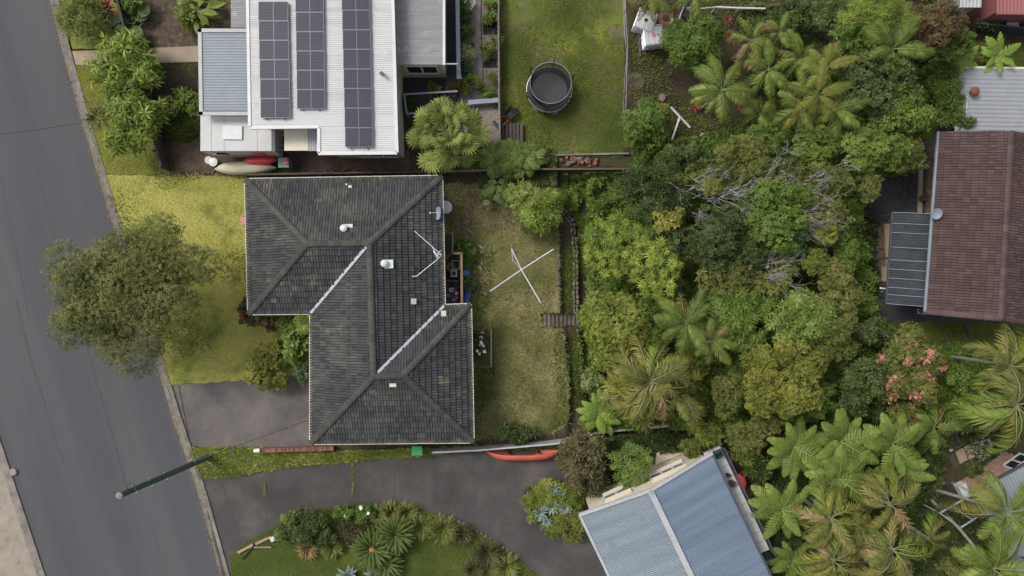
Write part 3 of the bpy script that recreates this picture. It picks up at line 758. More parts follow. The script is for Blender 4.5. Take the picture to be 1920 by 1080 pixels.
w = MB(); a, b = P(740, 120, zp), P(828, 120, zp); w.prism([(a.x, a.y + .1), (b.x, b.y + .1), (b.x, 18), (a.x, 18)], -.02, zp - .05); w.build('wall', MT['creamwall'], t)
a, b = P(758, 121.4, zp), P(817, 121.4, zp); window(t, (a.x, a.y + .04), (b.x, b.y + .04), 1.25, 2.6, MT['white'], 2)
g = MB(); g.bar(P(832.5, -60, zp), P(832.5, 122, zp), .14, .1); g.build('gutter', MT['white'], t)
g = MB(); g.tube([P(833, 120, zp), P(858, 120, 2.4), P(865, 147, .9), P(865, 150, .1)], .05); g.build('downpipe', MT['white'], t)
t = thing('awning', 'cream ribbed awning with a clear end below the notch of the white roof', 'awning', P(565, 260, 0))
za = 2.7
for k in range(8):
    xa = 533 + k * 5.5; g = MB(); g.bar(P(xa + 2.7, 236, za), P(xa + 3.2, 282.5, za), .155, .05); g.build('slat', MT['cream'], t)
g = MB(); corrugated(g, P(577, 236, za), P(597, 236, za), P(597, 283, za), P(577, 283, za), .1, .02); g.build('clear_sheet', MT['palegrey'], t)
for y in (240, 281):
    g = MB(); g.bar(P(532, y, za - .08), P(597, y, za - .08), .06, .08); g.build('beam', MT['darktimber'], t)
for y in (240, 281):
    p = P(534, y, za - .1); g = MB(); g.tube([(p.x, p.y, 0), (p.x, p.y, za - .1)], .045); g.build('post', MT['darktimber'], t)
for i, y in enumerate((254, 273, 281)):
    g = MB(); g.bar(P(521, y, 1.2), P(534, y, 1.2), .06, .05); g.build('cross_rail', MT['palegrey'], t)

# caravan under the carport
zv = 2.35
t = thing('caravan', 'cream caravan with white roof hatch parked in front of the white roof', 'caravan', P(445, 262, 0))
ax, bx = P(374, 0, zv).x, P(514, 0, zv).x; ay, by = P(0, 283, zv).y, P(0, 214, zv).y
b_ = MB(); prof = [(ax, zv - .12), (ax + .1, zv), (bx - .15, zv), (bx, zv - .15), (bx - .1, .45), (ax + .9, .45), (ax + .25, 1.0)]
n = len(prof); vs = [(x, ay, z) for x, z in prof] + [(x, by, z) for x, z in prof]
b_.add(vs, [tuple(range(n - 1, -1, -1)), tuple(range(n, 2 * n))] + [(i, (i + 1) % n, n + (i + 1) % n, n + i) for i in range(n)])
body = b_.build('body', MT['offwhite'], t)
g = MB(); hp = P(437, 249, zv); g.box(hp + Vector((0, 0, .05)), (1.05, .76, .1), -.02); g.build('roof_hatch', MT['white'], t)
for x in (396, 420, 482):
    g = MB(); xx = P(x, 0, zv).x; g.box((xx, (ay + by) / 2, zv + .004), (.03, by - ay - .05, .014)); g.build('roof_seam', MT['palegrey'], t)
for x0, x1, mm in ((393, 418, 'glass'), (466, 490, 'red')):
    g = MB(); xa, xb = P(x0, 0, zv).x, P(x1, 0, zv).x; g.box(((xa + xb) / 2, ay - .012, 1.6), (xb - xa, .03, .5)); g.build('window', MT[mm], t)
g = MB(); g.box(((ax + bx) / 2 + .2, ay - .01, 1.05), (bx - ax - 1.2, .025, .12)); g.build('stripe', MT['red'], t)
for xx in (ax + 2.2, ax + 2.9):
    g = MB(); g.tube([(xx, ay + .12, .33), (xx, ay + .32, .33)], .32, 14); wl = g.build('wheel', MT['black'], t)
    g = MB(); g.tube([(xx, ay + .11, .33), (xx, ay + .13, .33)], .18, 12); g.build('rim', MT['steel'], wl)
for xx in (ax + 2.2, ax + 2.9):
    g = MB(); g.tube([(xx, by - .32, .33), (xx, by - .12, .33)], .32, 14); g.build('wheel', MT['black'], t)
g = MB(); g.bar((ax + .9, (ay + by) / 2, .42), (ax - .5, (ay + by) / 2, .42), .1, .08); g.build('tow_bar', MT['darksteel'], t)

def canoe(name, label, cat, pa, pb, z, beam, depth, m, roll, upside=False, extra=None):
    """Double-ended hull between two plan points, with shell, rim and seats."""
    a, b = Vector(pa), Vector(pb); d = (b - a).normalized(); L = (b - a).length; s = Vector((-d.y, d.x, 0))
    q = Quaternion(d, roll); c0 = (a + b) / 2; t = thing(name, label, cat, (c0.x, c0.y, 0)); n, k = 22, 8
    vs = []
    for i in range(n + 1):
        u = i / n; w_ = beam / 2 * max(.02, (1 - abs(2 * u - 1) ** 3.2)); dep = depth * max(.15, (1 - abs(2 * u - 1) ** 6))
        rise = .12 * abs(2 * u - 1) ** 3
        for j in range(k + 1):
            th = PI * j / k; off = s * (w_ * math.cos(th)) - Vector((0, 0, dep * math.sin(th) ** .7)) + Vector((0, 0, rise))
            if upside: off.z = -off.z
            vs.append(a + d * (L * u) + q @ off)
    fs = [(i * (k + 1) + j, i * (k + 1) + j + 1, (i + 1) * (k + 1) + j + 1, (i + 1) * (k + 1) + j) for i in range(n) for j in range(k)]
    g = MB().add(vs, fs); o = g.build('hull', MT[m], t); md = o.modifiers.new('thickness', 'SOLIDIFY'); md.thickness = .02
    for p in o.data.polygons: p.use_smooth = True
    for j in (0, k):
        g = MB(); g.tube([vs[i * (k + 1) + j] for i in range(n + 1)], .022, 5); g.build('gunwale', MT[extra or 'darktimber'], t)
    for u in (.3, .7):
        i = int(u * n); g = MB(); g.bar(vs[i * (k + 1)], vs[i * (k + 1) + k], .15, .02); g.build('seat', MT[extra or 'darktimber'], t)
    return t
canoe('canoe', 'pale cream canoe lying beside the caravan next to the fence', 'canoe', P(401, 316, .5), P(517, 314, .5), 0, .75, .4, 'creamhull', 0, True, 'creamhull')
canoe('kayak', 'red kayak leaning on the cream canoe at the caravan corner', 'kayak', P(455, 303, .75), P(521, 300, .75), 0, .5, .28, 'red', math.radians(30), True, 'red')
t = thing('water_barrel', 'white round barrel with lid at the nose of the cream canoe', 'barrel', P(400, 304, 0))
q = MB(); q.tube_z(P(400, 304, 0), [(.2, 0), (.24, .3), (.22, .7)], 16); q.build('body', MT['offwhite'], t)
q = MB(); q.tube_z(P(400, 304, .7), [(.25, 0), (.25, .04), (.05, .07)], 16); q.build('lid', MT['white'], t)
t = thing('storage_bin', 'teal square bin below the notch of the white roof', 'bin', P(541, 309, 0))
q = MB(); q.box(P(541, 310, 0) + Vector((0, 0, .45)), (.56, .5, .9)); q.build('body', MT['tealbin'], t)
q = MB(); q.box(P(541, 310, 0) + Vector((0, 0, .925)), (.62, .56, .05)); q.build('lid', MT['tealbin'], t)
q = MB(); q.ball(P(537, 302, 1.0), .17, .2, .12, 8, 5, .25, 3); one('bundle', 'pink crumpled bundle on the teal bin', 'bag', q, MT['pink'], P(537, 302, .95))

# ------------------------------------------------------------------ the blue-roofed house
zb, zbr = 3.4, 3.95
bh = thing('blue_roofed_house', 'house with blue corrugated gable roof beside the shared driveway', 'house', P(1260, 990, 0))
eL0, eR0, rT = P(1086.5, 965, zb), P(1335, 849, zb), P(1219, 919, zbr)
dirv = (P(1296, 1080, zbr) - rT).normalized(); Ln = 9.5
dv2 = Vector((dirv.x, dirv.y, 0)).normalized()
eL1, eR1, rB = eL0 + dv2 * Ln, eR0 + dv2 * Ln, rT + dv2 * Ln
r_ = MB(); corrugated(r_, eL0, eL1, rB, rT, .1, .022); blr = r_.build('roof', MT['blueroof_lit'], bh)
r_ = MB(); corrugated(r_, eR0, eR1, rB, rT, .1, .022); r_.build('roof', MT['blueroof_shade'], bh)
up = Vector((0, 0, .05))
g = MB(); g.bar(rT + up, rB + up, .3, .08); g.build('ridge_capping', MT['palegrey'], bh)
for a, b in ((eL0, rT), (rT, eR0)):
    g = MB(); g.bar(a + up * .4, b + up * .4, .18, .16); g.build('barge_capping', MT['palegrey'], bh)
g = MB(); g.bar(eL0, eL1, .14, .12); g.build('gutter', MT['palegrey'], bh)
g = MB(); g.bar(eR0, eR1, .12, .12); g.build('gutter', MT['darksteel'], bh)
wL, wR = G(1096, 930), G(1318, 832)
cdir = (Vector((wR.x - wL.x, wR.y - wL.y, 0))).normalized(); nout = Vector((-cdir.y, cdir.x, 0))
q0 = Vector((eL0.x, eL0.y, 0)) + cdir * .35 - dv2 * -.3
q0 = Vector((wL.x, wL.y, 0)); q1 = q0 + cdir * ((eR0 - eL0).length - .9)
wl_ = MB(); wl_.prism([(p.x, p.y) for p in (q0, q1, q1 + dv2 * 8.5, q0 + dv2 * 8.5)], -1.0, zb - .02); wl_.build('wall', MT['creamwall'], bh)
for u0, u1 in ((.14, .36), (.55, .84)):
    a, b = q0.lerp(q1, u0) + nout * .03, q0.lerp(q1, u1) + nout * .03
    window(bh, (a.x, a.y), (b.x, b.y), 1.7, 2.75, MT['white'], 3 if u0 > .5 else 2, .12)
    g = MB(); g.bar(a + Vector((0, 0, 2.95)) + nout * .12, b + Vector((0, 0, 2.95)) + nout * .12, .26, .06); g.build('window_hood', MT['creamwall'], bh)
    g = MB(); g.bar(a + Vector((0, 0, 1.62)) + nout * .08, b + Vector((0, 0, 1.62)) + nout * .08, .2, .06); g.build('window_sill', MT['creamwall'], bh)
# terrace slabs in front of the cream wall
for (xa, ya), (xb, yb), (xc, yc), (xd, yd) in (((1232, 850), (1276, 828), (1290, 846), (1230, 872)),):
    q = MB(); q.prism([tuple(P(x, y, .3)[:2]) for x, y in ((xa, ya), (xb, yb), (xc, yc), (xd, yd))], -.2, .3); q.build('entry_slab', MT['creamwall'], bh)
# narrow balcony on the far side
zd = 2.4
def bp(u, v, z):                                            # u along the eave, v out from it
    return eR0 + dv2 * u + cdir * v + Vector((0, 0, z - eR0.z))
u0, u1 = .15, 6.5
g = MB(); g.prism([tuple(bp(a, b, 0)[:2]) for a, b in ((u0, -.3), (u0, .72), (u1, .72), (u1, -.3))], zd - .2, zd - .03); g.build('balcony_base', MT['greytimber'], bh)
k = 11
for i in range(k):
    ua, ub = u0 + (u1 - u0) * i / k + .012, u0 + (u1 - u0) * (i + 1) / k - .012
    g = MB(); g.prism([tuple(bp(a, b, 0)[:2]) for a, b in ((ua, -.28), (ua, .7), (ub, .7), (ub, -.28))], zd - .02, zd + .01); g.build('balcony_slab', MT['offwhite'], bh)
for hz in (zd + 1.0, zd + .75, zd + .5, zd + .25):
    g = MB(); g.tube([bp(u0 - .1, -.1, hz), bp(u0 - .1, .72, hz), bp(u1 + .1, .72, hz), bp(u1 + .1, -.1, hz)], .03 if hz > zd + .9 else .012, 6); g.build('balcony_rail', MT['darksteel'], bh)
for i in range(8):
    uu = u0 + (u1 - u0) * i / 7; g = MB(); g.tube([bp(uu, .72, zd - .1), bp(uu, .72, zd + 1.0)], .025); g.build('balcony_post', MT['darksteel'], bh)
for uu in (u0 + .2, (u0 + u1) / 2, u1 - .2):
    g = MB(); p = bp(uu, .6, 0); g.tube([(p.x, p.y, -1), (p.x, p.y, zd - .15)], .06); g.build('balcony_stump', MT['greytimber'], bh)
for uu, r, h, mm, nm, lb in ((2.25, .2, .3, 'terracotta', 'planter', 'dark round pot further along the narrow balcony'), (1.75, .12, .22, 'charcoal', 'planter', 'smaller black pot on the narrow balcony')):
    p = bp(uu, .4, zd + .012); t = thing(nm, lb, 'pot', p); g = MB(); g.tube_z(p, [(r * .8, 0), (r, h), (r * .85, h), (r * .8, h - .05)], 14); g.build('pot', MT['charcoal' if r < .15 else 'darktimber'], t)
    g = MB(); g.tube_z(p + Vector((0, 0, h - .06)), [(r * .82, 0), (r * .1, .03)], 12); g.build('soil', MT['soil'], t)
p = bp(.4, .35, zd + .012); t = thing('garden_chair', 'dark green chair at the top end of the balcony', 'chair', p)
g = MB(); g.box(p + Vector((0, 0, .4)), (.5, .45, .05), .5); g.build('seat', MT['greenlid' if 0 else 'shade'], t)
g = MB(); g.box(p + Vector((-.1, .2, .65)), (.5, .05, .45), .5); g.build('backrest', MT['shade'], t)
for sx in (-.2, .2):
    for sy in (-.17, .17):
        g = MB(); g.tube([p + Vector((sx, sy, 0)), p + Vector((sx, sy, .38))], .02); g.build('leg', MT['darksteel'], t)
# red parasol beyond the balcony
p = P(1384, 908, 1.9); b0 = G(1384, 908); b0 = Vector((p.x, p.y, float(GZ(p.x, p.y))))
t = thing('red_parasol', 'red parasol half hidden behind the balcony of the blue-roofed house', 'parasol', b0)
g = MB(); g.tube_z(p, [(.55, -.25), (.5, -.1), (.28, .02), (.02, .12)], 10); g.build('canopy', MT['red'], t)
g = MB(); g.tube([b0, p + Vector((0, 0, .14))], .025); g.build('pole', MT['steel'], t)
# gable aerial
t = thing('tv_antenna', 'spidery roof aerial at the gable peak of the blue roof', 'antenna', rT)
g = MB(); g.tube([rT + Vector((0, 0, .03)), rT + Vector((0, 0, 1.0))], .02); g.build('mast', MT['steel'], t)
for k_ in range(6):
    c = rT + Vector((0, 0, .7 + .05 * k_)); w_ = .5 - .05 * k_; ang = .5
    dd = Vector((math.cos(ang), math.sin(ang), 0)); ee = Vector((-dd.y, dd.x, 0)); c = c + dd * (.18 * k_ - .45)
    g = MB(); g.tube([c - ee * w_ * .6, c + ee * w_ * .6], .009, 4); g.build('element', MT['steel'], t)

# ------------------------------------------------------------------ the brown-tiled house at the right edge
zt_, zr_ = 2.5, 3.9
br = thing('brown_tiled_house', 'brown tiled gable house cut by the right edge of the view', 'house', P(1860, 420, -.9))
a0, a1 = P(1762, 247, zt_), P(1737, 584, zt_); r0, r1 = P(1896, 246, zr_), P(1876, 597, zr_)
sl = a0 - r0; o0 = r0 + Vector((-sl.x, sl.y * .2, sl.z)); o1 = r1 + Vector((-sl.x, -.4, sl.z))
fcs = [[a1, a0, r0, r1], [o0, o1, r1, r0]]
dk = MB()
for f in fcs: dk.add([p + Vector((0, 0, -.03)) for p in f], [tuple(range(4))])
dk.add([p - Vector((0, 0, .12)) for p in (a0, a1, r1, o1, o0, r0)], [(0, 1, 2, 5), (5, 2, 3, 4)])
rf = dk.build('roof', MT['tiledeck'], br)
tiled_roof(rf, fcs, MT['browntile'], 300, 5, False)
cap_row(rf, r0, r1, MT['browntile']); cap_row(rf, o1, r1, MT['browntile']); cap_row(rf, a1, r1, MT['browntile'])
g = MB(); g.bar(a0 + Vector((-.06, 0, -.02)), a1 + Vector((-.06, 0, -.02)), .15, .12); g.build('gutter', MT['steelblue'], br)
wx0 = P(1741, 300, -.9).x; wa, wb = Vector((wx0 + .0, a0.y - .3, 0)), Vector((P(1722, 560, -.9).x, a1.y + .4, 0))
w = MB(); w.prism([(wa.x, wa.y), (wb.x, wb.y), (o1.x - .5, wb.y), (o0.x - .5, wa.y)], -.95, zt_ - .08)
w.prism([(o0.x - 4, o1.y + .4), (o0.x - 4, o1.y + 1), (o0.x - 3, o1.y + 1), (o0.x - 3, o1.y + .4)], -.95, zt_ - .1)
bw = w.build('wall', MT['brownbrick'], br)
bk = MB()
for r in range(13):                                          # wall face laid in courses
    zz = -.75 + r * .25
    nb = int((wa.y - P(0, 400, 0).y) / .36)
    for k in range(nb):
        u = (k + (.5 if r % 2 else 0)) / nb * .42
        if u > .42: continue
        p = wa.lerp(wb, u); bk.box((p.x - .012, p.y - .12, zz), (.05, .33, .22))
s_ = bk.build('brick', MT['brownbrick'], br); s_['kind'] = 'stuff'
gd = MB(); gd.bar(Vector((wa.x - .5, wa.y - .5, -.83)), Vector((wa.x - .6, wa.y - 5.0, -.83)), .25, .12); gd.build('wall_footing', MT['path'], br)
t = thing('patio_cover', 'dark translucent corrugated patio cover against the brown tiled house', 'patio roof', P(1706, 490, -.9))
zq = 2.2; c0, c1, c2, c3 = P(1672.5, 398, zq), P(1747, 401, zq), P(1736, 575, zq), P(1660.5, 569, zq)
g = MB(); corrugated(g, c0, c3, c2, c1, .14, .03); g.build('sheet', MT['greyglass'], t)
for u in (.0, .12, .22, .38, .52, .62, .72, .82, .9, 1.0):
    g = MB(); g.bar(c0.lerp(c3, u) + Vector((0, 0, .05)), c1.lerp(c2, u) + Vector((0, 0, .05)), .03, .03); g.build('batten', MT['steelblue'], t)
for v in (.0, .22, .58, 1.0):
    g = MB(); g.bar(c0.lerp(c1, v) - Vector((0, 0, .09)) * (1 if 0 < v < 1 else -.3), c3.lerp(c2, v) - Vector((0, 0, .09)) * (1 if 0 < v < 1 else -.3), .08, .1); g.build('rafter', MT['darksteel'], t)
for u in (.02, .5, .98):
    p = c0.lerp(c3, u); g = MB(); g.tube([(p.x + .1, p.y, -.9), (p.x + .1, p.y, zq)], .05); g.build('post', MT['darksteel'], t)
dish(1757, 401, 2.95, .3, math.radians(-15), 1.5, 'round blue-grey dish on the gutter of the brown tiled house', 'steelblue')
q = MB(); p = P(1669, 448, -.86); q.box(p + Vector((-.1, -.8, .1)), (.45, 3.4, .2), .05); q.box(p + Vector((-.3, -2.1, .09)), (.5, .9, .18)); one('garden_bench', 'long cream slab edging beside the dark patio cover', 'slab', q, MT['path'], p)
t = thing('tap_pipe', 'bent white downpipe at lower left corner of dark patio cover', 'pipe', P(1661, 540, -.88))
q = MB(); q.tube([P(1660, 541, 1.0), P(1651, 540, .9), P(1651, 546, -.88)], .05); q.build('pipe', MT['white'], t)
q = MB(); q.cyl(P(1651, 546, -.88), .1, .08, 10); q.build('collar', MT['white'], t)
t = thing('air_conditioner', 'pale outdoor air conditioner at the bottom corner of the patio cover', 'air conditioner', P(1726, 582, -.88))
q = MB(); q.box(P(1727, 583, -.88) + Vector((0, 0, .35)), (.5, .32, .7), .1); q.build('case', MT['offwhite'], t)
q = MB(); q.cyl(P(1727, 583, -.18) + Vector((0, 0, .001)), .13, .02, 14); q.build('fan_grille', MT['darksteel'], t)
t = thing('plant_pot', 'dark pot standing on the ledge by the brick wall', 'pot', P(1727, 372, -.77))
q = MB(); q.tube_z(P(1727, 372, -.77), [(.14, 0), (.2, .3), (.16, .3), (.15, .24)], 14); q.build('pot', MT['darktimber'], t)
q = MB(); q.tube_z(P(1727, 372, -.55), [(.15, 0), (.02, .04)], 12); q.build('soil', MT['soil'], t)

# shed with corrugated light roof, top right
t = thing('shed', 'wide shed with pale corrugated roof above the brown tiled house', 'shed', P(1860, 185, -.9))
zs = .9; g = MB(); corrugated(g, P(1786, 127, zs), P(1790, 246, zs), P(1985, 250, zs), P(1985, 130, zs), .24, .028); g.build('roof', MT['shedroof'], t)
w = MB(); a, b = P(1792, 134, zs), P(1980, 240, zs); w.prism([(a.x, a.y), (b.x, a.y), (b.x, b.y), (a.x, b.y)], -.95, zs - .05); w.build('wall', MT['darktimber'], t)
g = MB(); g.bar(P(1786, 126, zs), P(1985, 129, zs), .12, .1); g.build('gutter', MT['cream'], t)
t = thing('roof_ventilator', 'rusty spinning ventilator on the pale corrugated shed roof', 'ventilator', P(1821, 174, zs + .04))
p = P(1821, 174, zs + .04); g = MB(); g.tube_z(p, [(.12, 0), (.12, .15)], 12); g.build('neck', MT['rust'], t)
g = MB(); g.tube_z(p + Vector((0, 0, .15)), [(.13, 0), (.24, .08), (.27, .2), (.2, .32), (.03, .38)], 14); g.build('turbine', MT['rust'], t)
g = MB(); g.tube([P(1814, 180, zs + .06), P(1811, 232, zs + .06)], .025); one('roof_pipe', 'thin white pipe running down the pale shed roof', 'pipe', g, MT['white'], P(1811, 232, zs + .05))
# top right corner: red roof, grey roof, fence
t = thing('red_roofed_shed', 'red metal roofed building in the top right corner', 'shed', P(1900, 5, -.9))
zz = 1.8; g = MB(); corrugated(g, P(1870, -60, zz), P(1985, -60, zz), P(1985, 25, zz), P(1869, 24, zz), .2, .02); g.build('roof', MT['redroof'], t)
w = MB(); a, b = P(1876, 18, zz), P(1985, -60, zz); w.prism([(a.x, a.y), (b.x, a.y), (b.x, b.y), (a.x, b.y)], -.95, zz - .04); w.build('wall', MT['redroof'], t)
g = MB(); g.bar(P(1869, 25.5, zz), P(1985, 26.5, zz), .12, .14); g.build('fascia', MT['red' if 0 else 'redroof'], t)
t = thing('grey_shed', 'small shed with pale grey roof left of the red roof', 'shed', P(1822, 5, -.9))
g = MB(); corrugated(g, P(1800, -60, zz), P(1842, -60, zz), P(1840, 14, zz), P(1800, 14, zz), .2, .03); g.build('roof', MT['palegrey'], t)
w = MB(); a, b = P(1806, 10, zz), P(1837, -60, zz); w.prism([(a.x, a.y), (b.x, a.y), (b.x, b.y), (a.x, b.y)], -.95, zz - .04); w.build('wall', MT['steelblue'], t)
t = thing('white_table', 'white square table in shade below the red roof', 'table', P(1898, 50, -.9))
g = MB(); g.box(P(1898, 47, -.2), (.75, .32, .05)); g.build('tabletop', MT['offwhite'], t)
for dx in (-.3, .3):
    for dy in (-.12, .12):
        g = MB(); p = P(1898, 47, -.22) + Vector((dx, dy, 0)); g.tube([(p.x, p.y, -.9), p], .025); g.build('leg', MT['offwhite'], t)

# lower right brick house
t = thing('brick_house', 'pink brick house with grey metal roof in the lower right corner', 'house', P(1890, 900, -.9))
zk = 1.6; e0, e1 = P(1826, 921, zk), P(1965, 846, zk); dd = (e1 - e0); dd.z = 0; dd = dd.normalized(); pp = Vector((dd.y, -dd.x, 0))
g = MB(); corrugated(g, e0, e1, e1 + pp * 6, e0 + pp * 6, .18, .03); g.build('roof', MT['carroof'], t)
g = MB(); g.bar(e0, e1, .14, .12); g.build('gutter', MT['darksteel'], t)
b0, b1 = P(1799, 905, -.9), P(1881, 847, -.9)
w0 = Vector((b0.x, b0.y, 0)); w1 = Vector((b1.x, b1.y, 0)); wd = (w1 - w0).normalized(); wn = Vector((wd.y, -wd.x, 0)); wn2 = -wn if wn.y > 0 else wn
ww = MB(); ww.prism([(p.x, p.y) for p in (w0, w1, w1 + wn2 * 4, w0 + wn2 * 4)], -.95, zk - .03); ww.build('wall', MT['mortar'], t)
wlen = (w1 - w0).length; nb = int(wlen / .24); bm = None; cnt = 0
for r in range(12):
    for k_ in range(nb):
        u = (k_ + .5 + (.25 if r % 2 else -.25)) / nb
        c = w0 + wd * (wlen * u) - wn2 * .012 + Vector((0, 0, -.8 + r * .205))
        if 1.0 < wlen * u - 1.2 < 2.3 and 5 < r < 11: continue
        if bm is None:
            q = MB(); q.box((0, 0, 0), (.225, .06, .185)); bm = q.mesh('brick'); bm.materials.append(MT['pinkbrick'])
        o = link('brick', bm, None, t); o.location = c - ORG[t.name]; o.rotation_euler = (0, 0, math.atan2(wd.y, wd.x)); cnt += 1
aw = w0 + wd * 2.25 - wn2 * .04; bw_ = w0 + wd * 3.45 - wn2 * .04
window(t, aw, bw_, .35, 1.25, MT['white'], 2, .1)
pg = thing('pergola', 'bare steel pergola frame between leaning palm trunks by the brick house', 'pergola', P(1800, 950, -.9))
for (xa, ya), (xb, yb) in (((1762, 962), (1828, 924)), ((1800, 990), (1862, 950)), ((1762, 962), (1800, 990)), ((1828, 924), (1862, 950)), ((1785, 950), (1826, 976))):
    g = MB(); g.bar(P(xa, ya, 1.3), P(xb, yb, 1.3), .06, .08); g.build('beam', MT['palegrey'], pg)
for x, y in ((1762, 962), (1800, 990), (1828, 924), (1862, 950)):
    p = P(x, y, 1.3); g = MB(); g.tube([(p.x, p.y, -.9), p], .04); g.build('post', MT['palegrey'], pg)
# ------------------------------------------------------------------ foliage builders
def unit(a): return a / np.maximum(np.linalg.norm(a, axis=-1, keepdims=True), 1e-9)
def whorls(rng, pos, axis, k, ln, wd, tilt=(-.2, .5), fold=.15, jl=.3, mid=.5):
    """Leaves in whorls of k at each twig tip: returns vertices and quads."""
    n = len(pos); ref = unit(rng.normal(size=(n, 3))); a = unit(axis)
    u = unit(np.cross(a, ref)); v = np.cross(a, u)
    ang = rng.uniform(0, 2 * PI, (n, 1)) + np.arange(k) * 2 * PI / k + rng.normal(0, .25, (n, k))
    ti = rng.uniform(tilt[0], tilt[1], (n, k))
    rad = np.cos(ang)[..., None] * u[:, None] + np.sin(ang)[..., None] * v[:, None]
    d = rad * np.cos(ti)[..., None] + a[:, None] * np.sin(ti)[..., None]
    nr = a[:, None] * np.cos(ti)[..., None] - rad * np.sin(ti)[..., None]
    L = ln * rng.uniform(1 - jl, 1 + jl, (n, k, 1)); s = np.cross(d, nr) * (wd * L / ln / 2)
    b = pos[:, None] + d * L * .08
    m = b + d * L * mid + nr * (fold * wd)
    V = np.stack([b, m + s, b + d * L - nr * (fold * wd), m - s], 2).reshape(-1, 3)
    return V, np.arange(len(V)).reshape(-1, 4)
def dirs(rng, n, zmin=-.2):
    d = unit(rng.normal(size=(n * 4, 3))); d = d[d[:, 2] > zmin]; return d[:n] if len(d) >= n else np.concatenate([d, dirs(rng, n - len(d), zmin)])
def clumps(rng, r3, n, cr):
    d = dirs(rng, n, -.25); rr = rng.uniform(.25, .82, (n, 1)) ** .8
    c = d * rr * np.array(r3); m = min(r3[0], r3[1])
    return c, cr * m * rng.uniform(.65, 1.35, n)
def crown_pts(rng, c, r, n):
    w = r ** 2 / (r ** 2).sum(); i = rng.choice(len(c), n, p=w); d = dirs(rng, n, -.35)
    return c[i] + d * (r[i] * rng.uniform(.6, 1.06, n))[:, None], d
KIND = {  # leaf length, width, leaves per whorl, whorls per square metre, number of clumps, clump radius, tilt
    'fine':   (.15, .055, 5, 120, 46, .26, (-.5, .6)),
    'small':  (.12, .06, 5, 150, 40, .27, (-.3, .7)),
    'dense':  (.16, .075, 6, 120, 34, .3, (-.3, .6)),
    'bunch':  (.46, .1, 10, 20, 26, .3, (-.9, .1)),
    'broad':  (.24, .11, 6, 62, 26, .32, (-.5, .4)),
    'lance':  (.34, .075, 7, 52, 30, .3, (-.5, .5)),
    'wisp':   (.3, .035, 5, 90, 30, .3, (-.5, .7)),
    'big':    (.42, .22, 5, 24, 12, .36, (-.4, .3)),
}
nveg = [0]
def limbs(rng, base, top_c, cl, rad, r0, lean=0.0):
    """Tapered trunk with limbs reaching into the crown's clumps."""
    mb = MB(); b = Vector(base); fork = b.lerp(Vector(top_c), .45)
    mid = b.lerp(fork, .5) + Vector((rng.uniform(-.1, .1), rng.uniform(-.1, .1), 0)) * r0 * 8
    mb.tube([b - Vector((0, 0, .1)), mid, fork], [r0 * 1.25, r0, r0 * .8], 8)
    for k in range(min(len(cl), 9)):
        e = Vector(top_c) + Vector(cl[k]); q = fork.lerp(e, .5) + Vector((0, 0, -.12 * (e - fork).length * rng.uniform(0, 1)))
        mb.tube([fork, q, e], [r0 * .6, r0 * .38, r0 * .1], 6)
        if k < 7:
            e2 = e + Vector(rng.normal(size=3) * rad[k] * .6); mb.tube([q, q.lerp(e2, .55), e2], [r0 * .3, r0 * .18, r0 * .05], 5)
    return mb
def tree(name, label, cat, px, py, zc, rx, ry, lm, kind='dense', dens=1.0, zr=.6, group=None, base=None, flowers=None, trunk_r=None, tm='trunk', nc=None, leafs=1.0, low=False):
    nveg[0] += 1; rng = np.random.default_rng(100 + nveg[0])
    ln, wd, k, pm, ncl, cr, tilt = KIND[kind]; ln *= leafs; wd *= leafs
    gz = float(GZ(P(px, py, zc).x, P(px, py, zc).y)); z = gz + zc
    c = P(px, py, z); RX, RY = M(rx, z) * 1.15, M(ry, z) * 1.15; RZ = min(RX, RY) * zr; RZ = min(RZ, zc * .9)
    b = Vector((c.x, c.y, gz)) if base is None else G(*base)
    t = thing(name, label, cat, b, group)
    cl, rad = clumps(rng, (RX, RY, RZ), nc or ncl, cr)
    n = max(40, int(PI * RX * RY * pm * dens / leafs))
    pos, d = crown_pts(rng, cl, rad, n); off = np.array(c - b)
    pos[:, 2] = np.maximum(pos[:, 2], -off[2] + .08)
    ax = d * .75 + np.array([0, 0, .65]) + rng.normal(0, .35, (n, 3))
    V, Fq = whorls(rng, pos + off, ax, k, ln, wd, tilt)
    link('crown', np_mesh('crown', V, Fq), MT[lm], t)
    tr = trunk_r or max(.03, min(.22, .045 * RX + .02))
    limbs(rng, b, c, cl, rad, tr).build('trunk', MT[tm], t)
    if flowers:
        fm, nf, fl = flowers; cx = rng.choice(len(cl), nf); fd = dirs(rng, nf, .25)
        fp = cl[cx] + fd * (rad[cx] * 1.0)[:, None]; m_ = 16
        P0 = (fp[:, None] + rng.normal(0, fl, (nf, m_, 3)) * np.array([1, 1, .4])).reshape(-1, 3)
        V, Fq = whorls(rng, P0 + off + np.array([0, 0, .06]), np.tile([0, 0, 1.0], (len(P0), 1)) + rng.normal(0, .3, (len(P0), 3)), 4, .085, .06)
        link('blossom', np_mesh('blossom', V, Fq), MT[fm], t)
    return t
FR = {}
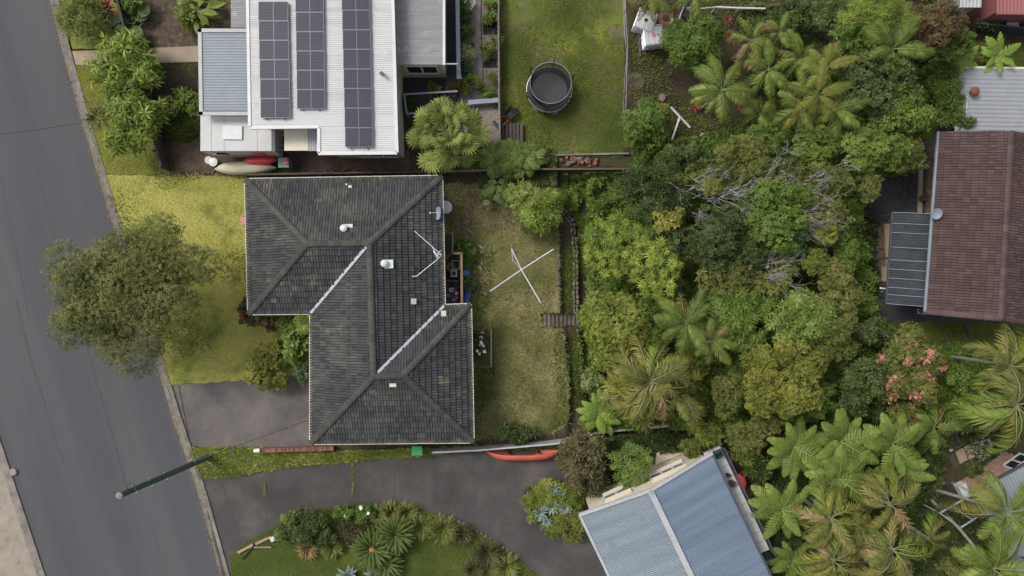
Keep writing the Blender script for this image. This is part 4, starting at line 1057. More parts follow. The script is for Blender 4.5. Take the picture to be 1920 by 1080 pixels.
def frond_mesh(key, L, pairs, ll, lw, e0, e1, lm, start=.14, fwd=.5, droop=.25, prof='palm', jit=.1, rm='rachis', bend=0.0):
    """One frond along +X from the origin: arching rachis with paired leaflets."""
    rng = np.random.default_rng(hash(key) % 1000 if 0 else sum(map(ord, key))); n = 24
    el = np.radians(np.linspace(e0, e1, n)); st = L / n
    rx = np.concatenate([[0], np.cumsum(np.cos(el) * st)]); rz = np.concatenate([[0], np.cumsum(np.sin(el) * st)])
    ts = np.linspace(start, .985, pairs); V, F, mi = [], [], []
    yaw = np.linspace(0, bend, n) ; ex = np.concatenate([[0], np.cumsum(np.cos(el) * np.cos(yaw) * st)]); ey = np.concatenate([[0], np.cumsum(np.cos(el) * np.sin(yaw) * st)]); strap = prof == 'fern'
    for t in ts:
        x, z = np.interp(t * n, np.arange(n + 1), rx), np.interp(t * n, np.arange(n + 1), rz); e = np.interp(t * n, np.arange(n), el)
        y_ = np.interp(t * n, np.arange(n), yaw); cx_, cy_ = math.cos(y_), math.sin(y_); px_, py_ = np.interp(t * n, np.arange(n + 1), ex), np.interp(t * n, np.arange(n + 1), ey)
        T = np.array([math.cos(e) * cx_, math.cos(e) * cy_, math.sin(e)]); N = np.array([-math.sin(e) * cx_, -math.sin(e) * cy_, math.cos(e)])
        u = (t - start) / (1 - start)
        w = (math.sin(PI * min(1, u * .82 + .16)) ** .6) if prof == 'palm' else (min(1, (u + .14) * 2.6) * (1 - u) ** .55 * 1.15 + .06)
        for sgn in (-1, 1):
            f = fwd + .5 * u + rng.normal(0, jit); S_ = np.array([-cy_ * sgn, cx_ * sgn, 0.0])
            d = S_ * math.cos(f) + T * math.sin(f) - N * (droop + rng.normal(0, jit)) ; d /= np.linalg.norm(d)
            ln = ll * w * (1 + rng.normal(0, jit * .5)); s = np.cross(d, N); s /= np.linalg.norm(s); s *= lw / 2
            b = np.array([px_, py_, z]); m = b + d * ln * .42 + N * lw * .12; k = len(V)
            q = b + d * ln - N * ln * droop * .5
            if strap:
                m2 = b + d * ln * .78 - N * ln * droop * .2; V += [b - s * .7, b + s * .7, m - s, m + s, m2 - s * .8, m2 + s * .8, q - s * .15, q + s * .15]; F += [(k, k + 1, k + 3, k + 2), (k + 2, k + 3, k + 5, k + 4), (k + 4, k + 5, k + 7, k + 6)]; mi += [0, 0, 0]
            else:
                V += [b, m - s, q, m + s]; F += [(k, k + 1, k + 2, k + 3)]; mi.append(0)
    k0 = len(V)
    for i in range(0, n + 1, 3):
        r = .022 * (1 - i / n) + .006
        V += [(ex[i], ey[i] - r, rz[i] + .004), (ex[i], ey[i], rz[i] + r * 1.2 + .004), (ex[i], ey[i] + r, rz[i] + .004)]
    for i in range(n // 3):
        a = k0 + i * 3; F += [(a, a + 1, a + 4, a + 3), (a + 1, a + 2, a + 5, a + 4)]; mi += [1, 1]
    me = np_mesh('frond', V, F, mi); me.materials.append(MT[lm]); me.materials.append(MT[rm]); FR[key] = me
def fan_mesh(key, r, n, pet, lm):
    """A fan leaf: petiole along +X, then segments spread round its end, drooping at their tips."""
    rng = np.random.default_rng(5); V, F, mi = [], [], []
    for i in range(n):
        a = math.radians(-125 + 250 * i / (n - 1)); L = r * (1 - .22 * (abs(a) / 2.2) ** 2) * rng.uniform(.92, 1.05)
        d = np.array([math.cos(a), math.sin(a), 0]); s = np.array([-d[1], d[0], 0]); w = r * math.radians(250) / n * .36
        b = np.array([pet, 0, 0.0]); k = len(V); h = .05 * (1 if i % 2 else -1)
        V += [b, b + d * L * .55 - s * w + (0, 0, .02 + h * .4), b + d * L * .62 + (0, 0, .06), b + d * L * .55 + s * w + (0, 0, .02 - h * .4), b + d * L + (0, 0, -.28 * r)]
        F += [(k, k + 1, k + 2, k + 2), (k, k + 2, k + 3, k + 3)] if 0 else [(k, k + 1, k + 4, k + 2), (k, k + 2, k + 4, k + 3)]
        mi += [0, 0]
    k = len(V); q = .018; V += [(0, -q, 0), (0, q, 0), (pet, q, .01), (pet, -q, .01)]; F.append((k, k + 1, k + 2, k + 3)); mi.append(1)
    me = np_mesh('fan_leaf', V, F, mi); me.materials.append(MT[lm]); me.materials.append(MT['rachis']); FR[key] = me
def lobed_mesh(key, L, W_, lm, lobes=5):
    """A large heart- or split-leaf blade along +X on a short stalk, cupped along its midrib."""
    V, F, mi = [], [], []; st = L * .35; n = max(6, lobes * 4)
    for sg in (-1, 1):
        for i in range(n):
            u0, u1 = i / n, (i + 1) / n
            def wv(u): return W_ / 2 * (math.sin(PI * min(1, .12 + u * .9)) ** .7) * (1 - .28 * (math.cos(2 * PI * u * lobes) * .5 + .5) if lobes > 2 else 1)
            k = len(V)
            for u in (u0, u1):
                x = st + L * u; z = -.25 * L * u * u
                V += [(x, 0, z), (x + .1 * L * (1 - u), sg * wv(u), z + .05 * L - .12 * wv(u))]
            F.append((k, k + 2, k + 3, k + 1)); mi.append(0)
    k = len(V); q = .012; V += [(0, -q, -.1), (0, q, -.1), (st, q, 0), (st, -q, 0)]; F.append((k, k + 1, k + 2, k + 3)); mi.append(1)
    me = np_mesh('leaf', V, F, mi); me.materials.append(MT[lm]); me.materials.append(MT['rachis']); FR[key] = me
def blade_mesh(key, L, w, e0, e1, lm, cup=.12):
    """One strap leaf along +X, arching."""
    n = 5; el = np.radians(np.linspace(e0, e1, n)); st = L / n
    x = np.concatenate([[0], np.cumsum(np.cos(el) * st)]); z = np.concatenate([[0], np.cumsum(np.sin(el) * st)]); V = []
    for i in range(n + 1):
        u = i / n; h = w / 2 * (math.sin(PI * (.28 + .72 * u)) ** .8 if i < n else .02)
        V += [(x[i], -h, z[i] + cup * h), (x[i], 0, z[i]), (x[i], h, z[i] + cup * h)]
    F = []
    for i in range(n):
        a = i * 3; F += [(a, a + 1, a + 4, a + 3), (a + 1, a + 2, a + 5, a + 4)]
    me = np_mesh('leaf', V, F); me.materials.append(MT[lm]); FR[key] = me

for sfx, lm in (('', 'lf_palm'), ('_yel', 'lf_palmyel'), ('_olv', 'lf_palmolive'), ('_brn', 'lf_palmbrown')):
    rm = 'rachis_pale' if sfx in ('_olv', '_brn') else 'rachis'
    frond_mesh('palm_up' + sfx, 2.3, 40, .62, .06, 62, -5, lm, fwd=.55, droop=.25, rm=rm)
    frond_mesh('palm_mid' + sfx, 2.5, 44, .68, .062, 34, -38, lm, fwd=.5, droop=.4, rm=rm)
    frond_mesh('palm_low' + sfx, 2.4, 42, .62, .06, 4, -62, lm, fwd=.45, droop=.55, jit=.16, rm=rm)
    for w_, bd in (('_l', .9), ('_r', -.9), ('_k', -1.5)):
        frond_mesh('blown' + w_ + sfx, 2.5, 46, .66, .065, 30, -40, lm, fwd=.75, droop=.6, jit=.22, rm=rm, bend=bd)
for sfx, lm in (('', 'lf_fern'), ('_lime', 'lf_fernlime'), ('_brown', 'lf_fernbrown')):
    frond_mesh('fern_a' + sfx, 2.1, 15, .56, .102, 20, -20, lm, start=.12, fwd=.28, droop=.12, prof='fern', jit=.05)
    frond_mesh('fern_b' + sfx, 1.8, 14, .46, .096, 44, -6, lm, start=.12, fwd=.3, droop=.14, prof='fern', jit=.05)
frond_mesh('cycad', 1.25, 46, .2, .03, 34, -6, 'lf_cycad', start=.1, fwd=.6, droop=.02, jit=.04)
fan_mesh('fan', .5, 15, 1.1, 'lf_fan'); fan_mesh('fan_small', .7, 20, .5, 'lf_palmyel')
lobed_mesh('monstera', .72, .62, 'lf_bluegreen', 5); lobed_mesh('monstera_var', .72, .6, 'lf_weed', 5); lobed_mesh('taro', .75, .6, 'lf_bluegreen', 1); lobed_mesh('banana', 1.1, .42, 'lf_lime', 1)  # second monstera leaf is coloured weed green
lobed_mesh('philo', .55, .46, 'lf_glossy', 4); lobed_mesh('papaya', .5, .48, 'lf_bluegreen', 5)
frond_mesh('split', .75, 9, .38, .075, 15, -30, 'lf_mid', start=.06, fwd=.42, droop=.15, prof='fern', jit=.06); frond_mesh('split_lit', .75, 9, .38, .075, 15, -30, 'lf_weed', start=.06, fwd=.42, droop=.15, prof='fern', jit=.06)  # second split leaf is the same frond in weed green
blade_mesh('agave', .62, .17, 38, 20, 'lf_agave', .5); blade_mesh('agave_s', .4, .12, 60, 40, 'lf_agave', .5)
blade_mesh('broms', .5, .07, 60, -10, 'lf_redfl'); blade_mesh('maroon', .5, .08, 65, 0, 'lf_maroon'); blade_mesh('yucca', .75, .06, 50, 10, 'lf_tuft')
blade_mesh('rosette', .42, .068, 26, -30, 'lf_umbrella', .5); blade_mesh('rosette_pale', .42, .075, 26, -30, 'lf_palestar', .5); blade_mesh('rosette_dk', .42, .1, 28, -20, 'lf_glossy', .5)

def palm(name, label, cat, px, py, zc, Lpx, n, keys, group=None, az0=None, spread=None, base=None, trunk_r=.11, tilt_j=6, part='frond', lift=0.0, tm='palmtrunk', el=None, roll=12):
    """Trunk with fronds as parts; keys go from the youngest (centre) to the oldest fronds."""
    nveg[0] += 1; q = random.Random(500 + nveg[0]); c0 = P(px, py, zc); gz = float(GZ(c0.x, c0.y)); z = gz + zc; c = P(px, py, z)
    b = Vector((c.x, c.y, gz)) if base is None else G(*base)
    t = thing(name, label, cat, b, group)
    mb = MB(); bend = Vector((q.uniform(-.1, .1), q.uniform(-.1, .1), 0))
    mb.tube([b - Vector((0, 0, .1)), b.lerp(c, .5) + bend, c + Vector((0, 0, .02))], [trunk_r * 1.25, trunk_r, trunk_r * .9], 9)
    mb.build('trunk', MT[tm], t); a = q.uniform(0, 6)
    for i in range(n):
        u = i / max(1, n - 1); k = keys[min(len(keys) - 1, int(u * len(keys) * .999))]
        if isinstance(k, tuple): k = q.choice(k)
        me = FR[k]; L0 = max(v.co.x for v in me.vertices) if 'L0' not in me else me['L0']; me['L0'] = L0
        s = M(Lpx, z) / L0 * q.uniform(.8, 1.12)
        if part == 'fan_leaf': s *= .5 + .5 * u
        o = link(part, me, None, t); a += 2.39996 + q.uniform(-.25, .25)
        az = a if spread is None else az0 + spread * (q.random() - .5)
        o.location = c - b + Vector((0, 0, lift * (1 - u)))
        o.rotation_euler = (math.radians(q.uniform(-roll, roll)), -math.radians(q.uniform(-tilt_j, tilt_j) + (0 if el is None else el[0] + (el[1] - el[0]) * u)), az); o.scale = (s, s, s)
    return t
def rosette_tree(name, label, cat, px, py, zc, rx, ry, n, key, leaf_n=11, scale=1.0, crown=None, zr=.4, group=None, tm='trunk'):
    """Branching tree whose twig ends carry star-like whorls of strap leaves, each whorl a part."""
    nveg[0] += 1; q = random.Random(900 + nveg[0]); rng = np.random.default_rng(900 + nveg[0])
    c0 = P(px, py, zc); gz = float(GZ(c0.x, c0.y)); z = gz + zc; c = P(px, py, z); b = Vector((c.x, c.y, gz)); t = thing(name, label, cat, b, group)
    RX, RY = M(rx, z), M(ry, z); RZ = min(RX, RY) * zr
    bl = FR[key]; nv = len(bl.vertices); co = np.empty(nv * 3, np.float32); bl.vertices.foreach_get('co', co); co = co.reshape(-1, 3)
    fc = np.array([list(p.vertices) for p in bl.polygons]); ms = []
    for v_ in range(3):
        V, F = [], []
        for ring, (m_, el, s_) in enumerate(((leaf_n, -4, 1.0), (leaf_n // 2, 30, .6))):
            for j in range(m_):
                a = 2 * PI * (j + .4 * ring + q.uniform(-.2, .2)) / m_; e = -math.radians(el + q.uniform(-8, 8))
                Rm = np.array(Matrix.Rotation(a, 3, 'Z') @ Matrix.Rotation(e, 3, 'Y')); F.append(fc + len(V) * nv); V.append(co * s_ * q.uniform(.85, 1.1) @ Rm.T)
        nf = sum(len(f) for f in F); mi = [0] * nf; k0 = sum(len(v) for v in V)
        hub = [(.032 * math.cos(PI * j / 3), .032 * math.sin(PI * j / 3), .1) for j in range(6)] + [(0, 0, .14)] * 1
        V.append(np.array(hub)); F.append(np.array([(k0 + j, k0 + (j + 1) % 6, k0 + 6, k0 + 6) for j in range(0)]).reshape(-1, 4).astype(int)); F.append(np.array([(k0, k0 + 1, k0 + 2, k0 + 3), (k0, k0 + 3, k0 + 4, k0 + 5)])); mi += [1, 1]
        me = np_mesh('leaf_whorl', np.concatenate(V), np.concatenate(F), mi); me.materials.append(bl.materials[0]); me.materials.append(MT['rust']); ms.append(me)
    pts = []; tries = 0
    while len(pts) < n and tries < 9000:
        tries += 1; d = dirs(rng, 1, -.1)[0] * rng.uniform(.55, 1.0); p = d * np.array([RX, RY, RZ])
        lim = 1.55 * math.sqrt(RX * RY / n) * .92
        if all((p[0] - w[0]) ** 2 + (p[1] - w[1]) ** 2 + .3 * (p[2] - w[2]) ** 2 > lim * lim for w in pts): pts.append(p)
        elif tries % 60 == 0: n -= 1
    if crown:
        cl, rad = clumps(rng, (RX * .92, RY * .92, RZ * .7), 26, .3); pos, d = crown_pts(rng, cl, rad, int(RX * RY * 120)); pos[:, 2] -= .35
        V, Fq = whorls(rng, pos + np.array(c - b), d + [0, 0, .6], 6, .3, .07); link('crown', np_mesh('crown', V, Fq), MT[crown], t)
    for p in pts:
        o = link('leaf_whorl', q.choice(ms), None, t); o.location = c - b + Vector(p)
        o.rotation_euler = (p[1] / RY * -.3, p[0] / RX * .3, q.uniform(0, 6)); s = scale * q.uniform(.85, 1.15); o.scale = (s, s, s)
    mb = MB(); fork = b.lerp(c, .4); mb.tube([b - Vector((0, 0, .1)), fork], [.12, .09], 8)
    for p in pts[::2]:
        e = c + Vector(p); mb.tube([fork, fork.lerp(e, .55) - Vector((0, 0, .15)), e], [.05, .03, .012], 5)
    mb.build('trunk', MT[tm], t); return t
def tuft(name, label, cat, px, py, rpx, lm, n=120, w=.05, h=.6, group=None, L=None, zb=None, flowers=None, ell=1.0):
    """A clump of arching strap leaves."""
    nveg[0] += 1; rng = np.random.default_rng(1500 + nveg[0]); b = G(px, py, .0) if zb is None else P(px, py, zb); R_ = M(rpx)
    t = thing(name, label, cat, b, group); a = rng.uniform(0, 2 * PI, n); r0 = R_ * .35 * np.sqrt(rng.uniform(0, 1, n))
    b0 = np.stack([np.cos(a) * r0, np.sin(a) * r0 * ell, np.full(n, .0)], -1); a2 = a + rng.normal(0, .5, n); ln = R_ * rng.uniform(.6, 1.1, n)
    d = np.stack([np.cos(a2), np.sin(a2) * ell, np.zeros(n)], -1); s = np.stack([-np.sin(a2), np.cos(a2), np.zeros(n)], -1) * w / 2; up = np.array([0, 0, 1.0])
    hh = (h * rng.uniform(.5, 1.1, n))[:, None]; l = ln[:, None]
    p1 = b0 + d * l * .35 + up * hh * .8; p2 = b0 + d * l * .75 + up * hh; p3 = b0 + d * l + up * hh * .55
    V = np.stack([b0 - s, b0 + s, p1 - s, p1 + s, p2 - s * .7, p2 + s * .7, p3], 1); k = np.arange(n)[:, None] * 7
    F = np.concatenate([k + [0, 1, 3, 2], k + [2, 3, 5, 4]]); T3 = k + [4, 5, 6, 6]
    F = np.concatenate([F, np.concatenate([k + [4, 5, 6, 4]])]) if 0 else F
    V = V.reshape(-1, 3)
    V2 = np.concatenate([V, V.reshape(-1, 7, 3)[:, 6]]); ex = len(V) + np.arange(n)[:, None]
    F = np.concatenate([F, np.concatenate([k + [4, 5, 6], ex], 1)])
    link('foliage', np_mesh('foliage', V2, F), MT[lm], t)
    if flowers:
        fm, nf = flowers; ang = rng.uniform(0, 2 * PI, nf); rr = R_ * np.sqrt(rng.uniform(0, .8, nf)); P0 = np.stack([np.cos(ang) * rr, np.sin(ang) * rr, h * rng.uniform(.9, 1.2, nf)], -1)
        V, Fq = whorls(rng, P0, np.tile([0, 0, 1.0], (nf, 1)), 5, .09, .06); link('blossom', np_mesh('blossom', V, Fq), MT[fm], t)
    return t
def rosette(name, label, cat, px, py, z, rpx, keys, rings, group=None, zb=None, core=None):
    """Ground rosette with each leaf a part (agaves, cycads, bromeliads)."""
    nveg[0] += 1; q = random.Random(2000 + nveg[0]); b = G(px, py) if zb is None else P(px, py, zb)
    t = thing(name, label, cat, b, group)
    for k, m_, el, s_ in rings:
        me = FR[k]; L0 = max(v.co.x for v in me.vertices)
        for j in range(m_):
            s = M(rpx) / L0 * s_ * q.uniform(.9, 1.08); o = link('leaf' if k != 'cycad' else 'frond', me, None, t)
            o.location = (0, 0, z); o.rotation_euler = (q.uniform(-.1, .1), -math.radians(el + q.uniform(-6, 6)), 2 * PI * (j + q.uniform(-.3, .3)) / m_ + el); o.scale = (s, s, s)
    mb = MB(); mb.tube([b - Vector((0, 0, .03)), b + Vector((0, 0, z))], [.1, .07], 8); mb.build('stem', MT['trunk'], t)
    if core:
        mb = MB(); mb.ball(b + Vector((0, 0, z + .12)), .26, .26, .2, 12, 7, .06, 3); mb.build('cone', MT[core], t)
    return t
def leaf_clump(name, label, cat, px, py, z, rpx, key, n, lpx, group=None, ry=None, zr=.4):
    """Big separate leaves, each a part, held over a mound."""
    nveg[0] += 1; q = random.Random(2500 + nveg[0]); b = G(px, py); t = thing(name, label, cat, b, group); me = [FR[k] for k in (key if isinstance(key, tuple) else (key,))]
    RX, RY = M(rpx), M(ry or rpx)
    for i in range(n):
        m_ = q.choice(me); L0 = max(v.co.x for v in m_.vertices); a = i * 2.4; r = math.sqrt((i + .5) / n) * .8
        o = link('leaf', m_, None, t); s = M(lpx) / L0 * q.uniform(.75, 1.15); o.location = (math.cos(a) * r * RX, math.sin(a) * r * RY, z * (1 - r * r * zr) + q.uniform(-.1, .1))
        o.rotation_euler = (q.uniform(-.35, .35), q.uniform(-.2, .25), q.uniform(0, 6.3)); o.scale = (s, s, s)
    mb = MB()
    for i in range(0, n, 3):
        a = i * 2.4; r = math.sqrt((i + .5) / n) * .8; mb.tube([b - Vector((0, 0, .05)), b + Vector((math.cos(a) * r * RX, math.sin(a) * r * RY, z * (1 - r * r * zr) - .1))], [.03, .012], 5)
    mb.build('stem', MT['trunk'], t); return t
def twigs(name, label, px, py, z, deg, Lpx, n, m='twig', wide=.6, cat='bare branches', group=None, th=1.0):
    """A spray of leafless branches fanning from one limb."""
    nveg[0] += 1; q = random.Random(3000 + nveg[0]); gz = float(GZ(P(px, py, z).x, P(px, py, z).y)); c = P(px, py, gz + z); L = M(Lpx, z)
    b = Vector((c.x, c.y, gz)); t = thing(name, label, cat, b, group); mb = MB()
    def grow(p, a, e, L_, r, lv):
        pts = [p]; d = Vector((math.cos(a) * math.cos(e), math.sin(a) * math.cos(e), math.sin(e))); seg = 4
        for i in range(seg):
            d = (d + Vector((q.gauss(0, .16), q.gauss(0, .16), q.gauss(0, .1)))).normalized(); pts.append(pts[-1] + d * L_ / seg)
        mb.tube(pts, [r * (1 - .16 * i) for i in range(seg + 1)], 4)
        if lv > 0:
            for _ in range(3 if lv > 1 else 2):
                i = q.randint(1, seg); grow(pts[i], math.atan2(d.y, d.x) + q.choice((-1, 1)) * q.uniform(.25, .75) , q.uniform(-.05, .45), L_ * q.uniform(.5, .75), r * .6, lv - 1)
    for i in range(int(n * 1.6)): grow(c + Vector((q.gauss(0, .45), q.gauss(0, .35), q.uniform(-.3, .1))), math.radians(deg) + q.uniform(-wide, wide), q.uniform(-.1, .25), L * q.uniform(.3, .62), .015 * th, 2)
    mb.build('branches', MT[m], t)
    s = MB(); s.tube([b - Vector((0, 0, .1)), c], [.09, .05], 6); s.build('trunk', MT[m], t); return t
def blades(name, poly, n, h, w, lm, z=0.0, ground=False, seed=1, lean=.7, mask=None):
    """Loose grass blades over a plan polygon, as one mass."""
    rng = np.random.default_rng(seed); pl = np.array([(p[0], p[1]) for p in poly]); lo, hi = pl.min(0), pl.max(0); out = np.zeros((0, 2))
    lo = np.maximum(lo, [-31, -17.5]); hi = np.minimum(hi, [31, 17.5])
    while len(out) < n:
        p = rng.uniform(lo, hi, (n, 2)); ins = np.zeros(n, bool)
        for i in range(len(pl)):
            (x0, y0), (x1, y1) = pl[i], pl[(i + 1) % len(pl)]
            c = ((y0 > p[:, 1]) != (y1 > p[:, 1])); xx = (x1 - x0) * (p[:, 1] - y0) / ((y1 - y0) if y1 != y0 else 1e-9) + x0
            ins ^= c & (p[:, 0] < xx)
        if mask is not None: ins &= mask(p, rng)
        out = np.concatenate([out, p[ins]])
    p = out[:n]; a = rng.uniform(0, 2 * PI, n); zz = (GZ(p[:, 0], p[:, 1]) if ground else np.zeros(n)) + z
    b = np.stack([p[:, 0], p[:, 1], zz], -1); d = np.stack([np.cos(a), np.sin(a), np.zeros(n)], -1); s = np.stack([-np.sin(a), np.cos(a), np.zeros(n)], -1) * w / 2
    hh = h * rng.uniform(.4, 1.3, (n, 1)); ln = lean * rng.uniform(.5, 1.5, (n, 1)); up = np.array([0, 0, 1.0])
    m = b + up * hh * .55 + d * hh * ln * .5; q = b + up * hh * .75 + d * hh * ln * 1.1
    V = np.stack([b, m + s, q, m - s], 1).reshape(-1, 3)
    return tag(link(name, np_mesh(name, V, np.arange(4 * n).reshape(-1, 4)), MT[lm]), kind='stuff')

def patch(rng_seed, scale, thr):
    r = np.random.default_rng(rng_seed); k = r.uniform(-1, 1, (9, 2)) * scale; ph = r.uniform(0, 6.3, 9)
    def f(p, rng):
        v = sum(np.sin(p @ k[i] + ph[i]) for i in range(9)) / 3; return v + rng.normal(0, .25, len(p)) > thr
    return f
def thicket(name, px_poly, n, z0, z1, lm, zb=-.9, seed=1, ln=.2, wd=.085, k=6, mask=None):
    """Uncountable low growth: whorls of leaves at mixed heights over a plan polygon."""
    rng = np.random.default_rng(seed); pl = np.array([tuple(P(a, b, zb)[:2]) for a, b in px_poly]); lo, hi = pl.min(0), pl.max(0); out = np.zeros((0, 2))
    while len(out) < n:
        p = rng.uniform(lo, hi, (n, 2)); ins = np.zeros(n, bool)
        for i in range(len(pl)):
            (x0, y0), (x1, y1) = pl[i], pl[(i + 1) % len(pl)]; c = ((y0 > p[:, 1]) != (y1 > p[:, 1]))
            ins ^= c & (p[:, 0] < (x1 - x0) * (p[:, 1] - y0) / ((y1 - y0) if y1 != y0 else 1e-9) + x0)
        if mask is not None: ins &= mask(p, rng)
        out = np.concatenate([out, p[ins]])
    p = out[:n]; hgt = z0 + (z1 - z0) * (.5 + .5 * np.sin(p[:, 0] * 2.1 + 1.3 * np.sin(p[:, 1] * 1.7)) * np.sin(p[:, 1] * 2.3 + seed)) * rng.uniform(.5, 1, n)
    pos = np.stack([p[:, 0], p[:, 1], GZ(p[:, 0], p[:, 1]) + hgt], -1); ax = np.tile([0, 0, 1.0], (n, 1)) + rng.normal(0, .4, (n, 3))
    V, Fq = whorls(rng, pos, ax, k, ln, wd, (-.4, .5)); return tag(link(name, np_mesh(name, V, Fq), MT[lm]), kind='stuff')

# ------------------------------------------------------------------ grass and ground cover
thicket('undergrowth', [(1100, 330), (1600, 325), (1645, 790), (1110, 800), (1100, 560)], 17000, .2, 1.9, 'lf_mid', seed=51, ln=.24, wd=.09)
thicket('undergrowth', [(1330, 255), (1740, 130), (1700, 330), (1600, 330), (1180, 330), (1185, 285)], 6500, .1, 1.2, 'lf_mid', seed=52)
thicket('undergrowth', [(1430, 800), (1660, 780), (1760, 850), (1740, 1000), (1860, 1090), (1450, 1090)], 8000, .1, 1.0, 'lf_dark', seed=53, ln=.26)
thicket('undergrowth', [(1380, 20), (1760, -20), (1750, 110), (1560, 200), (1400, 170)], 7000, .1, .9, 'lf_dark', seed=54, mask=patch(12, 1.2, -.1))
thicket('undergrowth', [(1080, 830), (1250, 800), (1400, 790), (1400, 840), (1330, 830), (1220, 850), (1150, 900)], 2200, .05, .7, 'lf_dark', zb=0, seed=55)
thicket('undergrowth', [(1640, 690), (1780, 640), (1960, 720), (1960, 800), (1780, 800), (1700, 790)], 3600, .1, .8, 'lf_mid', seed=56)
thicket('weeds', [(1050, 330), (1125, 330), (1110, 560), (1092, 590), (1084, 420), (1060, 390)], 1500, .03, .3, 'lf_weed', seed=57, ln=.13, wd=.07, mask=patch(21, 2.4, .2))
thicket('weeds', [(880, 280), (1040, 285), (1040, 345), (900, 350)], 1600, .05, .5, 'lf_dark', zb=0, seed=58)
blades('grass', POLY['front_lawn'], 42000, .07, .022, 'gr_front', .07, seed=3)
blades('grass', POLY['front_verge'], 12000, .07, .022, 'gr_verge', .07, seed=4)
blades('grass', POLY['side_verge'], 16000, .13, .025, 'lf_weed', .05, seed=5)
blades('straw_grass', POLY['back_lawn'], 26000, .17, .022, 'gr_back', .03, seed=6, lean=1.6)
blades('grass', POLY['back_lawn'], 26000, .09, .028, 'lf_tuft', .03, seed=16, mask=patch(3, .9, .0))
blades('clover', POLY['clover_strip'], 7000, .1, .05, 'lf_weed', .05, seed=7)
blades('grass', gpts([(938, -30), (1172, -30), (1170, 295), (938, 298)]), 42000, .085, .024, 'gr_top', .04, seed=8, mask=patch(5, 1.1, -.35))
blades('grass', POLY['island_lawn'], 22000, .08, .024, 'gr_dark', .05, seed=9)
blades('grass', gpts([(1642, 604), (1960, 608), (1960, 700), (1650, 690)], -.85), 12000, .08, .025, 'gr_dark', 0.05, True, seed=10)
blades('grass', gpts([(1765, 75), (1960, 95), (1960, 140), (1765, 135)], -.85), 6000, .08, .025, 'gr_top', 0.05, True, seed=11)
blades('weeds', gpts([(1049, 330), (1120, 330), (1115, 520), (1090, 520), (1080, 420), (1052, 400)], -.6), 5200, .16, .06, 'lf_weed', .01, True, seed=12, mask=patch(9, 2.0, .15))
blades('weeds', gpts([(1058, 610), (1110, 610), (1120, 830), (1066, 810)], -.6), 4200, .16, .06, 'lf_weed', .01, True, seed=13, mask=patch(8, 2.0, .1))
blades('weeds', gpts([(1180, -20), (1560, -20), (1500, 330), (1180, 330)], -.4), 15000, .14, .045, 'gr_dark', .01, True, seed=14, mask=patch(2, .9, .1))
blades('weeds', gpts([(1049, 430), (1082, 430), (1084, 588), (1050, 588)], -.45), 2400, .12, .06, 'lf_weed', .01, True, seed=70, mask=patch(33, 2.2, .1))
blades('undergrowth', gpts([(1100, 330), (1640, 330), (1650, 800), (1100, 800)], -.9), 22000, .3, .1, 'lf_dark', .01, True, seed=15, mask=patch(4, .8, -.1))
blades('undergrowth', gpts([(1430, 780), (1920, 690), (1920, 1080), (1430, 1080)], -.9), 16000, .3, .09, 'lf_dark', .01, True, seed=17, mask=patch(6, .9, -.1))
blades('weeds', gpts([(880, 470), (935, 470), (920, 560), (905, 610), (880, 600)], 0), 1800, .16, .06, 'lf_weed', .03, seed=18, mask=patch(7, 2.2, .1))
blades('weeds', gpts([(290, 120), (376, 118), (378, 300), (300, 250)], 0), 3000, .16, .05, 'lf_weed', .03, seed=19, mask=patch(10, 1.6, .35))
blades('weeds', gpts([(890, 618), (924, 618), (930, 740), (892, 780)], 0), 2000, .2, .05, 'lf_weed', .03, seed=20)

# fallen leaves and grit where they gather
MT['litter'] = mat('litter', [(.1, .075, .04), (.2, .15, .08)], 4, .9, .2, rnd=.5)
kstrip = [(p[0] + dx, p[1]) for p, dx in [(q_, -5) for q_ in kerb_px[2:12]] + [(q_, 5) for q_ in kerb_px[2:12][::-1]]]
blades('leaf_litter', gpts(kstrip), 2600, .012, .05, 'litter', .022, seed=61, lean=4)
blades('leaf_litter', POLY['front_lawn'], 500, .012, .05, 'litter', .085, seed=62, lean=4)
blades('leaf_litter', POLY['driveway'], 220, .012, .035, 'litter', .026, seed=63, lean=4)
blades('leaf_litter', gpts([(380, 900), (640, 872), (1060, 845), (1090, 925), (1000, 1000), (760, 946), (600, 955), (440, 1030)]), 320, .012, .035, 'litter', .036, seed=64, lean=4)
blades('leaf_litter', gpts([(300, 322), (800, 322), (800, 330), (300, 332)]), 900, .02, .07, 'litter', .09, seed=65, lean=4)
blades('leaf_litter', gpts([(1610, 330), (1720, 280), (1720, 400), (1660, 600), (1612, 500)], -.9), 700, .012, .06, 'litter', .07, True, seed=66, lean=4)
blades('weeds', POLY['front_lawn'], 2600, .09, .06, 'lf_weed', .08, seed=67, mask=patch(31, 1.3, .7))
blades('weeds', gpts([(938, -30), (1172, -30), (1170, 295), (938, 298)]), 2200, .09, .06, 'lf_weed', .05, seed=68, mask=patch(32, 1.3, .5))

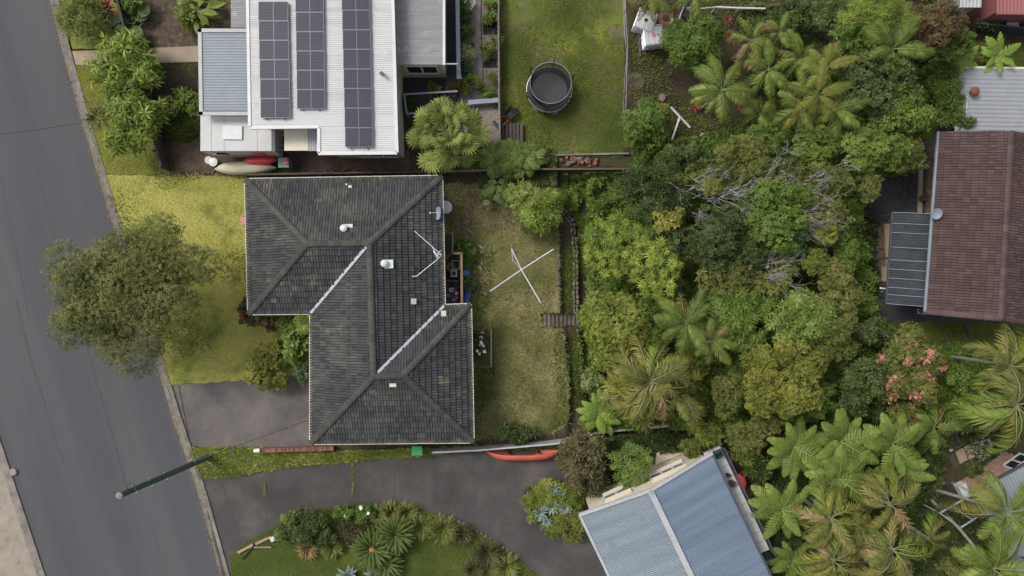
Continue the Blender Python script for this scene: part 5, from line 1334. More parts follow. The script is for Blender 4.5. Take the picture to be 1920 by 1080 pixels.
# ------------------------------------------------------------------ street side planting
tree('street_tree', 'olive-brown fine-leaved street tree leaning over the road edge', 'tree', 252, 548, 4.2, 146, 122, 'lf_street', 'fine', 2.1, .42, leafs=.85, base=(318, 546), trunk_r=.22, nc=64)
tree('willowy_shrub', 'pale willowy shrub on the verge at the top left', 'shrub', 165, 38, 1.2, 50, 46, 'lf_willow', 'wisp', 1.2, .8)
tree('leafy_shrub', 'bright leafy shrub crossing the entry path, upper of the two lobes', 'shrub', 240, 128, 1.5, 58, 56, 'lf_bright', 'bunch', 1.15, .7)
tree('leafy_shrub', 'bright leafy shrub below the entry path, lower and larger lobe', 'shrub', 248, 222, 1.7, 56, 68, 'lf_bright', 'bunch', 1.15, .7)
rosette('cordyline', 'maroon spiky cordyline by the top left fence', 'plant', 211, 26, .4, 24, None, (('maroon', 16, 0, 1.0), ('maroon', 10, 35, .8)))
leaf_clump('elephant_ear', 'blue-green elephant ear plant in mulch beside the maroon cordyline', 'plant', 264, 47, .8, 22, 'taro', 12, 46, ry=12)
leaf_clump('banana_plant', 'yellow-green broad-bladed plant in mulch by the porch roof', 'plant', 387, 25, .9, 24, 'banana', 24, 42)
tree('garden_shrub', 'small leafy shrub at the very top beside the dark fence', 'shrub', 248, 4, .8, 22, 18, 'lf_mid', 'broad', 1, .8)
tree('garden_shrub', 'yellowish low shrub left of the banana plant in mulch', 'shrub', 350, 28, .6, 20, 22, 'lf_lime', 'broad', .9, .8)
tree('garden_shrub', 'thin green shrub left of the grey carport', 'shrub', 345, 185, .7, 26, 22, 'lf_mid', 'broad', .4, .5)
tree('garden_shrub', 'scraggly weed bush at the bottom edge of the entry path bed', 'shrub', 318, 200, .5, 20, 18, 'lf_tuft', 'broad', .8, .8)
tree('garden_shrub', 'low green bush beside the carport corner post', 'shrub', 366, 205, .6, 16, 24, 'lf_mid', 'broad', .5, .5)
tuft('spiky_plant', 'straggly tan-green plant at the kerb below the leafy shrub', 'plant', 185, 220, 24, 'lf_tuft', 70, .05, .4)
palm('small_palm', 'tiny feather palm growing through the bright leafy shrub', 'palm', 232, 172, 1.9, 34, 9, ['palm_up', 'palm_mid'], trunk_r=.05)
t = thing('picket_fence', 'low dark boundary fence with cross straps between shrub and caravan', 'fence', P(310, 280, 0))
ln = [P(228, -30), P(242, 30), P(262, 110), P(296, 232), P(318, 318)]
for i, (a, tn) in enumerate(along(ln, .42)):
    nrm = Vector((-tn.y, tn.x)); p = a + tn * .2
    g = MB(); g.box((p.x, p.y, .6), (.4, .05, 1.2), math.atan2(tn.y, tn.x)); g.build('panel', MT['darktimber'], t)
    if i % 3 == 0: g = MB(); g.box((p.x - nrm.x * .12, p.y - nrm.y * .12, .62), (.09, .09, 1.28), math.atan2(tn.y, tn.x)); g.build('post', MT['charcoal'], t)
for o_, hh in ((.07, 1.12), (.07, .3)):
    g = MB(); ribbon(g, [Vector((p.x, p.y)) + Vector((.07, .02)) for p in ln], .06, hh, .08); g.build('rail', MT['charcoal'], t)
# front garden of the tiled house
tree('golden_shrub', 'yellow-green rounded shrub beside the bare driveway', 'shrub', 503, 690, 1.0, 40, 45, 'lf_gold', 'small', 1.6, .8)
tree('golden_shrub', 'smaller yellow-tipped shrub above the golden one', 'shrub', 528, 655, .7, 22, 20, 'lf_gold', 'small', 1.2, .8)
tree('philodendron', 'split green leafed shrub against the house wall', 'shrub', 556, 640, 1.0, 26, 42, 'lf_glossy', 'big', 1.2, .8, leafs=.75)
tree('feathery_plant', 'lime feathery shrub poking over the eave corner', 'shrub', 570, 605, 2.4, 16, 26, 'lf_bright', 'wisp', 1.4, .8, leafs=.8)
tree('round_shrub', 'small round grey-green shrub at the driveway corner by the wall', 'shrub', 566, 695, .6, 17, 24, 'lf_bluegreen', 'small', 1.5, .9)
tree('red_flower_bush', 'dark bush with red flowers under the left eave', 'shrub', 500, 600, .6, 36, 16, 'lf_dark', 'dense', 1.1, .9, flowers=('lf_redfl', 12, .03))
tree('garden_shrub', 'olive bush between red flowers and feathery plant', 'shrub', 540, 600, .7, 20, 20, 'lf_olive', 'dense', 1.1, .9)
tree('garden_shrub', 'dark flowering bush left of the house wall corner', 'shrub', 462, 582, .5, 14, 22, 'lf_dark', 'dense', 1.1, .9, flowers=('lf_redfl', 5, .03))
q = MB(); q.tube_z(P(523, 600, 0), [(.16, 0), (.2, .25), (.2, .3), (.05, .32)], 12); one('birdbath', 'small white stone bowl in front garden under the eave', 'bowl', q, MT['offwhite'], P(523, 600, 0))
q = MB(); q.box(P(459, 415, 1.2), (.3, .42, .35)); q.box(P(459, 415, .5), (.08, .08, 1.0)); one('meter_box', 'red box peeping out from under the left eave', 'box', q, MT['pink'], P(459, 415, 0))

# power pole with pegs, cap and service cable
pb, pt = P(391, 857, 0), P(224, 929, 9.2)
t = thing('power_pole', 'tall weathered green timber power pole by the driveway verge', 'pole', pb)
g = MB(); g.tube([pb - Vector((0, 0, .2)), pb.lerp(pt, .5), pt], [.17, .155, .135], 12); g.build('pole', MT['polegreen'], t)
g = MB(); g.tube_z(pt + Vector((0, 0, -.02)), [(.16, 0), (.16, .06), (.04, .09)], 14); g.build('cap', MT['greytimber'], t)
for i, u in enumerate((.5, .58, .66, .74, .82, .9)):
    p = pb.lerp(pt, u); s_ = 1 if i % 2 else -1; g = MB(); g.tube([p, p + Vector((.12 * s_, .28 * s_, 0)), p + Vector((.12 * s_, .28 * s_, .08))], .014, 5); g.build('climbing_peg', MT['steel'], t)
p = pb.lerp(pt, .93); g = MB(); g.tube([p + Vector((.18 + .22 * math.cos(a) , .2 + .2 * math.sin(a), 0)) for a in np.linspace(3.6, -.6, 12)], .025, 6); g.build('bracket', MT['darksteel'], t)
g = MB(); p = P(397, 853, 0); g.tube([p + Vector((0, .0, 0)), pb.lerp(pt, .22) + Vector((.12, .16, 0))], .035, 6); g.build('conduit', MT['steelblue'], t)
g = MB(); pa, pz = pb.lerp(pt, .25) + Vector((.1, .1, 0)), P(583, 786, ZE - .05)
g.tube([pa.lerp(pz, u) - Vector((0, 0, 1.0 * u * (1 - u))) for u in np.linspace(0, 1, 12)], .014, 4); one('service_cable', 'thin dark cable strung from pole to the tiled house eave', 'cable', g, MT['black'], pa)
q = MB(); q.box(P(438, 851, 0) + Vector((0, 0, .065)), (.32, .52, .05), .25); one('pit_lid', 'small grey service pit lid in the grass by the pole', 'lid', q, MT['kerb'], P(438, 851, 0))
q = MB(); q.tube_z(P(27, 884, 0), [(.2, .0), (.2, .145), (.02, .15)], 16); one('drain_cover', 'round pale cover in the kerb across the road', 'cover', q, MT['concrete'], P(27, 884, 0))
# brick garden wall and what stands along the lower boundary
t = thing('garden_wall', 'low brick wall edging the driveway below the house', 'wall', P(556, 842, 0))
a, b = P(490, 845, .45), P(625, 841, .45); n_ = 37; d_ = (b - a); ang = math.atan2(d_.y, d_.x); bm = None
for i in range(n_):
    c = a.lerp(b, (i + .5) / n_)
    if bm is None:
        q = MB(); q.box((0, 0, 0), (d_.length / n_ - .012, .23, .075)); bm = q.mesh('brick'); bm.materials.append(MT['brickred'])
    o = link('brick', bm, None, t); o.location = Vector((c.x, c.y, .43 + R.uniform(-.008, .008))) - ORG[t.name]; o.rotation_euler = (0, 0, ang + R.uniform(-.03, .03))
g = MB(); g.bar((a.x, a.y, .19), (b.x, b.y, .19), .2, .4); g.build('wall_core', MT['brickred'], t)
t = thing('letterbox', 'small silver letterbox at the end of the low brick wall', 'letterbox', P(482, 846, 0))
q = MB(); p = P(482, 845, .55); q.tube([p + Vector((-.16, 0, 0)), p + Vector((.16, .01, 0))], .12, 12); q.build('drum', MT['alum'], t)
q = MB(); q.tube([Vector((p.x, p.y, 0)), p], .03); q.build('post', MT['steel'], t)
def panel_fence(label, line, h, m, capm, step=.78, th=.04, name='panel_fence', post=True, zb=None):
    t = thing(name, label, 'fence', Vector((line[0].x, line[0].y, float(GZ(line[0].x, line[0].y)))))
    for a, tn in along(line, step):
        z0 = float(GZ(a.x, a.y)); p = a + tn * step / 2; az = math.atan2(tn.y, tn.x)
        g = MB(); g.box((p.x, p.y, z0 + h / 2), (step - .015, th, h), az); g.build('panel', MT[m], t)
        if post: g = MB(); g.box((a.x, a.y, z0 + h / 2 + .02), (.07, th + .05, h + .04), az); g.build('post', MT[capm], t)
    g = MB(); a = line
    for p, q in zip(a[:-1], a[1:]):
        z0 = float(GZ(p.x, p.y)); z1 = float(GZ(q.x, q.y)); g.bar((p.x, p.y, z0 + h + .03), (q.x, q.y, z1 + h + .03), th + .05, .05)
    g.build('top_rail', MT[capm], t); return t
panel_fence('pale metal fence behind the orange canoe', [P(815, 841), P(900, 837), P(1030, 826), P(1062, 822)], 1.0, 'palegrey', 'palegrey')
panel_fence('cream paling fence along lower boundary beyond the yard', [P(1062, 821), P(1110, 812), P(1160, 806), P(1250, 798)], 1.1, 'cream', 'concrete', .5)
panel_fence('dark timber fence along the top boundary of the block', [P(470, 332), P(640, 329), P(800, 327), P(1000, 322), P(1180, 321)], .9, 'darktimber', 'sleeper', .6, .05)
canoe('canoe', 'long orange-red canoe lying on its side along the shared driveway', 'canoe', P(913, 850, .4), P(1051, 848, .4), 0, .8, .42, 'canoe', math.radians(-78), False, 'canoe')
t = thing('wheelie_bin', 'bin with green lid below the bottom eave', 'bin', P(786, 836, 0))
q = MB(); p = P(786, 838, 0); q.tube_z(p, [(.2, 0), (.29, .95)], 4); q.build('body', MT['charcoal'], t)
q = MB(); q.box(p + Vector((0, 0, .99)), (.6, .52, .06)); q.build('lid', MT['greenlid'], t)

# ------------------------------------------------------------------ back yard
t = thing('clothes_hoist', 'silver rotary clothes hoist with four arms in the back yard', 'clothes line', P(978, 520, 0))
c = P(977.5, 505.5, 2.05); b0 = P(977.5, 505.5, 0); b0 = Vector((c.x, c.y, 0)); t.location = b0; ORG[t.name] = b0
g = MB(); g.tube([b0, c], .03); g.build('post', MT['steel'], t)
ends = [P(919, 546, 2.2), P(1038, 467, 2.2), P(1014, 568, 2.2), P(959, 466, 2.2)]
for e in ends: g = MB(); g.tube([c, e], .028, 6); g.build('arm', MT['alum'], t)
g = MB(); g.tube([c - Vector((0, 0, .4)), c.lerp(ends[3], .5) + Vector((-.2, -.05, -.1)), ends[3]], .016, 6); g.build('brace', MT['alum'], t)
for e in ends[:3]: g = MB(); g.tube([c - Vector((0, 0, .45)), c.lerp(e, .4)], .012, 5); g.build('brace', MT['alum'], t)
for f in (.45, .7, .97):
    g = MB(); oo = [ends[0], ends[3], ends[1], ends[2], ends[0]]; g.tube([c.lerp(e, f) for e in oo], .005, 3); g.build('line', MT['greytimber'], t)
# deck between the wings
dz = .55; t = thing('timber_deck', 'small red-brown deck with timber rail in the corner of the house', 'deck', P(850, 520, 0))
for k in range(9):
    xa = 833 + k * 3.7; g = MB(); g.bar(P(xa + 1.9, 472, dz), P(xa + 1.9, 572, dz), .115, .04); g.build('board', MT['deck'], t)
for (xa, ya), (xb, yb) in (((850, 475), (866, 475)), ((865, 475), (866, 571))):
    g = MB(); g.bar(P(xa, ya, dz + 1.0), P(xb, yb, dz + 1.0), .14, .05); g.build('handrail', MT['timber'], t)
    g = MB(); g.bar(P(xa, ya, dz + .35), P(xb, yb, dz + .35), .05, .09); g.build('rail', MT['timber'], t)
for k in range(26):
    g = MB(); p = P(865.3, 476 + k * 3.7, dz + 1.0); g.box((p.x, p.y, dz + .48), (.03, .07, .92)); g.build('baluster', MT['timber'], t)
for x, y in ((850, 475), (865.5, 475), (865.8, 522), (866, 570)):
    g = MB(); p = P(x, y, dz + 1.0); g.box((p.x, p.y, dz / 2 + .48), (.1, .1, dz + .96)); g.build('post', MT['timber'], t)
g = MB(); a, b = P(832, 489, dz + .02), P(848, 474, dz + .02); g.bar(a, b, .06, .06); g.build('stair_rail', MT['greytimber'], t)
p0, p1, z0 = P(833, 440, .3), P(848, 474, .3), .3
for k in range(4):
    g = MB(); y = 440 + k * 9; g.box(P(840, y + 4, .14 + k * .13), (.46, .27, .05)); g.build('step', MT['charcoal'], t)
g = MB(); g.bar(P(849, 434, .9), P(848, 474, 1.5), .05, .06); g.build('stair_rail', MT['timber'], t)
t = thing('outdoor_sofa', 'dark grey two seat sofa on the deck above the potted table', 'sofa', P(848, 532, dz))
for x in (842, 855):
    g = MB(); g.box(P(x, 534, dz) + Vector((0, 0, .36)), (.36, .38, .14)); g.build('seat_cushion', MT['charcoal'], t)
    g = MB(); g.box(P(x, 527.5, dz) + Vector((0, .02, .58)), (.36, .12, .36)); g.build('back_cushion', MT['charcoal'], t)
g = MB(); g.box(P(848.5, 532, dz) + Vector((0, 0, .16)), (.84, .5, .26)); g.build('frame', MT['black'], t)
t = thing('outdoor_table', 'black table crowded with little pots on the deck', 'table', P(848, 554, dz))
tt = P(848, 554, dz); g = MB(); g.box(tt + Vector((0, 0, .68)), (.68, .84, .04)); g.build('tabletop', MT['charcoal'], t)
for dx in (-.28, .28):
    for dy in (-.36, .36): g = MB(); g.tube([tt + Vector((dx, dy, .02)), tt + Vector((dx, dy, .66))], .03); g.build('leg', MT['black'], t)
def pot(name, label, cat, c, r, h, m, inner='soil'):
    t = thing(name, label, cat, c); g = MB(); g.tube_z(c, [(r * .7, 0), (r, h), (r * .85, h), (r * .8, h - .04)], 14); g.build('pot', MT[m], t)
    g = MB(); g.tube_z(c + Vector((0, 0, h - .045)), [(r * .82, 0), (r * .1, .015)], 12); g.build('filling', MT[inner], t)
zt = .701
for x, y, r, h, m, inn, lb in ((846.5, 543.5, .12, .16, 'white', 'soil', 'white rimmed pot of soil at the top of the deck table'), (856, 550, .12, .14, 'terracotta', 'pink', 'red pot at the right side of the deck table'),
                              (841, 553.5, .09, .14, 'palegrey', 'charcoal', 'pale grey pot at the left side of the deck table'), (851, 562, .065, .12, 'white', 'mulch', 'small pale pot at the bottom of the deck table'),
                              (856.5, 558, .055, .1, 'offwhite', 'moss', 'tiny white pot below the red pot on deck table')):
    pot('plant_pot', lb, 'pot', P(x, y, dz + zt) , r, h, m, inn)
t = thing('barbecue', 'square dark cooker with round lid beside the potted fern on the deck', 'barbecue', P(853, 513, dz))
pp_ = P(853, 513, dz); g = MB(); g.box(pp_ + Vector((0, 0, .4)), (.36, .42, .76)); g.build('body', MT['steelblue'], t)
g = MB(); g.cyl(pp_ + Vector((0, 0, .781)), .12, .05, 16); g.build('lid', MT['black'], t)
t = thing('wire_stand', 'empty light frame stand in the top corner of the deck', 'stand', P(856, 497, dz))
p = P(856, 497, dz); g = MB()
for z_ in (.2, .6): g.tube([p + Vector((a * .2, b * .24, z_)) for a, b in ((-1, -1), (1, -1), (1, 1), (-1, 1), (-1, -1))], .014, 5)
g.build('frame', MT['offwhite'], t); g = MB()
for a, b in ((-1, -1), (1, -1), (1, 1), (-1, 1)): g.tube([p + Vector((a * .2, b * .24, .01)), p + Vector((a * .2, b * .24, .6))], .014, 5)
g.build('legs', MT['offwhite'], t)
t = thing('potted_fern', 'lime green potted fern standing on the deck', 'pot plant', P(846, 502, dz)); c = P(846, 502, dz); g = MB(); g.tube_z(c, [(.1, .0), (.14, .3)], 12); g.build('pot', MT['charcoal'], t)
for j in range(12):
    o = link('leaf', FR['monstera_var'], None, t); o.location = (0, 0, .32); o.rotation_euler = (0, -.4 + .3 * (j % 3), j * 2.4); o.scale = (.32, .32, .32)
q = MB(); q.tube_z(P(875, 512, 0), [(.16, 0), (.2, .35), (.17, .35), (.16, .3)], 14); one('tub', 'blue plastic tub outside the deck rail', 'tub', q, MT['bluetub'], P(875, 512, 0))
q = MB()
for k in range(7): q.ball(P(876 - .3 * k, 545 + k * 4, .18), .17, .12, .16, 8, 5, .2, k)
one('tarpaulin', 'bundled blue tarpaulin lying beside the deck rail', 'tarpaulin', q, MT['bluetarp'], P(875, 556, 0))
q = MB(); q.tube([P(881, 546, .3), P(878, 570, .3)], .02); one('garden_stake', 'pale stake beside the blue tarpaulin', 'stake', q, MT['timber'], P(879, 560, .28))
t = thing('broom', 'steel-blue broom lying on bare earth near the deck steps', 'broom', P(880, 433, .06)); g = MB(); g.tube([P(867, 424, .1), P(895, 445, .1)], .025); g.build('handle', MT['steelblue'], t)
g = MB(); g.bar(P(863, 424, .11), P(868, 421, .11), .1, .1); g.build('head', MT['charcoal'], t)
q = MB(); q.tube_z(P(904, 472, 0), [(.11, .03), (.11, .09), (.02, .1)], 14); one('round_plate', 'round white lid lying on the back lawn', 'lid', q, MT['white'], P(904, 472, .03))
q = MB(); q.tube_z(P(874, 456, 0), [(.09, .0), (.12, .3), (.1, .3)], 12); one('flower_pot', 'pale blue pot among weeds by the deck steps', 'pot', q, MT['palegrey'], P(874, 456, 0))
for (xa, ya), (xb, yb), lb in (((898, 460), (906, 466), 'short white stick above the round white lid'), ((897, 498), (904, 506), 'short white stick on the lawn right of the deck'), ((907, 549), (911, 552), 'tiny white scrap on the lawn near the hoist arm'),):
    q = MB(); q.tube([P(xa, ya, .1), P(xb, yb, .1)], .035, 5); one('white_stick', lb, 'stick', q, MT['white'], P(xa, ya, .06))
t = thing('water_tank', 'round white lidded tub against the right eave beside the dish', 'tub', P(838, 391, 0)); p = P(838, 391, .0); q = MB(); q.tube_z(p, [(.3, 0), (.34, .7)], 18); q.build('body', MT['offwhite'], t)
q = MB(); q.tube_z(p + Vector((0, 0, .7)), [(.37, 0), (.37, .05), (.1, .09)], 18); q.build('lid', MT['white'], t)
t = thing('flower_trellis', 'thin wire garden frame over white flowers by the house', 'trellis', P(904, 653, 0))
for k in range(8):
    x = 888 + k * 4.7; g = MB(); g.tube([P(x, 618, .75), P(x, 688, .75)], .006 if k < 7 else .022, 4); g.build('wire', MT['offwhite' if k == 7 else 'greytimber'], t)
for y in (618, 688): g = MB(); g.tube([P(887, y, .75), P(921, y, .75)], .014, 4); g.build('rail', MT['greytimber'], t)
for x, y in ((921, 618), (921, 688), (888, 618), (888, 688)): p = P(x, y, .75); g = MB(); g.tube([(p.x, p.y, 0), p], .02, 5); g.build('post', MT['greytimber'], t)
tree('white_flower_bush', 'dark bush dotted with white flowers inside the wire frame', 'shrub', 899, 645, .5, 15, 30, 'lf_dark', 'dense', 1.0, .9, flowers=('lf_white', 16, .015))
q = MB(); q.tube_z(P(899, 765, 0), [(.3, .0), (.3, .06), (.05, .07)], 14); one('fire_pit', 'dark round cover in the grass near the bottom wing', 'cover', q, MT['charcoal'], P(899, 765, .03))
q = MB(); q.box(P(896, 797, 0) + Vector((0, 0, .05)), (.5, 1.05, .05), 0); one('paving_slab', 'dark slab against the bottom right corner of the house', 'slab', q, MT['darkpave'], P(896, 797, .03))
tree('garden_shrub', 'green bush climbing beside the deck steps', 'shrub', 872, 470, .5, 18, 28, 'lf_mid', 'dense', .9, .9)
tree('garden_shrub', 'bluish weed bush between the blue tub and tarpaulin', 'shrub', 880, 530, .4, 12, 14, 'lf_bluegreen', 'dense', .9, .9)
tree('dark_hedge', 'dark glossy low hedge at the bottom end of back lawn', 'shrub', 958, 812, .7, 50, 18, 'lf_dark', 'lance', 1.0, .9, leafs=.8)
# retaining walls, stone by stone
def stone_wall(label, line, n_rows, w):
    t = thing('stone_wall', label, 'wall', Vector((line[0].x, line[0].y, -.5))); ms = []
    for v_ in range(5):
        q = random.Random(60 + v_); m_ = MB(); m_.ball((0, 0, 0), .5, .5, .5, 7, 4, .16, 60 + v_); me = m_.mesh('stone'); me.materials.append(MT['stone']); ms.append(me)
    for a, tn in along(line, .27):
        nrm = Vector((-tn.y, tn.x)); z = max(float(GZ(a.x - .4, a.y)), float(GZ(a.x, a.y)))
        for r in range(n_rows):
            p = a + nrm * ((r - (n_rows - 1) / 2) * w * .9 + R.uniform(-.03, .03)) + tn * R.uniform(-.05, .05)
            o = link('stone', R.choice(ms), None, t); sz = R.uniform(.8, 1.2); o.location = Vector((p.x, p.y, z - .1 + R.uniform(-.02, .06))) - ORG[t.name]
            o.scale = (.31 * sz, w * 1.05 * R.uniform(.8, 1.15), .42); o.rotation_euler = (0, R.uniform(-.1, .1), math.atan2(tn.y, tn.x) + R.uniform(-.2, .2))
    return t
def tp(l): return [Vector(P(a, b)[:2]) for a, b in l]
stone_wall('upper straight stone retaining wall beside the clothes hoist', tp([(1044, 420), (1047, 470), (1048.5, 588)]), 1, .24)
stone_wall('thicker stone wall that bends at its top, nearest the bush', tp([(1050, 385), (1063, 402), (1075, 418), (1080, 470), (1081, 588)]), 2, .2)
stone_wall('curved lower stone wall below the steps beside the green strip', tp([(1054, 613), (1059, 660), (1064, 720), (1065, 780), (1056, 800), (1035, 811), (1005, 814)]), 1, .24)
stone_wall('short broken stone edge below the steps nearest the bush', tp([(1082, 612), (1087, 640), (1091, 680), (1092, 730)]), 1, .2)
t = thing('garden_steps', 'flight of narrow stone steps crossing the retaining walls', 'steps', P(1015, 602, 0))
for k in range(9):
    x = 1017 + k * 7.6; z = -.01 - k * .1; g = MB(); g.box(P(x + 3.4, 601 - k * .45, z - .12), (.215, .78, .24), R.uniform(-.06, .06)); g.build('tread', MT['stepstone'], t)
    g = MB(); g.box(P(x, 601 - k * .45, z - .07), (.06, .82, .22), R.uniform(-.05, .05)); g.build('riser', MT['darktimber'], t)
g = MB(); g.bar(P(868, 355, .06), P(912, 357, .06), .1, .1); one('timber_edging', 'old timber edging in bare earth behind the house corner', 'edging', g, MT['greytimber'], P(890, 356, 0))
# planting behind the house
palm('fan_palm', 'large fan palm between the two houses', 'palm', 836, 250, 3.4, 84, 60, ['fan'], trunk_r=.16, tilt_j=14, part='fan_leaf', lift=.6, tm='trunk', el=(60, -24), roll=30)
leaf_clump('monstera', 'dark green monstera thicket below the slatted platform', 'plant', 960, 302, 1.2, 62, ('split', 'split', 'split_lit'), 130, 24, ry=28)
leaf_clump('papaya_plant', 'blue-green split leaf plant left of the variegated shrub', 'plant', 938, 365, 1.0, 26, ('papaya', 'split_lit'), 34, 20, ry=24)
rosette_tree('variegated_tree', 'pale star-leaved shrub hanging over the back lawn', 'shrub', 985, 372, 1.6, 36, 34, 24, 'rosette_pale', 10, .7, crown='lf_mid')
tree('bright_shrub', 'bright green fine shrub below the pale star-leaved one', 'shrub', 1012, 402, 1.5, 34, 38, 'lf_bright', 'lance', 1.3, .7, leafs=.7)
tree('varieg_shrub', 'variegated tips at the lower edge of the bright shrub', 'shrub', 990, 428, 1.2, 18, 10, 'lf_varieg', 'lance', 1.2, .8, leafs=.6)
leaf_clump('monstera', 'large leafed plant right of the pale star-leaved shrub', 'plant', 1030, 380, .8, 22, ('split', 'philo'), 18, 26)
for x, y, r, m in ((1068, 370, 20, 'lf_bright'), (1095, 350, 22, 'lf_mid'), (1165, 350, 24, 'lf_bright'), (1150, 395, 20, 'lf_mid')):
    tree('weed_bush', {1068: 'lime weed patch left of the bush by the bent stone wall', 1095: 'low weed bush under the top fence', 1165: 'bright weedy bush at top left of the bush', 1150: 'low green weed bush above the umbrella tree'}[x], 'shrub', x, y, .3, r, r, m, 'dense', .7, .9)
# ------------------------------------------------------------------ the bush at the back of the block
rosette_tree('umbrella_tree', 'bright tree of star-shaped leaf whorls beside the stone walls', 'tree', 1152, 462, 3.6, 64, 60, 46, 'rosette', 12, .86, crown='lf_mid')
rosette_tree('umbrella_tree', 'star-leaved tree with larger whorls, right of its bright neighbour', 'tree', 1232, 500, 3.9, 48, 62, 32, 'rosette', 13, 1.02, crown='lf_mid')
twigs('red_flower_stalk', 'dark red flower stalks in a gap of the star-leaved trees', 1172, 512, 3.2, 20, 22, 3, 'lf_maroon', 1.2, 'flower stalks')
tree('dense_shrub', 'dense yellow-green bush below the star-leaved trees', 'tree', 1150, 618, 2.4, 66, 72, 'lf_lime', 'small', 1.5, .65)
tree('dense_shrub', 'greener bush at the right flank of the dense yellow-green one', 'tree', 1215, 640, 2.0, 36, 50, 'lf_mid', 'small', 1.3, .7)
tree('dark_tree', 'dark blue-green tree at the top left of the bush', 'tree', 1222, 372, 4.2, 72, 58, 'lf_dark', 'lance', 1.15, .6, leafs=.8)
tree('yellow_tipped_tree', 'small yellow-tipped crown between dark tree and star-leaved trees', 'tree', 1250, 402, 4.6, 27, 30, 'lf_gold', 'dense', 1.2, .7)
tree('yellow_tipped_tree', 'mid green crown below the small yellow-tipped crown', 'tree', 1245, 425, 4.0, 38, 24, 'lf_mid', 'dense', 1.1, .7)
tree('dark_tree', 'dark vine-covered tree in the middle of the grey thicket', 'tree', 1355, 440, 4.4, 78, 72, 'lf_dark', 'dense', 1.0, .55)
tree('thicket_tree', 'mid green tree in the centre of the grey twigs', 'tree', 1455, 400, 5.0, 62, 66, 'lf_mid', 'dense', 1.2, .6)
tree('thicket_tree', 'bluish green crown at the lower side of the central green tree', 'tree', 1470, 445, 4.6, 50, 36, 'lf_bluegreen', 'dense', 1.0, .6)
tree('scrub_tree', 'thin yellowish scrub above the grey twigs along the top', 'tree', 1330, 335, 4.8, 66, 26, 'lf_olive', 'fine', .8, .6)
tree('scrub_tree', 'olive scrub along the top boundary, right of the thin yellowish scrub', 'tree', 1450, 325, 4.6, 66, 28, 'lf_olive', 'fine', .7, .6)
tree('golden_tree', 'small golden crown among grey twigs', 'tree', 1336, 348, 5.3, 17, 18, 'lf_gold', 'small', 1.5, .9)
tree('scrub_tree', 'olive scrub under the upper right corner of the block', 'tree', 1545, 340, 4.4, 56, 34, 'lf_olive', 'fine', .8, .6)
tree('scrub_tree', 'green-grey tree under the right hand grey twigs', 'tree', 1545, 400, 4.0, 44, 44, 'lf_olive', 'dense', .8, .6)
tree('scrub_tree', 'twiggy brownish-green tree below the dark vine-covered one', 'tree', 1365, 510, 4.0, 56, 44, 'lf_olive', 'dense', .75, .6)
tree('scrub_tree', 'olive crown between twiggy tree and bright glossy trees', 'tree', 1448, 515, 3.8, 54, 44, 'lf_olive', 'dense', .95, .6)
tree('scrub_tree', 'lime patch of new growth near the lone bushy palm', 'tree', 1525, 490, 4.2, 22, 26, 'lf_lime', 'dense', 1.1, .7)
tree('boundary_tree', 'olive green crown on the right boundary near the patio cover', 'tree', 1572, 545, 3.6, 40, 52, 'lf_olive', 'small', 1.3, .7)
tree('boundary_tree', 'mid green crown on the right boundary above the dark yard', 'tree', 1585, 470, 3.4, 26, 44, 'lf_mid', 'small', 1.2, .7)
tree('boundary_tree', 'olive crown on the right boundary, lowest of the row', 'tree', 1560, 630, 3.8, 42, 54, 'lf_olive', 'small', 1.3, .7)
tree('glossy_tree', 'bright glossy tree in the middle of the bush', 'tree', 1385, 578, 3.8, 66, 46, 'lf_glossy', 'lance', 1.3, .6, leafs=.75)
tree('glossy_tree', 'glossy tree right of the brightest glossy crown', 'tree', 1500, 600, 3.9, 60, 50, 'lf_glossy', 'lance', 1.2, .6, leafs=.75)
tree('glossy_tree', 'small glossy crown below the brightest glossy crown', 'tree', 1398, 632, 3.4, 40, 26, 'lf_glossy', 'lance', 1.2, .6, leafs=.75)
tree('golden_tree', 'largest golden-green round tree near the lower boundary', 'tree', 1462, 700, 4.6, 68, 72, 'lf_gold', 'small', 1.7, .7)
tree('golden_tree', 'golden-green outlying crown at the foot of the largest one', 'tree', 1425, 752, 3.8, 36, 30, 'lf_gold', 'small', 1.4, .7)
tree('companion_tree', 'soft green tree left of the golden-green round tree', 'tree', 1365, 738, 3.2, 32, 50, 'lf_olive', 'small', 1.4, .7)
tree('companion_tree', 'green crown at lower right of the golden-green round tree', 'tree', 1532, 748, 3.0, 34, 34, 'lf_mid', 'small', 1.1, .7)
tree('shade_tree', 'very dark tree inside the lower right corner of the block', 'tree', 1608, 690, 3.0, 44, 76, 'lf_dark', 'broad', 1.15, .6)
tree('shade_tree', 'dark leafy shrub right of the lower right block corner', 'tree', 1645, 625, 2.2, 26, 30, 'lf_dark', 'broad', .9, .7)
GB = 'bare grey branch sprays over the thicket'
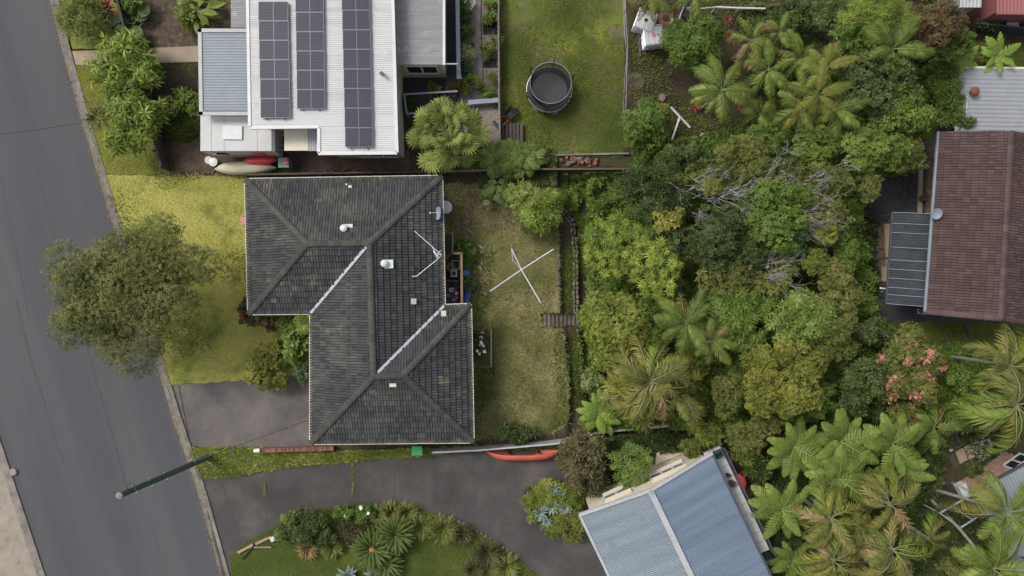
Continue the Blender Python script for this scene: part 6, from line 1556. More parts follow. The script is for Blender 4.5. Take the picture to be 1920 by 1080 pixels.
for x, y, z, dg, L, n, lb in ((1300, 352, 5.4, 0, 64, 8, 'pale bare spray at the top left of the thicket'), (1370, 358, 5.6, 5, 70, 9, 'largest bare grey spray along the top of the thicket'), (1330, 390, 5.2, -30, 60, 6, 'bare spray drooping over the dark vine-covered tree'),
                              (1440, 342, 5.4, 0, 62, 7, 'bare spray along the top boundary above the central green tree'), (1510, 345, 5.2, 5, 66, 8, 'brownish bare spray near the upper right block corner'), (1505, 395, 5.2, 10, 70, 8, 'bare spray right of the central green tree'),
                              (1520, 420, 4.8, 0, 60, 7, 'bare grey spray above the lone bushy palm'), (1340, 430, 5.2, 15, 55, 6, 'pale spray in the middle left of the thicket'), (1440, 500, 5.0, 25, 75, 6, 'strong bare grey branch fan below the central green tree'), (1445, 520, 4.8, -30, 60, 5, 'bare grey branches hanging below the strong branch fan'),
                              (1470, 305, 5.0, 12, 60, 4, 'bare spray rising just outside the top boundary'), (1585, 305, 4.6, 25, 56, 4, 'thin tan sprays at the right of the top boundary')):
    twigs('bare_branches', lb, x, y, z, dg, L, n, 'twig', .75, group=GB)
twigs('bare_branches', 'brown tangle of limbs on the twiggy brownish tree', 1320, 490, 4.4, -20, 70, 7, 'twig_brown', 1.4, group=GB)
twigs('bare_branches', 'brown tangle at the dark gap beside the star-leaved trees', 1295, 440, 3.6, -50, 60, 5, 'twig_brown', 1.0, group=GB)
twigs('bare_branches', 'curved brown limbs left of the strong branch fan', 1390, 470, 4.8, -60, 60, 4, 'twig_brown', 1.4, group=GB)
palm('bushy_palm', 'lone bushy fan palm in the right hand part of the bush', 'palm', 1552, 438, 4.6, 34, 18, ['fan_small'], trunk_r=.09, tilt_j=16, part='fan_leaf', lift=.2, el=(70, -30))
palm('small_palm', 'little drooping palm below the lone bushy palm', 'palm', 1540, 495, 3.6, 30, 9, ['palm_mid_yel', 'palm_low'], trunk_r=.06)
OL = [('palm_up_olv', 'blown_l', 'blown_r_yel'), ('palm_mid_olv', 'blown_l_olv', 'blown_r', 'blown_k'), ('blown_r_olv', 'blown_k_olv', 'blown_l_yel'), ('blown_k_yel', 'palm_low_olv', 'blown_l_olv'), ('palm_low_olv', 'blown_k_olv', 'blown_r_brn')]
palm('feather_palm', 'big wind-blown feather palm above the lower boundary', 'palm', 1218, 715, 5.2, 82, 26, OL, trunk_r=.14, tilt_j=14)
palm('feather_palm', 'second wind-blown palm overlapping the big one at left', 'palm', 1190, 745, 4.6, 70, 14, OL, trunk_r=.12, tilt_j=14)
palm('feather_palm', 'palm at the right flank of the big wind-blown palm', 'palm', 1265, 735, 4.4, 70, 13, OL, trunk_r=.12, tilt_j=14)
palm('feather_palm', 'slender green palm between dense bush and glossy tree', 'palm', 1285, 605, 4.6, 66, 16, ['palm_up', ('palm_mid', 'palm_mid_olv'), 'palm_low_olv'], trunk_r=.1, tilt_j=12)
palm('feather_palm', 'small palm right of the slender green palm', 'palm', 1330, 640, 4.2, 50, 12, [('palm_up', 'palm_up_yel'), 'palm_mid_olv', 'palm_low'], trunk_r=.09)
palm('tree_fern', 'lime green tree fern by the lower left of the bush', 'tree fern', 1122, 775, 1.6, 46, 14, ['fern_b_lime', 'fern_a_lime', 'fern_a_lime'], trunk_r=.09, tm='trunk')
tree('varieg_shrub', 'white-flecked shrub between dense bush and lime tree fern', 'shrub', 1112, 715, .7, 24, 24, 'lf_varieg', 'broad', .9, .9)
tree('weed_bush', 'weedy bush beside the lime tree fern', 'shrub', 1106, 800, .5, 22, 18, 'lf_weed', 'dense', .9, .9)
# ------------------------------------------------------------------ neighbour's yard at the top
t = thing('trampoline', 'round black netted trampoline on the upper lawn', 'trampoline', P(1033, 170, .045))
TC = Vector((P(1030, 162, .85).x, P(1030, 168, .85).y, .045)); RT = 1.27; tz = .85
def ring(r, z, n=40): return [TC + Vector((r * math.cos(2 * PI * i / n), r * math.sin(2 * PI * i / n), z)) for i in range(n + 1)]
g = MB(); g.tube(ring(RT, tz - .045), .03, 6); g.tube(ring(RT + .035, tz), .014, 5); g.build('frame', MT['steel'], t)
g = MB(); g.tube_z(TC, [(RT - .26, tz - .02), (.02, tz - .03)], 40, False); g.build('jumping_mat', MT['trampmat'], t)
g = MB(); g.tube_z(TC, [(RT + .02, tz - .02), (RT - .1, tz + .01), (RT - .27, tz - .005)], 40, False); g.build('spring_pad', MT['black'], t)
zn = 2.2
g = MB(); g.tube(ring(RT - .12, zn), .013, 6); g.build('net_hoop', MT['steel'], t)
g = MB()
for i in range(110):
    a = 2 * PI * i / 110; d = Vector((math.cos(a), math.sin(a), 0)); g.tube([TC + d * (RT - .24) + Vector((0, 0, tz)), TC + d * (RT - .13) + Vector((0, 0, zn))], .0055, 3)
for k in range(26):
    z_ = tz + (zn - tz) * (k + .5) / 26; g.tube(ring(RT - .24 + .11 * (k + .5) / 26, z_, 32), .0055, 3)
g.build('net', MT['net'], t)
for i in range(6):
    a = 2 * PI * (i + .35) / 6; d = Vector((math.cos(a), math.sin(a), 0))
    g = MB(); g.tube([TC + d * (RT + .03) + Vector((0, 0, .05)), TC + d * (RT + .06) + Vector((0, 0, 1.0)), TC + d * (RT + .16) + Vector((0, 0, 1.8)), TC + d * (RT + .1) + Vector((0, 0, 2.3)), TC + d * (RT - .1) + Vector((0, 0, zn + .03))], .03, 7); g.build('net_pole', MT['black'], t)
    a += .3; d = Vector((math.cos(a), math.sin(a), 0)); e = Vector((math.cos(a + .35), math.sin(a + .35), 0))
    g = MB(); g.tube([TC + d * RT + Vector((0, 0, tz - .05)), TC + d * RT + Vector((0, 0, .02)), TC + e * RT + Vector((0, 0, .02)), TC + e * RT + Vector((0, 0, tz - .05))], .022, 6); g.build('leg', MT['steel'], t)
t = thing('ladder', 'short grey ladder at the foot of the trampoline', 'ladder', P(1042, 208, .05))
for dx in (-.14, .14): g = MB(); p = P(1042, 204, .75); g.tube([p + Vector((dx, 0, 0)), Vector((p.x + dx, P(1042, 214).y, .05))], .018, 5); g.build('stile', MT['steel'], t)
for u in (.2, .5, .8): p = P(1042, 204, .75); y = P(1042, 214).y; g = MB(); g.tube([(p.x - .14, p.y + (y - p.y) * u, .75 - .7 * u), (p.x + .14, p.y + (y - p.y) * u, .75 - .7 * u)], .015, 5); g.build('rung', MT['steel'], t)
def plank_fence(name, label, line, h, m, step, th, gap=.02, cat='fence'):
    t = thing(name, label, cat, Vector((line[0].x, line[0].y, float(GZ(line[0].x, line[0].y)))))
    for a, tn in along(line, step):
        z0 = float(GZ(a.x, a.y)); p = a + tn * step / 2; g = MB(); g.box((p.x, p.y, z0 + h / 2 + R.uniform(-.015, .015)), (step - gap, th, h), math.atan2(tn.y, tn.x)); g.build('paling', MT[m], t)
    for hh in (h * .25, h * .85):
        g = MB(); ribbon(g, [p + Vector((.05, .02)) for p in line], .05, hh, .07); g.build('rail', MT[m], t)
    return t
plank_fence('paling_fence', 'weathered paling fence between gravel garden and upper lawn', tp([(935, -40), (935, 60), (936, 200), (938, 285)]), .9, 'greytimber', .3, .07)
t = thing('blue_rail_fence', 'long blue-grey railed fence beside the courtyard', 'fence', P(859, 70, 0))
for k in range(12):
    y = -40 + k * 17; g = MB(); p = P(858.5, y, 1.3); g.box((p.x, p.y, .68), (.07, .07, 1.3)); g.build('post', MT['steelblue'], t)
g = MB(); g.bar(P(857, -45, 1.35), P(860, 148, 1.35), .22, .05); g.build('top_rail', MT['steelblue'], t)
for z_ in (.25, .5, .75, 1.0): g = MB(); g.bar(P(857, -45, z_), P(860, 148, z_), .03, .12); g.build('rail', MT['steelblue'], t)
t = thing('stair_balustrade', 'pale-topped balustrade round the dark stairwell beside the white roof', 'balustrade', P(760, 180, 0))
for (xa, ya), (xb, yb) in (((757, 177), (858, 171)), ((758, 178), (763, 214)), ((763, 214), (850, 200))):
    g = MB(); g.bar(P(xa, ya, 1.0), P(xb, yb, 1.0), .1, .06); g.build('top_rail', MT['steelblue'], t)
    L_ = math.hypot(xb - xa, yb - ya)
    for k in range(int(L_ / 12) + 1):
        u = k * 12 / L_; p = P(xa + (xb - xa) * u, ya + (yb - ya) * u, 1.0); g = MB(); g.box((p.x, p.y, .5), (.05, .05, 1.0)); g.build('post', MT['steelblue'], t)
t = thing('outdoor_stairs', 'dark outdoor stairs against the right side of the white roof', 'stairs', P(750, 210, 0))
for k in range(7): g = MB(); g.box(P(751, 192 + k * 8, .04) + Vector((0, 0, .02 + .06 * (6 - k) / 2)), (.55, .16, .05 + .05 * (6 - k))); g.build('tread', MT['darksteel'], t)
g = MB(); g.bar(P(878, 194, .35), P(936, 189, .35), .26, .5); one('retaining_beam', 'blue-grey beam ending the gravel garden', 'retaining wall', g, MT['steelblue'], P(907, 191, 0))
t = thing('garden_chair', 'white plastic slatted chair tipped on the gravel path', 'chair', P(883, 13, .03)); c = P(883, 13, 0); Rm = Matrix.Rotation(-.6, 3, 'Z')
for k in range(5): g = MB(); g.box(c + Rm @ Vector((.02, -.2 + .1 * k, .42)), (.42, .07, .03), rot=Rm); g.build('slat', MT['white'], t)
g = MB(); g.box(c + Rm @ Vector((-.24, 0, .62)), (.04, .48, .42), rot=Rm); g.build('backrest', MT['white'], t)
for s_ in (-.25, .25): g = MB(); g.box(c + Rm @ Vector((0, s_, .55)), (.44, .05, .04), rot=Rm); g.build('armrest', MT['white'], t)
for a, b in ((-.2, -.22), (.2, -.22), (-.2, .22), (.2, .22)): g = MB(); g.tube([c + Rm @ Vector((a, b, .03)), c + Rm @ Vector((a, b, .42))], .022, 6); g.build('leg', MT['white'], t)
for y, n_, lb in ((53, 4, 'black tray of empty pots on the gravel, upper of two'), (118, 3, 'black tray of seedling pots on the gravel, lower of two')):
    t = thing('seedling_tray', lb, 'tray', P(918, y, .04)); g = MB(); g.box(P(918, y, .06), (.8, n_ * .17, .04)); g.build('tray', MT['charcoal'], t)
    pm = None
    for i in range(5):
        for j in range(n_):
            if pm is None:
                q = MB(); q.tube_z((0, 0, 0), [(.05, 0), (.07, .12), (.055, .12), (.05, .08)], 8); pm = q.mesh('seedling_pot'); pm.materials.append(MT['black'])
            o = link('seedling_pot', pm, None, t); o.location = P(918, y, .08) + Vector((-.31 + .155 * i, (j - (n_ - 1) / 2) * .16, 0)) - ORG[t.name]
for x, y, r, lb in ((888, 62, .09, 'tiny black pot in the middle of the gravel path'), (887, 86, .11, 'round dark pot on the gravel path beside pale shrub'), (905, 163, .14, 'large black pot near the end of gravel garden')):
    pot('plant_pot', lb, 'pot', P(x, y, .03), r, .25, 'charcoal')
g = MB(); g.tube([P(902, -20, .05), P(902, 40, .05), P(903, 80, .05), P(905, 120, .05), P(906, 150, .05)], .025, 5); one('garden_hose', 'thin dark hose along the middle of the gravel garden', 'hose', g, MT['black'], P(903, 80, .03))
for x, y, rx, ry, m, kd, lb in ((868, 15, 12, 20, 'lf_mid', 'broad', 'green shrub left of the white chair'), (874, 35, 14, 14, 'lf_dark', 'dense', 'dark low bush below the white chair'), (873, 62, 12, 16, 'lf_mid', 'broad', 'yellow-flecked bush beside the tiny black pot'),
                                (876, 103, 12, 18, 'lf_varieg', 'lance', 'cream variegated shrub beside the blue rail fence'), (874, 128, 12, 14, 'lf_bluegreen', 'broad', 'grey-green bush below the cream variegated shrub'), (882, 148, 12, 12, 'lf_mid', 'broad', 'small bush left of the large black pot'),
                                (873, 165, 10, 14, 'lf_lime', 'broad', 'lime bush above the fan palm on the gravel'), (922, 8, 14, 12, 'lf_mid', 'broad', 'leafy bush at the very top of paling fence'), (914, 34, 12, 10, 'lf_mid', 'broad', 'green plant beside the red flower'),
                                (925, 33, 9, 9, 'lf_lime', 'broad', 'pale lime plant against the paling fence'), (916, 95, 14, 14, 'lf_olive', 'broad', 'mixed bush behind the spiky dark plant'), (924, 148, 14, 16, 'lf_tuft', 'wisp', 'grassy bush by the fence below lower tray'),
                                (918, 175, 14, 12, 'lf_mid', 'broad', 'last bush before the blue-grey beam'), (899, 160, 9, 9, 'lf_olive', 'broad', 'little bush left of hose end')):
    tree('garden_shrub', lb, 'shrub', x, y, .45, rx, ry, m, kd, 1.0, .9, leafs=.7)
rosette('bromeliad', 'orange-red flower at the top of the gravel garden', 'plant', 915, 15, .35, 11, None, (('broms', 12, 5, 1.0), ('broms', 8, 40, .7)))
rosette('spiky_plant', 'spiky dark plant leaning on the paling fence', 'plant', 928, 84, .4, 20, None, (('yucca', 16, 0, 1.0), ('yucca', 10, 35, .8)))
tree('garden_shrub', 'round lime bush in the black courtyard', 'shrub', 814, 164, .6, 12, 9, 'lf_lime', 'dense', 1.2, .9)
tree('garden_shrub', 'reddish bush in the corner of the courtyard', 'shrub', 850, 163, .7, 12, 15, 'lf_bronze', 'dense', .9, .9)
tree('garden_shrub', 'dark shrub inside the stairwell balustrade', 'shrub', 771, 192, .5, 9, 11, 'lf_dark', 'broad', .9, .9)
t = thing('slatted_platform', 'dark timber slatted platform at the lawn corner', 'platform', P(960, 258, .05))
for k in range(6): x = 943 + k * 6.9; g = MB(); g.bar(P(x, 231, .3), P(x + .5, 288, .3), .165, .05); g.build('plank', MT['darktimber'], t)
for y in (236, 260, 284): g = MB(); g.bar(P(939, y, .2), P(982, y, .2), .09, .12); g.build('bearer', MT['darktimber'], t)
for x, y in ((942, 236), (979, 236), (942, 284), (979, 284)): p = P(x, y, .14); g = MB(); g.box((p.x, p.y, .09), (.1, .1, .1)); g.build('foot', MT['darktimber'], t)
t = thing('wheelbarrow', 'black wheelbarrow with red handles beside the slatted platform', 'wheelbarrow', P(948, 222, .05))
c = P(957, 216, .05); g = MB(); vs = []
for z_, s_ in ((.25, .55), (.5, 1.0), (.47, .88), (.3, .5)): vs += [c + Matrix.Rotation(.8, 3, 'Z') @ Vector((x * s_, y * s_, z_)) for x, y in ((-.36, -.24), (.36, -.3), (.36, .3), (-.36, .24))]
fs = [(3, 2, 1, 0), (12, 13, 14, 15)] + [(4 * i + j, 4 * i + (j + 1) % 4, 4 * i + 4 + (j + 1) % 4, 4 * i + 4 + j) for i in range(3) for j in range(4)]
g.add(vs, fs); g.build('tray', MT['black'], t)
for s_ in (-.24, .24):
    o_ = Matrix.Rotation(.8, 3, 'Z') @ Vector((0, s_, 0)); a = P(938, 229, .55) ; d = P(957, 216, .3); g = MB(); g.tube([d + o_ * .6, a + o_], .022, 6); g.build('handle', MT['red'], t)
    g = MB(); m_ = (a + d) / 2 + o_; g.tube([m_, Vector((m_.x, m_.y, .05))], .02, 5); g.build('leg', MT['darksteel'], t)
g = MB(); w_ = P(965, 208, .25); dd = Vector((.7, -.7, 0)); g.tube([w_ - dd * .06, w_ + dd * .06], .2, 14); g.build('wheel', MT['black'], t)
q = MB(); q.box(P(931, 235, .12), (.16, .62, .12), .6); one('offcut', 'dark offcut of rubber by the wheelbarrow handles', 'offcut', q, MT['charcoal'], P(931, 235, .05))
q = MB(); q.box(P(928, 197, .12), (.24, .24, .2), .3); one('crate', 'little rusty crate at the end of the blue-grey beam', 'crate', q, MT['rust'], P(928, 197, .03))
t = thing('retaining_wall', 'sleeper retaining wall at the bottom of the upper lawn', 'retaining wall', P(1110, 290, 0))
for k in range(4): xa = 1040 + k * 35; g = MB(); g.bar(P(xa, 291 - k * .8, .1), P(xa + 34, 290.5 - k * .8, .1), .1, .22); g.build('sleeper', MT['greytimber'], t)
t = thing('stone_heap', 'heap of broken brown and orange stones below the sleeper wall', 'stones', P(1085, 303, 0)); ms = []
for v_ in range(4): m_ = MB(); m_.ball((0, 0, 0), .5, .42, .3, 7, 4, .25, 80 + v_); me = m_.mesh('stone'); me.materials.append(MT['stone']); ms.append(me)
mo = ms[0].copy(); mo.materials.clear(); mo.materials.append(MT['terracotta']); mr_ = ms[1].copy(); mr_.materials.clear(); mr_.materials.append(MT['rust'])
for k in range(42):
    x, y = R.gauss(1085, 17), R.gauss(302, 4.5); o = link('stone', R.choice(ms + [mr_, mr_, mo]), None, t); s_ = R.uniform(.14, .32); o.location = P(x, y, .08 + R.uniform(0, .1)) - ORG[t.name]; o.scale = (s_, s_, s_); o.rotation_euler = (R.uniform(-.5, .5), R.uniform(-.5, .5), R.uniform(0, 6))
# wire fence
t = thing('wire_fence', 'sagging grey wire fence at the right of the upper lawn', 'fence', P(1170, 90, .02)); wl = [(1167, -30), (1168, 30), (1171, 70), (1173, 100), (1171, 150), (1169, 215)]
for k, (x, y) in enumerate(wl + [(1169, 180), (1172, 120)]): p = P(x, y, .0); g = MB(); g.tube([p, p + Vector((0, 0, 1.0))], .022, 5); g.build('post', MT['greytimber'], t)
for z_ in (.2, .5, .75, .98): g = MB(); g.tube([P(x, y, 0) + Vector((R.uniform(-.05, .05), 0, z_)) for x, y in wl], .012, 4); g.build('wire', MT['steel'], t)
g = MB()
for k in range(60): y = -30 + k * 4.1; x = float(np.interp(y, [w[1] for w in wl], [w[0] for w in wl])); p = P(x, y); g.tube([p + Vector((0, 0, .05)), p + Vector((R.uniform(-.04, .04), .06, .98))], .006, 3)
g.build('mesh', MT['steel'], t)
q = MB(); q.tube_z(G(1190, 153), [(.58, .0), (.56, .05), (.3, .12), (.02, .14)], 18); one('mulch_heap', 'round dark heap beside the wire fence', 'heap', q, MT['mulch'], G(1190, 153))
def tote(label, c, rz, cap):
    t = thing('water_tote', label, 'water tank', c, 'caged white water totes'); Rm = Matrix.Rotation(rz, 3, 'Z')
    g = MB(); g.box(c + Vector((0, 0, .6)), (.98, .98, .9), rz); tk = g.build('tank', MT['offwhite'], t)
    g = MB(); g.cyl(c + Vector((0, 0, 1.051)), .1, .05, 14); g.build('cap', MT[cap], tk)
    for k in range(3): g = MB(); g.box(c + Rm @ Vector((-.3 + .3 * k, 0, 1.056)), (.03, .96, .012), rz); g.build('rib', MT['palegrey'], tk)
    for z_ in (.2, .45, .7, .95, 1.1):
        g = MB(); g.tube([c + Rm @ Vector((x * .54, y * .54, z_)) for x, y in ((-1, -1), (1, -1), (1, 1), (-1, 1), (-1, -1))], .016, 5); g.build('cage_bar', MT['alum'], t)
    for x, y in [(a, s_) for a in (-1, -.5, 0, .5, 1) for s_ in (-1, 1)] + [(s_, a) for a in (-.5, 0, .5) for s_ in (-1, 1)]:
        g = MB(); g.tube([c + Rm @ Vector((x * .54, y * .54, .14)), c + Rm @ Vector((x * .54, y * .54, 1.1))], .014, 5); g.build('cage_bar', MT['alum'], t)
    g = MB(); g.box(c + Vector((0, 0, .07)), (1.1, 1.1, .13), rz); g.build('pallet', MT['darksteel'], t)
tote('upper caged white tote with black cap, under palm fronds', G(1205, 50), -.35, 'black'); tote('lower caged white tote with red cap', G(1219, 77), .12, 'pink')
t = thing('rusty_drum', 'rust brown box with black opening right of the totes', 'box', G(1247, 48)); c = G(1247, 48); g = MB(); g.box(c + Vector((0, 0, .35)), (.72, 1.05, .7), .1); g.build('body', MT['rust'], t)
g = MB(); g.cyl(c + Vector((-.12, .2, .701)), .2, .04, 16); g.build('opening', MT['black'], t); g = MB(); g.tube([c + Vector((.1, -.2, .75)), c + Vector((.3, 0, .75)), c + Vector((.22, .12, .75))], .06, 7); g.build('elbow_pipe', MT['white'], t)
q = MB(); q.bar(G(1197, 62, .12), G(1199, 108, .12), .14, .12); one('sleeper_beam', 'dark timber beam lying below the totes', 'beam', q, MT['darktimber'], G(1198, 85))
t = thing('pvc_pipe', 'white T-shaped pipe lying on dark ground', 'pipe', G(1270, 230)); g = MB(); g.tube([G(1257, 202, .12), G(1293, 240, .12)], .07, 8); g.build('pipe', MT['white'], t); g = MB(); g.tube([G(1274, 220, .12), G(1271, 230, .12)], .085, 8); g.build('joint', MT['offwhite'], t)
g = MB(); g.tube([G(1272, 226, .12), G(1259, 264, .12)], .06, 8); g.build('pipe', MT['white'], t)
q = MB(); q.tube([G(1335, 24, .9), G(1380, 26, .9), G(1425, 27, .9)], .06, 8); q.tube([G(1334, 24, .9), G(1334, 24, 0)], .04); q.tube([G(1422, 27, .9), G(1422, 27, 0)], .04); one('white_pole', 'long straight white pole near the top edge', 'pole', q, MT['white'], G(1380, 26))
t = thing('dead_branch', 'lichen-white bare branch left of the long white pole', 'branch', G(1280, 30)); g = MB(); g.tube([G(1268, 45, .7), G(1275, 24, .8), G(1305, 27, .9), G(1335, 24, .9)], .04, 6); g.tube([G(1290, 45, .6), G(1289, 30, .8), G(1278, 24, .8)], .03, 6); g.build('branch', MT['offwhite'], t)
for x, y, lb in ((1242, 205, 'red bromeliad beside the T-shaped pipe'), (1303, 203, 'red bromeliad left of the large upper palm'), (1390, 203, 'red bromeliad under the right side of the large upper palm'), (1362, 40, 'reddish bromeliads right of the round shrub'), (1366, 70, 'dull red bromeliads below the long white pole')):
    rosette('bromeliad', lb, 'plant', x, y, .12, 13, None, (('broms', 14, -5, 1.0), ('broms', 10, 30, .8)))
for x, y, lb in ((1240, 183, 'round stone disc above the left red bromeliad'), (1309, 183, 'round stone disc beside the large upper palm')):
    q = MB(); q.tube_z(G(x, y), [(.24, 0), (.23, .1), (.05, .12)], 14); one('stepping_stone', lb, 'stepping stone', q, MT['kerb'], G(x, y), 'round stone discs in the dark yard')
t = thing('bin', 'small black bin with pale handle near the thicket edge', 'bin', G(1312, 262)); c = G(1312, 262); q = MB(); q.tube_z(c, [(.2, 0), (.27, .6), (.23, .6), (.2, .5)], 4); q.build('body', MT['black'], t); q = MB(); q.tube([c + Vector((-.12, .1, .66)), c + Vector((-.05, .25, .68)), c + Vector((.08, .2, .66))], .025); q.build('handle', MT['white'], t)
q = MB(); q.ball(G(1468, 72, .25), .28, .24, .25, 10, 6, .1, 4); one('boulder', 'grey-blue boulder among palms near the top', 'boulder', q, MT['stone'], G(1468, 72))
# trees of the top yard
tree('round_tree', 'neat round green tree right of the water totes', 'tree', 1302, 80, 2.4, 52, 54, 'lf_mid', 'lance', 1.5, .75, leafs=.75)
tree('round_shrub', 'dense dark green round shrub at the lower right of upper lawn', 'tree', 1204, 242, 1.8, 46, 48, 'lf_mid', 'dense', 1.5, .8)
tree('boundary_tree', 'dark green crown on the top boundary below the bin', 'tree', 1285, 300, 3.0, 58, 32, 'lf_dark', 'dense', 1.2, .7)
tree('boundary_tree', 'olive crown under bare twigs just above the top boundary', 'tree', 1400, 288, 3.8, 60, 30, 'lf_olive', 'small', 1.2, .7)
tree('boundary_tree', 'greenish crown above the top boundary near upper palms', 'tree', 1440, 258, 3.6, 44, 26, 'lf_mid', 'small', 1.2, .7)
tree('boundary_tree', 'dark crown above the boundary beneath golden palms', 'tree', 1530, 270, 3.8, 50, 36, 'lf_mid', 'small', 1.1, .7)
YE = ['palm_up_yel', ('palm_mid', 'palm_mid_yel', 'blown_r'), ('palm_mid', 'palm_low_yel', 'blown_l_yel'), ('palm_low_yel', 'palm_low_brn')]
GN = ['palm_up', ('palm_mid', 'blown_l'), ('palm_mid', 'blown_r', 'palm_mid_yel'), 'palm_low', ('palm_low_olv', 'palm_low_brn')]
for x, y, z, L, n, ks, lb in ((1353, 168, 4.0, 66, 11, ['palm_mid', 'palm_mid', 'palm_mid'], 'large open green palm over the dark upper yard'), (1408, 75, 3.4, 44, 10, YE, 'small lime palm near the long white pole'), (1462, 60, 3.0, 40, 9, GN, 'dim green palm at the top beside the boulder'),
                              (1440, 130, 3.6, 54, 11, GN, 'green palm right of the large open palm'), (1500, 112, 4.0, 54, 12, GN, 'green palm left of the golden palm cluster'), (1548, 128, 4.8, 52, 13, YE, 'golden palm, upper one of the cluster'), (1532, 178, 4.8, 56, 13, YE, 'golden palm in the middle of its cluster'),
                              (1562, 205, 4.4, 56, 12, ['palm_up', 'palm_mid_yel', 'palm_mid'], 'golden-green palm, lowest of the cluster'), (1500, 205, 4.2, 50, 11, GN, 'green palm at the lower left of golden cluster'), (1672, 92, 4.8, 70, 10, ['palm_up', 'palm_mid', 'palm_mid'], 'tall bright palm near the shed corner'),
                              (1220, -6, 3.0, 46, 12, YE, 'yellowing palm cut by the top edge over totes'), (1300, -8, 3.0, 46, 10, GN, 'palm cut by the top edge above round tree'), (1425, 215, 3.0, 44, 9, GN, 'low green palm below the large open palm')):
    palm('feather_palm', lb, 'palm', x, y, z, L, n, ks, trunk_r=.09, tilt_j=14)
palm('tree_fern', 'small fern tucked below the green palm near the boundary', 'tree fern', 1448, 222, 1.6, 34, 10, ['fern_a'], trunk_r=.06, tm='trunk')
for x, y, z, rx, ry, m, kd, lb in ((1640, 30, 4.2, 66, 46, 'lf_bright', 'wisp', 'bright feathery tree at the top edge'), (1600, 55, 3.6, 50, 44, 'lf_mid', 'broad', 'leafy tree between palms and feathery tree'), (1560, 20, 3.4, 40, 30, 'lf_dark', 'broad', 'dark leafy tree at the top edge beside palms'), (1755, 45, 4.4, 54, 46, 'lf_bronze', 'dense', 'bronze-brown tree near the red roof'),
                                   (1785, 85, 3.4, 40, 30, 'lf_mid', 'dense', 'green skirt of the bronze-brown tree'), (1640, 165, 4.4, 66, 58, 'lf_dark', 'broad', 'dark round-leaved tree right of golden palms'), (1680, 215, 4.0, 56, 52, 'lf_mid', 'broad', 'broad green tree beside the brick side wall'), (1640, 275, 4.0, 64, 44, 'lf_mid', 'dense', 'green tree leaning over the dark concrete yard'),
                                   (1700, 290, 3.6, 36, 30, 'lf_olive', 'dense', 'olive edge crown closest to the brick side wall'), (1625, 345, 3.6, 24, 30, 'lf_olive', 'dense', 'olive crown at the upper right block corner'), (1590, 215, 3.4, 36, 32, 'lf_mid', 'broad', 'leafy filler tree under the lowest golden palm'), (1500, 30, 2.2, 40, 30, 'lf_dark', 'broad', 'dim shrub under trees at the top'), (1480, 145, 1.8, 34, 30, 'lf_dark', 'broad', 'dark shrub between upper palms'), (1590, 120, 3.0, 40, 40, 'lf_dark', 'broad', 'dark filler tree behind golden palms')):
    tree('leafy_tree', lb, 'tree', x, y, z, rx, ry, m, kd, 1.1, .65, leafs=.85)
tree('climber', 'climbing hedge along the left side of the pale shed roof', 'hedge', 1772, 180, 1.8, 26, 72, 'lf_mid', 'wisp', 1.6, .8)
tree('climber', 'vine sprig over the lower left corner of pale shed roof', 'vine', 1814, 232, 1.9, 14, 9, 'lf_bluegreen', 'broad', 1.0, .8)
palm('tree_fern', 'bright fern at the top left corner of the pale shed roof', 'tree fern', 1800, 112, 1.8, 34, 12, ['fern_b_lime', 'fern_a_lime'], trunk_r=.07, tm='trunk'); palm('tree_fern', 'bright fern along the top edge of the pale shed roof', 'tree fern', 1868, 106, 1.8, 38, 13, ['fern_b_lime', 'fern_a_lime'], trunk_r=.07, tm='trunk')
tree('garden_shrub', 'olive shrub between the two bright ferns', 'shrub', 1838, 114, 1.0, 20, 14, 'lf_olive', 'broad', .9, .8)
tree('garden_shrub', 'dark low hedge below the red roofed shed', 'shrub', 1852, 46, .8, 34, 12, 'lf_dark', 'broad', 1.0, .8)
panel_fence('dark panel fence with pale cap across the upper right lawn', [P(1808, 56, -.9), P(1860, 61, -.9), P(1985, 74, -.9)], 1.1, 'charcoal', 'darksteel', 1.6)
# lower right gardens
t = thing('garden_edging', 'two dark edging strips across the dark lawn', 'edging', P(1790, 640, -.88))
for (xa, ya), (xb, yb) in (((1767, 612), (1785, 680)), ((1812, 608), (1825, 655))):
    g = MB(); g.bar(P(xa, ya, -.84), P(xb, yb, -.84), .16, .14); g.build('strip', MT['darktimber'], t)
t = thing('shade_sail', 'dark teal ground cover sheet by the dark lawn', 'sheet', P(1808, 684, -.85)); q = MB(); q.prism([tuple(P(x, y, -.78)[:2]) for x, y in ((1782, 684), (1826, 668), (1828, 682), (1800, 700), (1784, 696))], -.86, -.78); q.build('sheet', MT['shade'], t)
tree('pink_tree', 'spreading tree covered in pink flower heads', 'tree', 1698, 690, 2.6, 62, 68, 'lf_olive', 'small', 1.7, .5, flowers=('lf_pinkfl', 34, .13), nc=56)
tree('pink_tree', 'lower pink flowering branch above the tree ferns', 'tree', 1690, 780, 2.2, 26, 26, 'lf_olive', 'small', 1.2, .6, flowers=('lf_pinkfl', 3, .1))
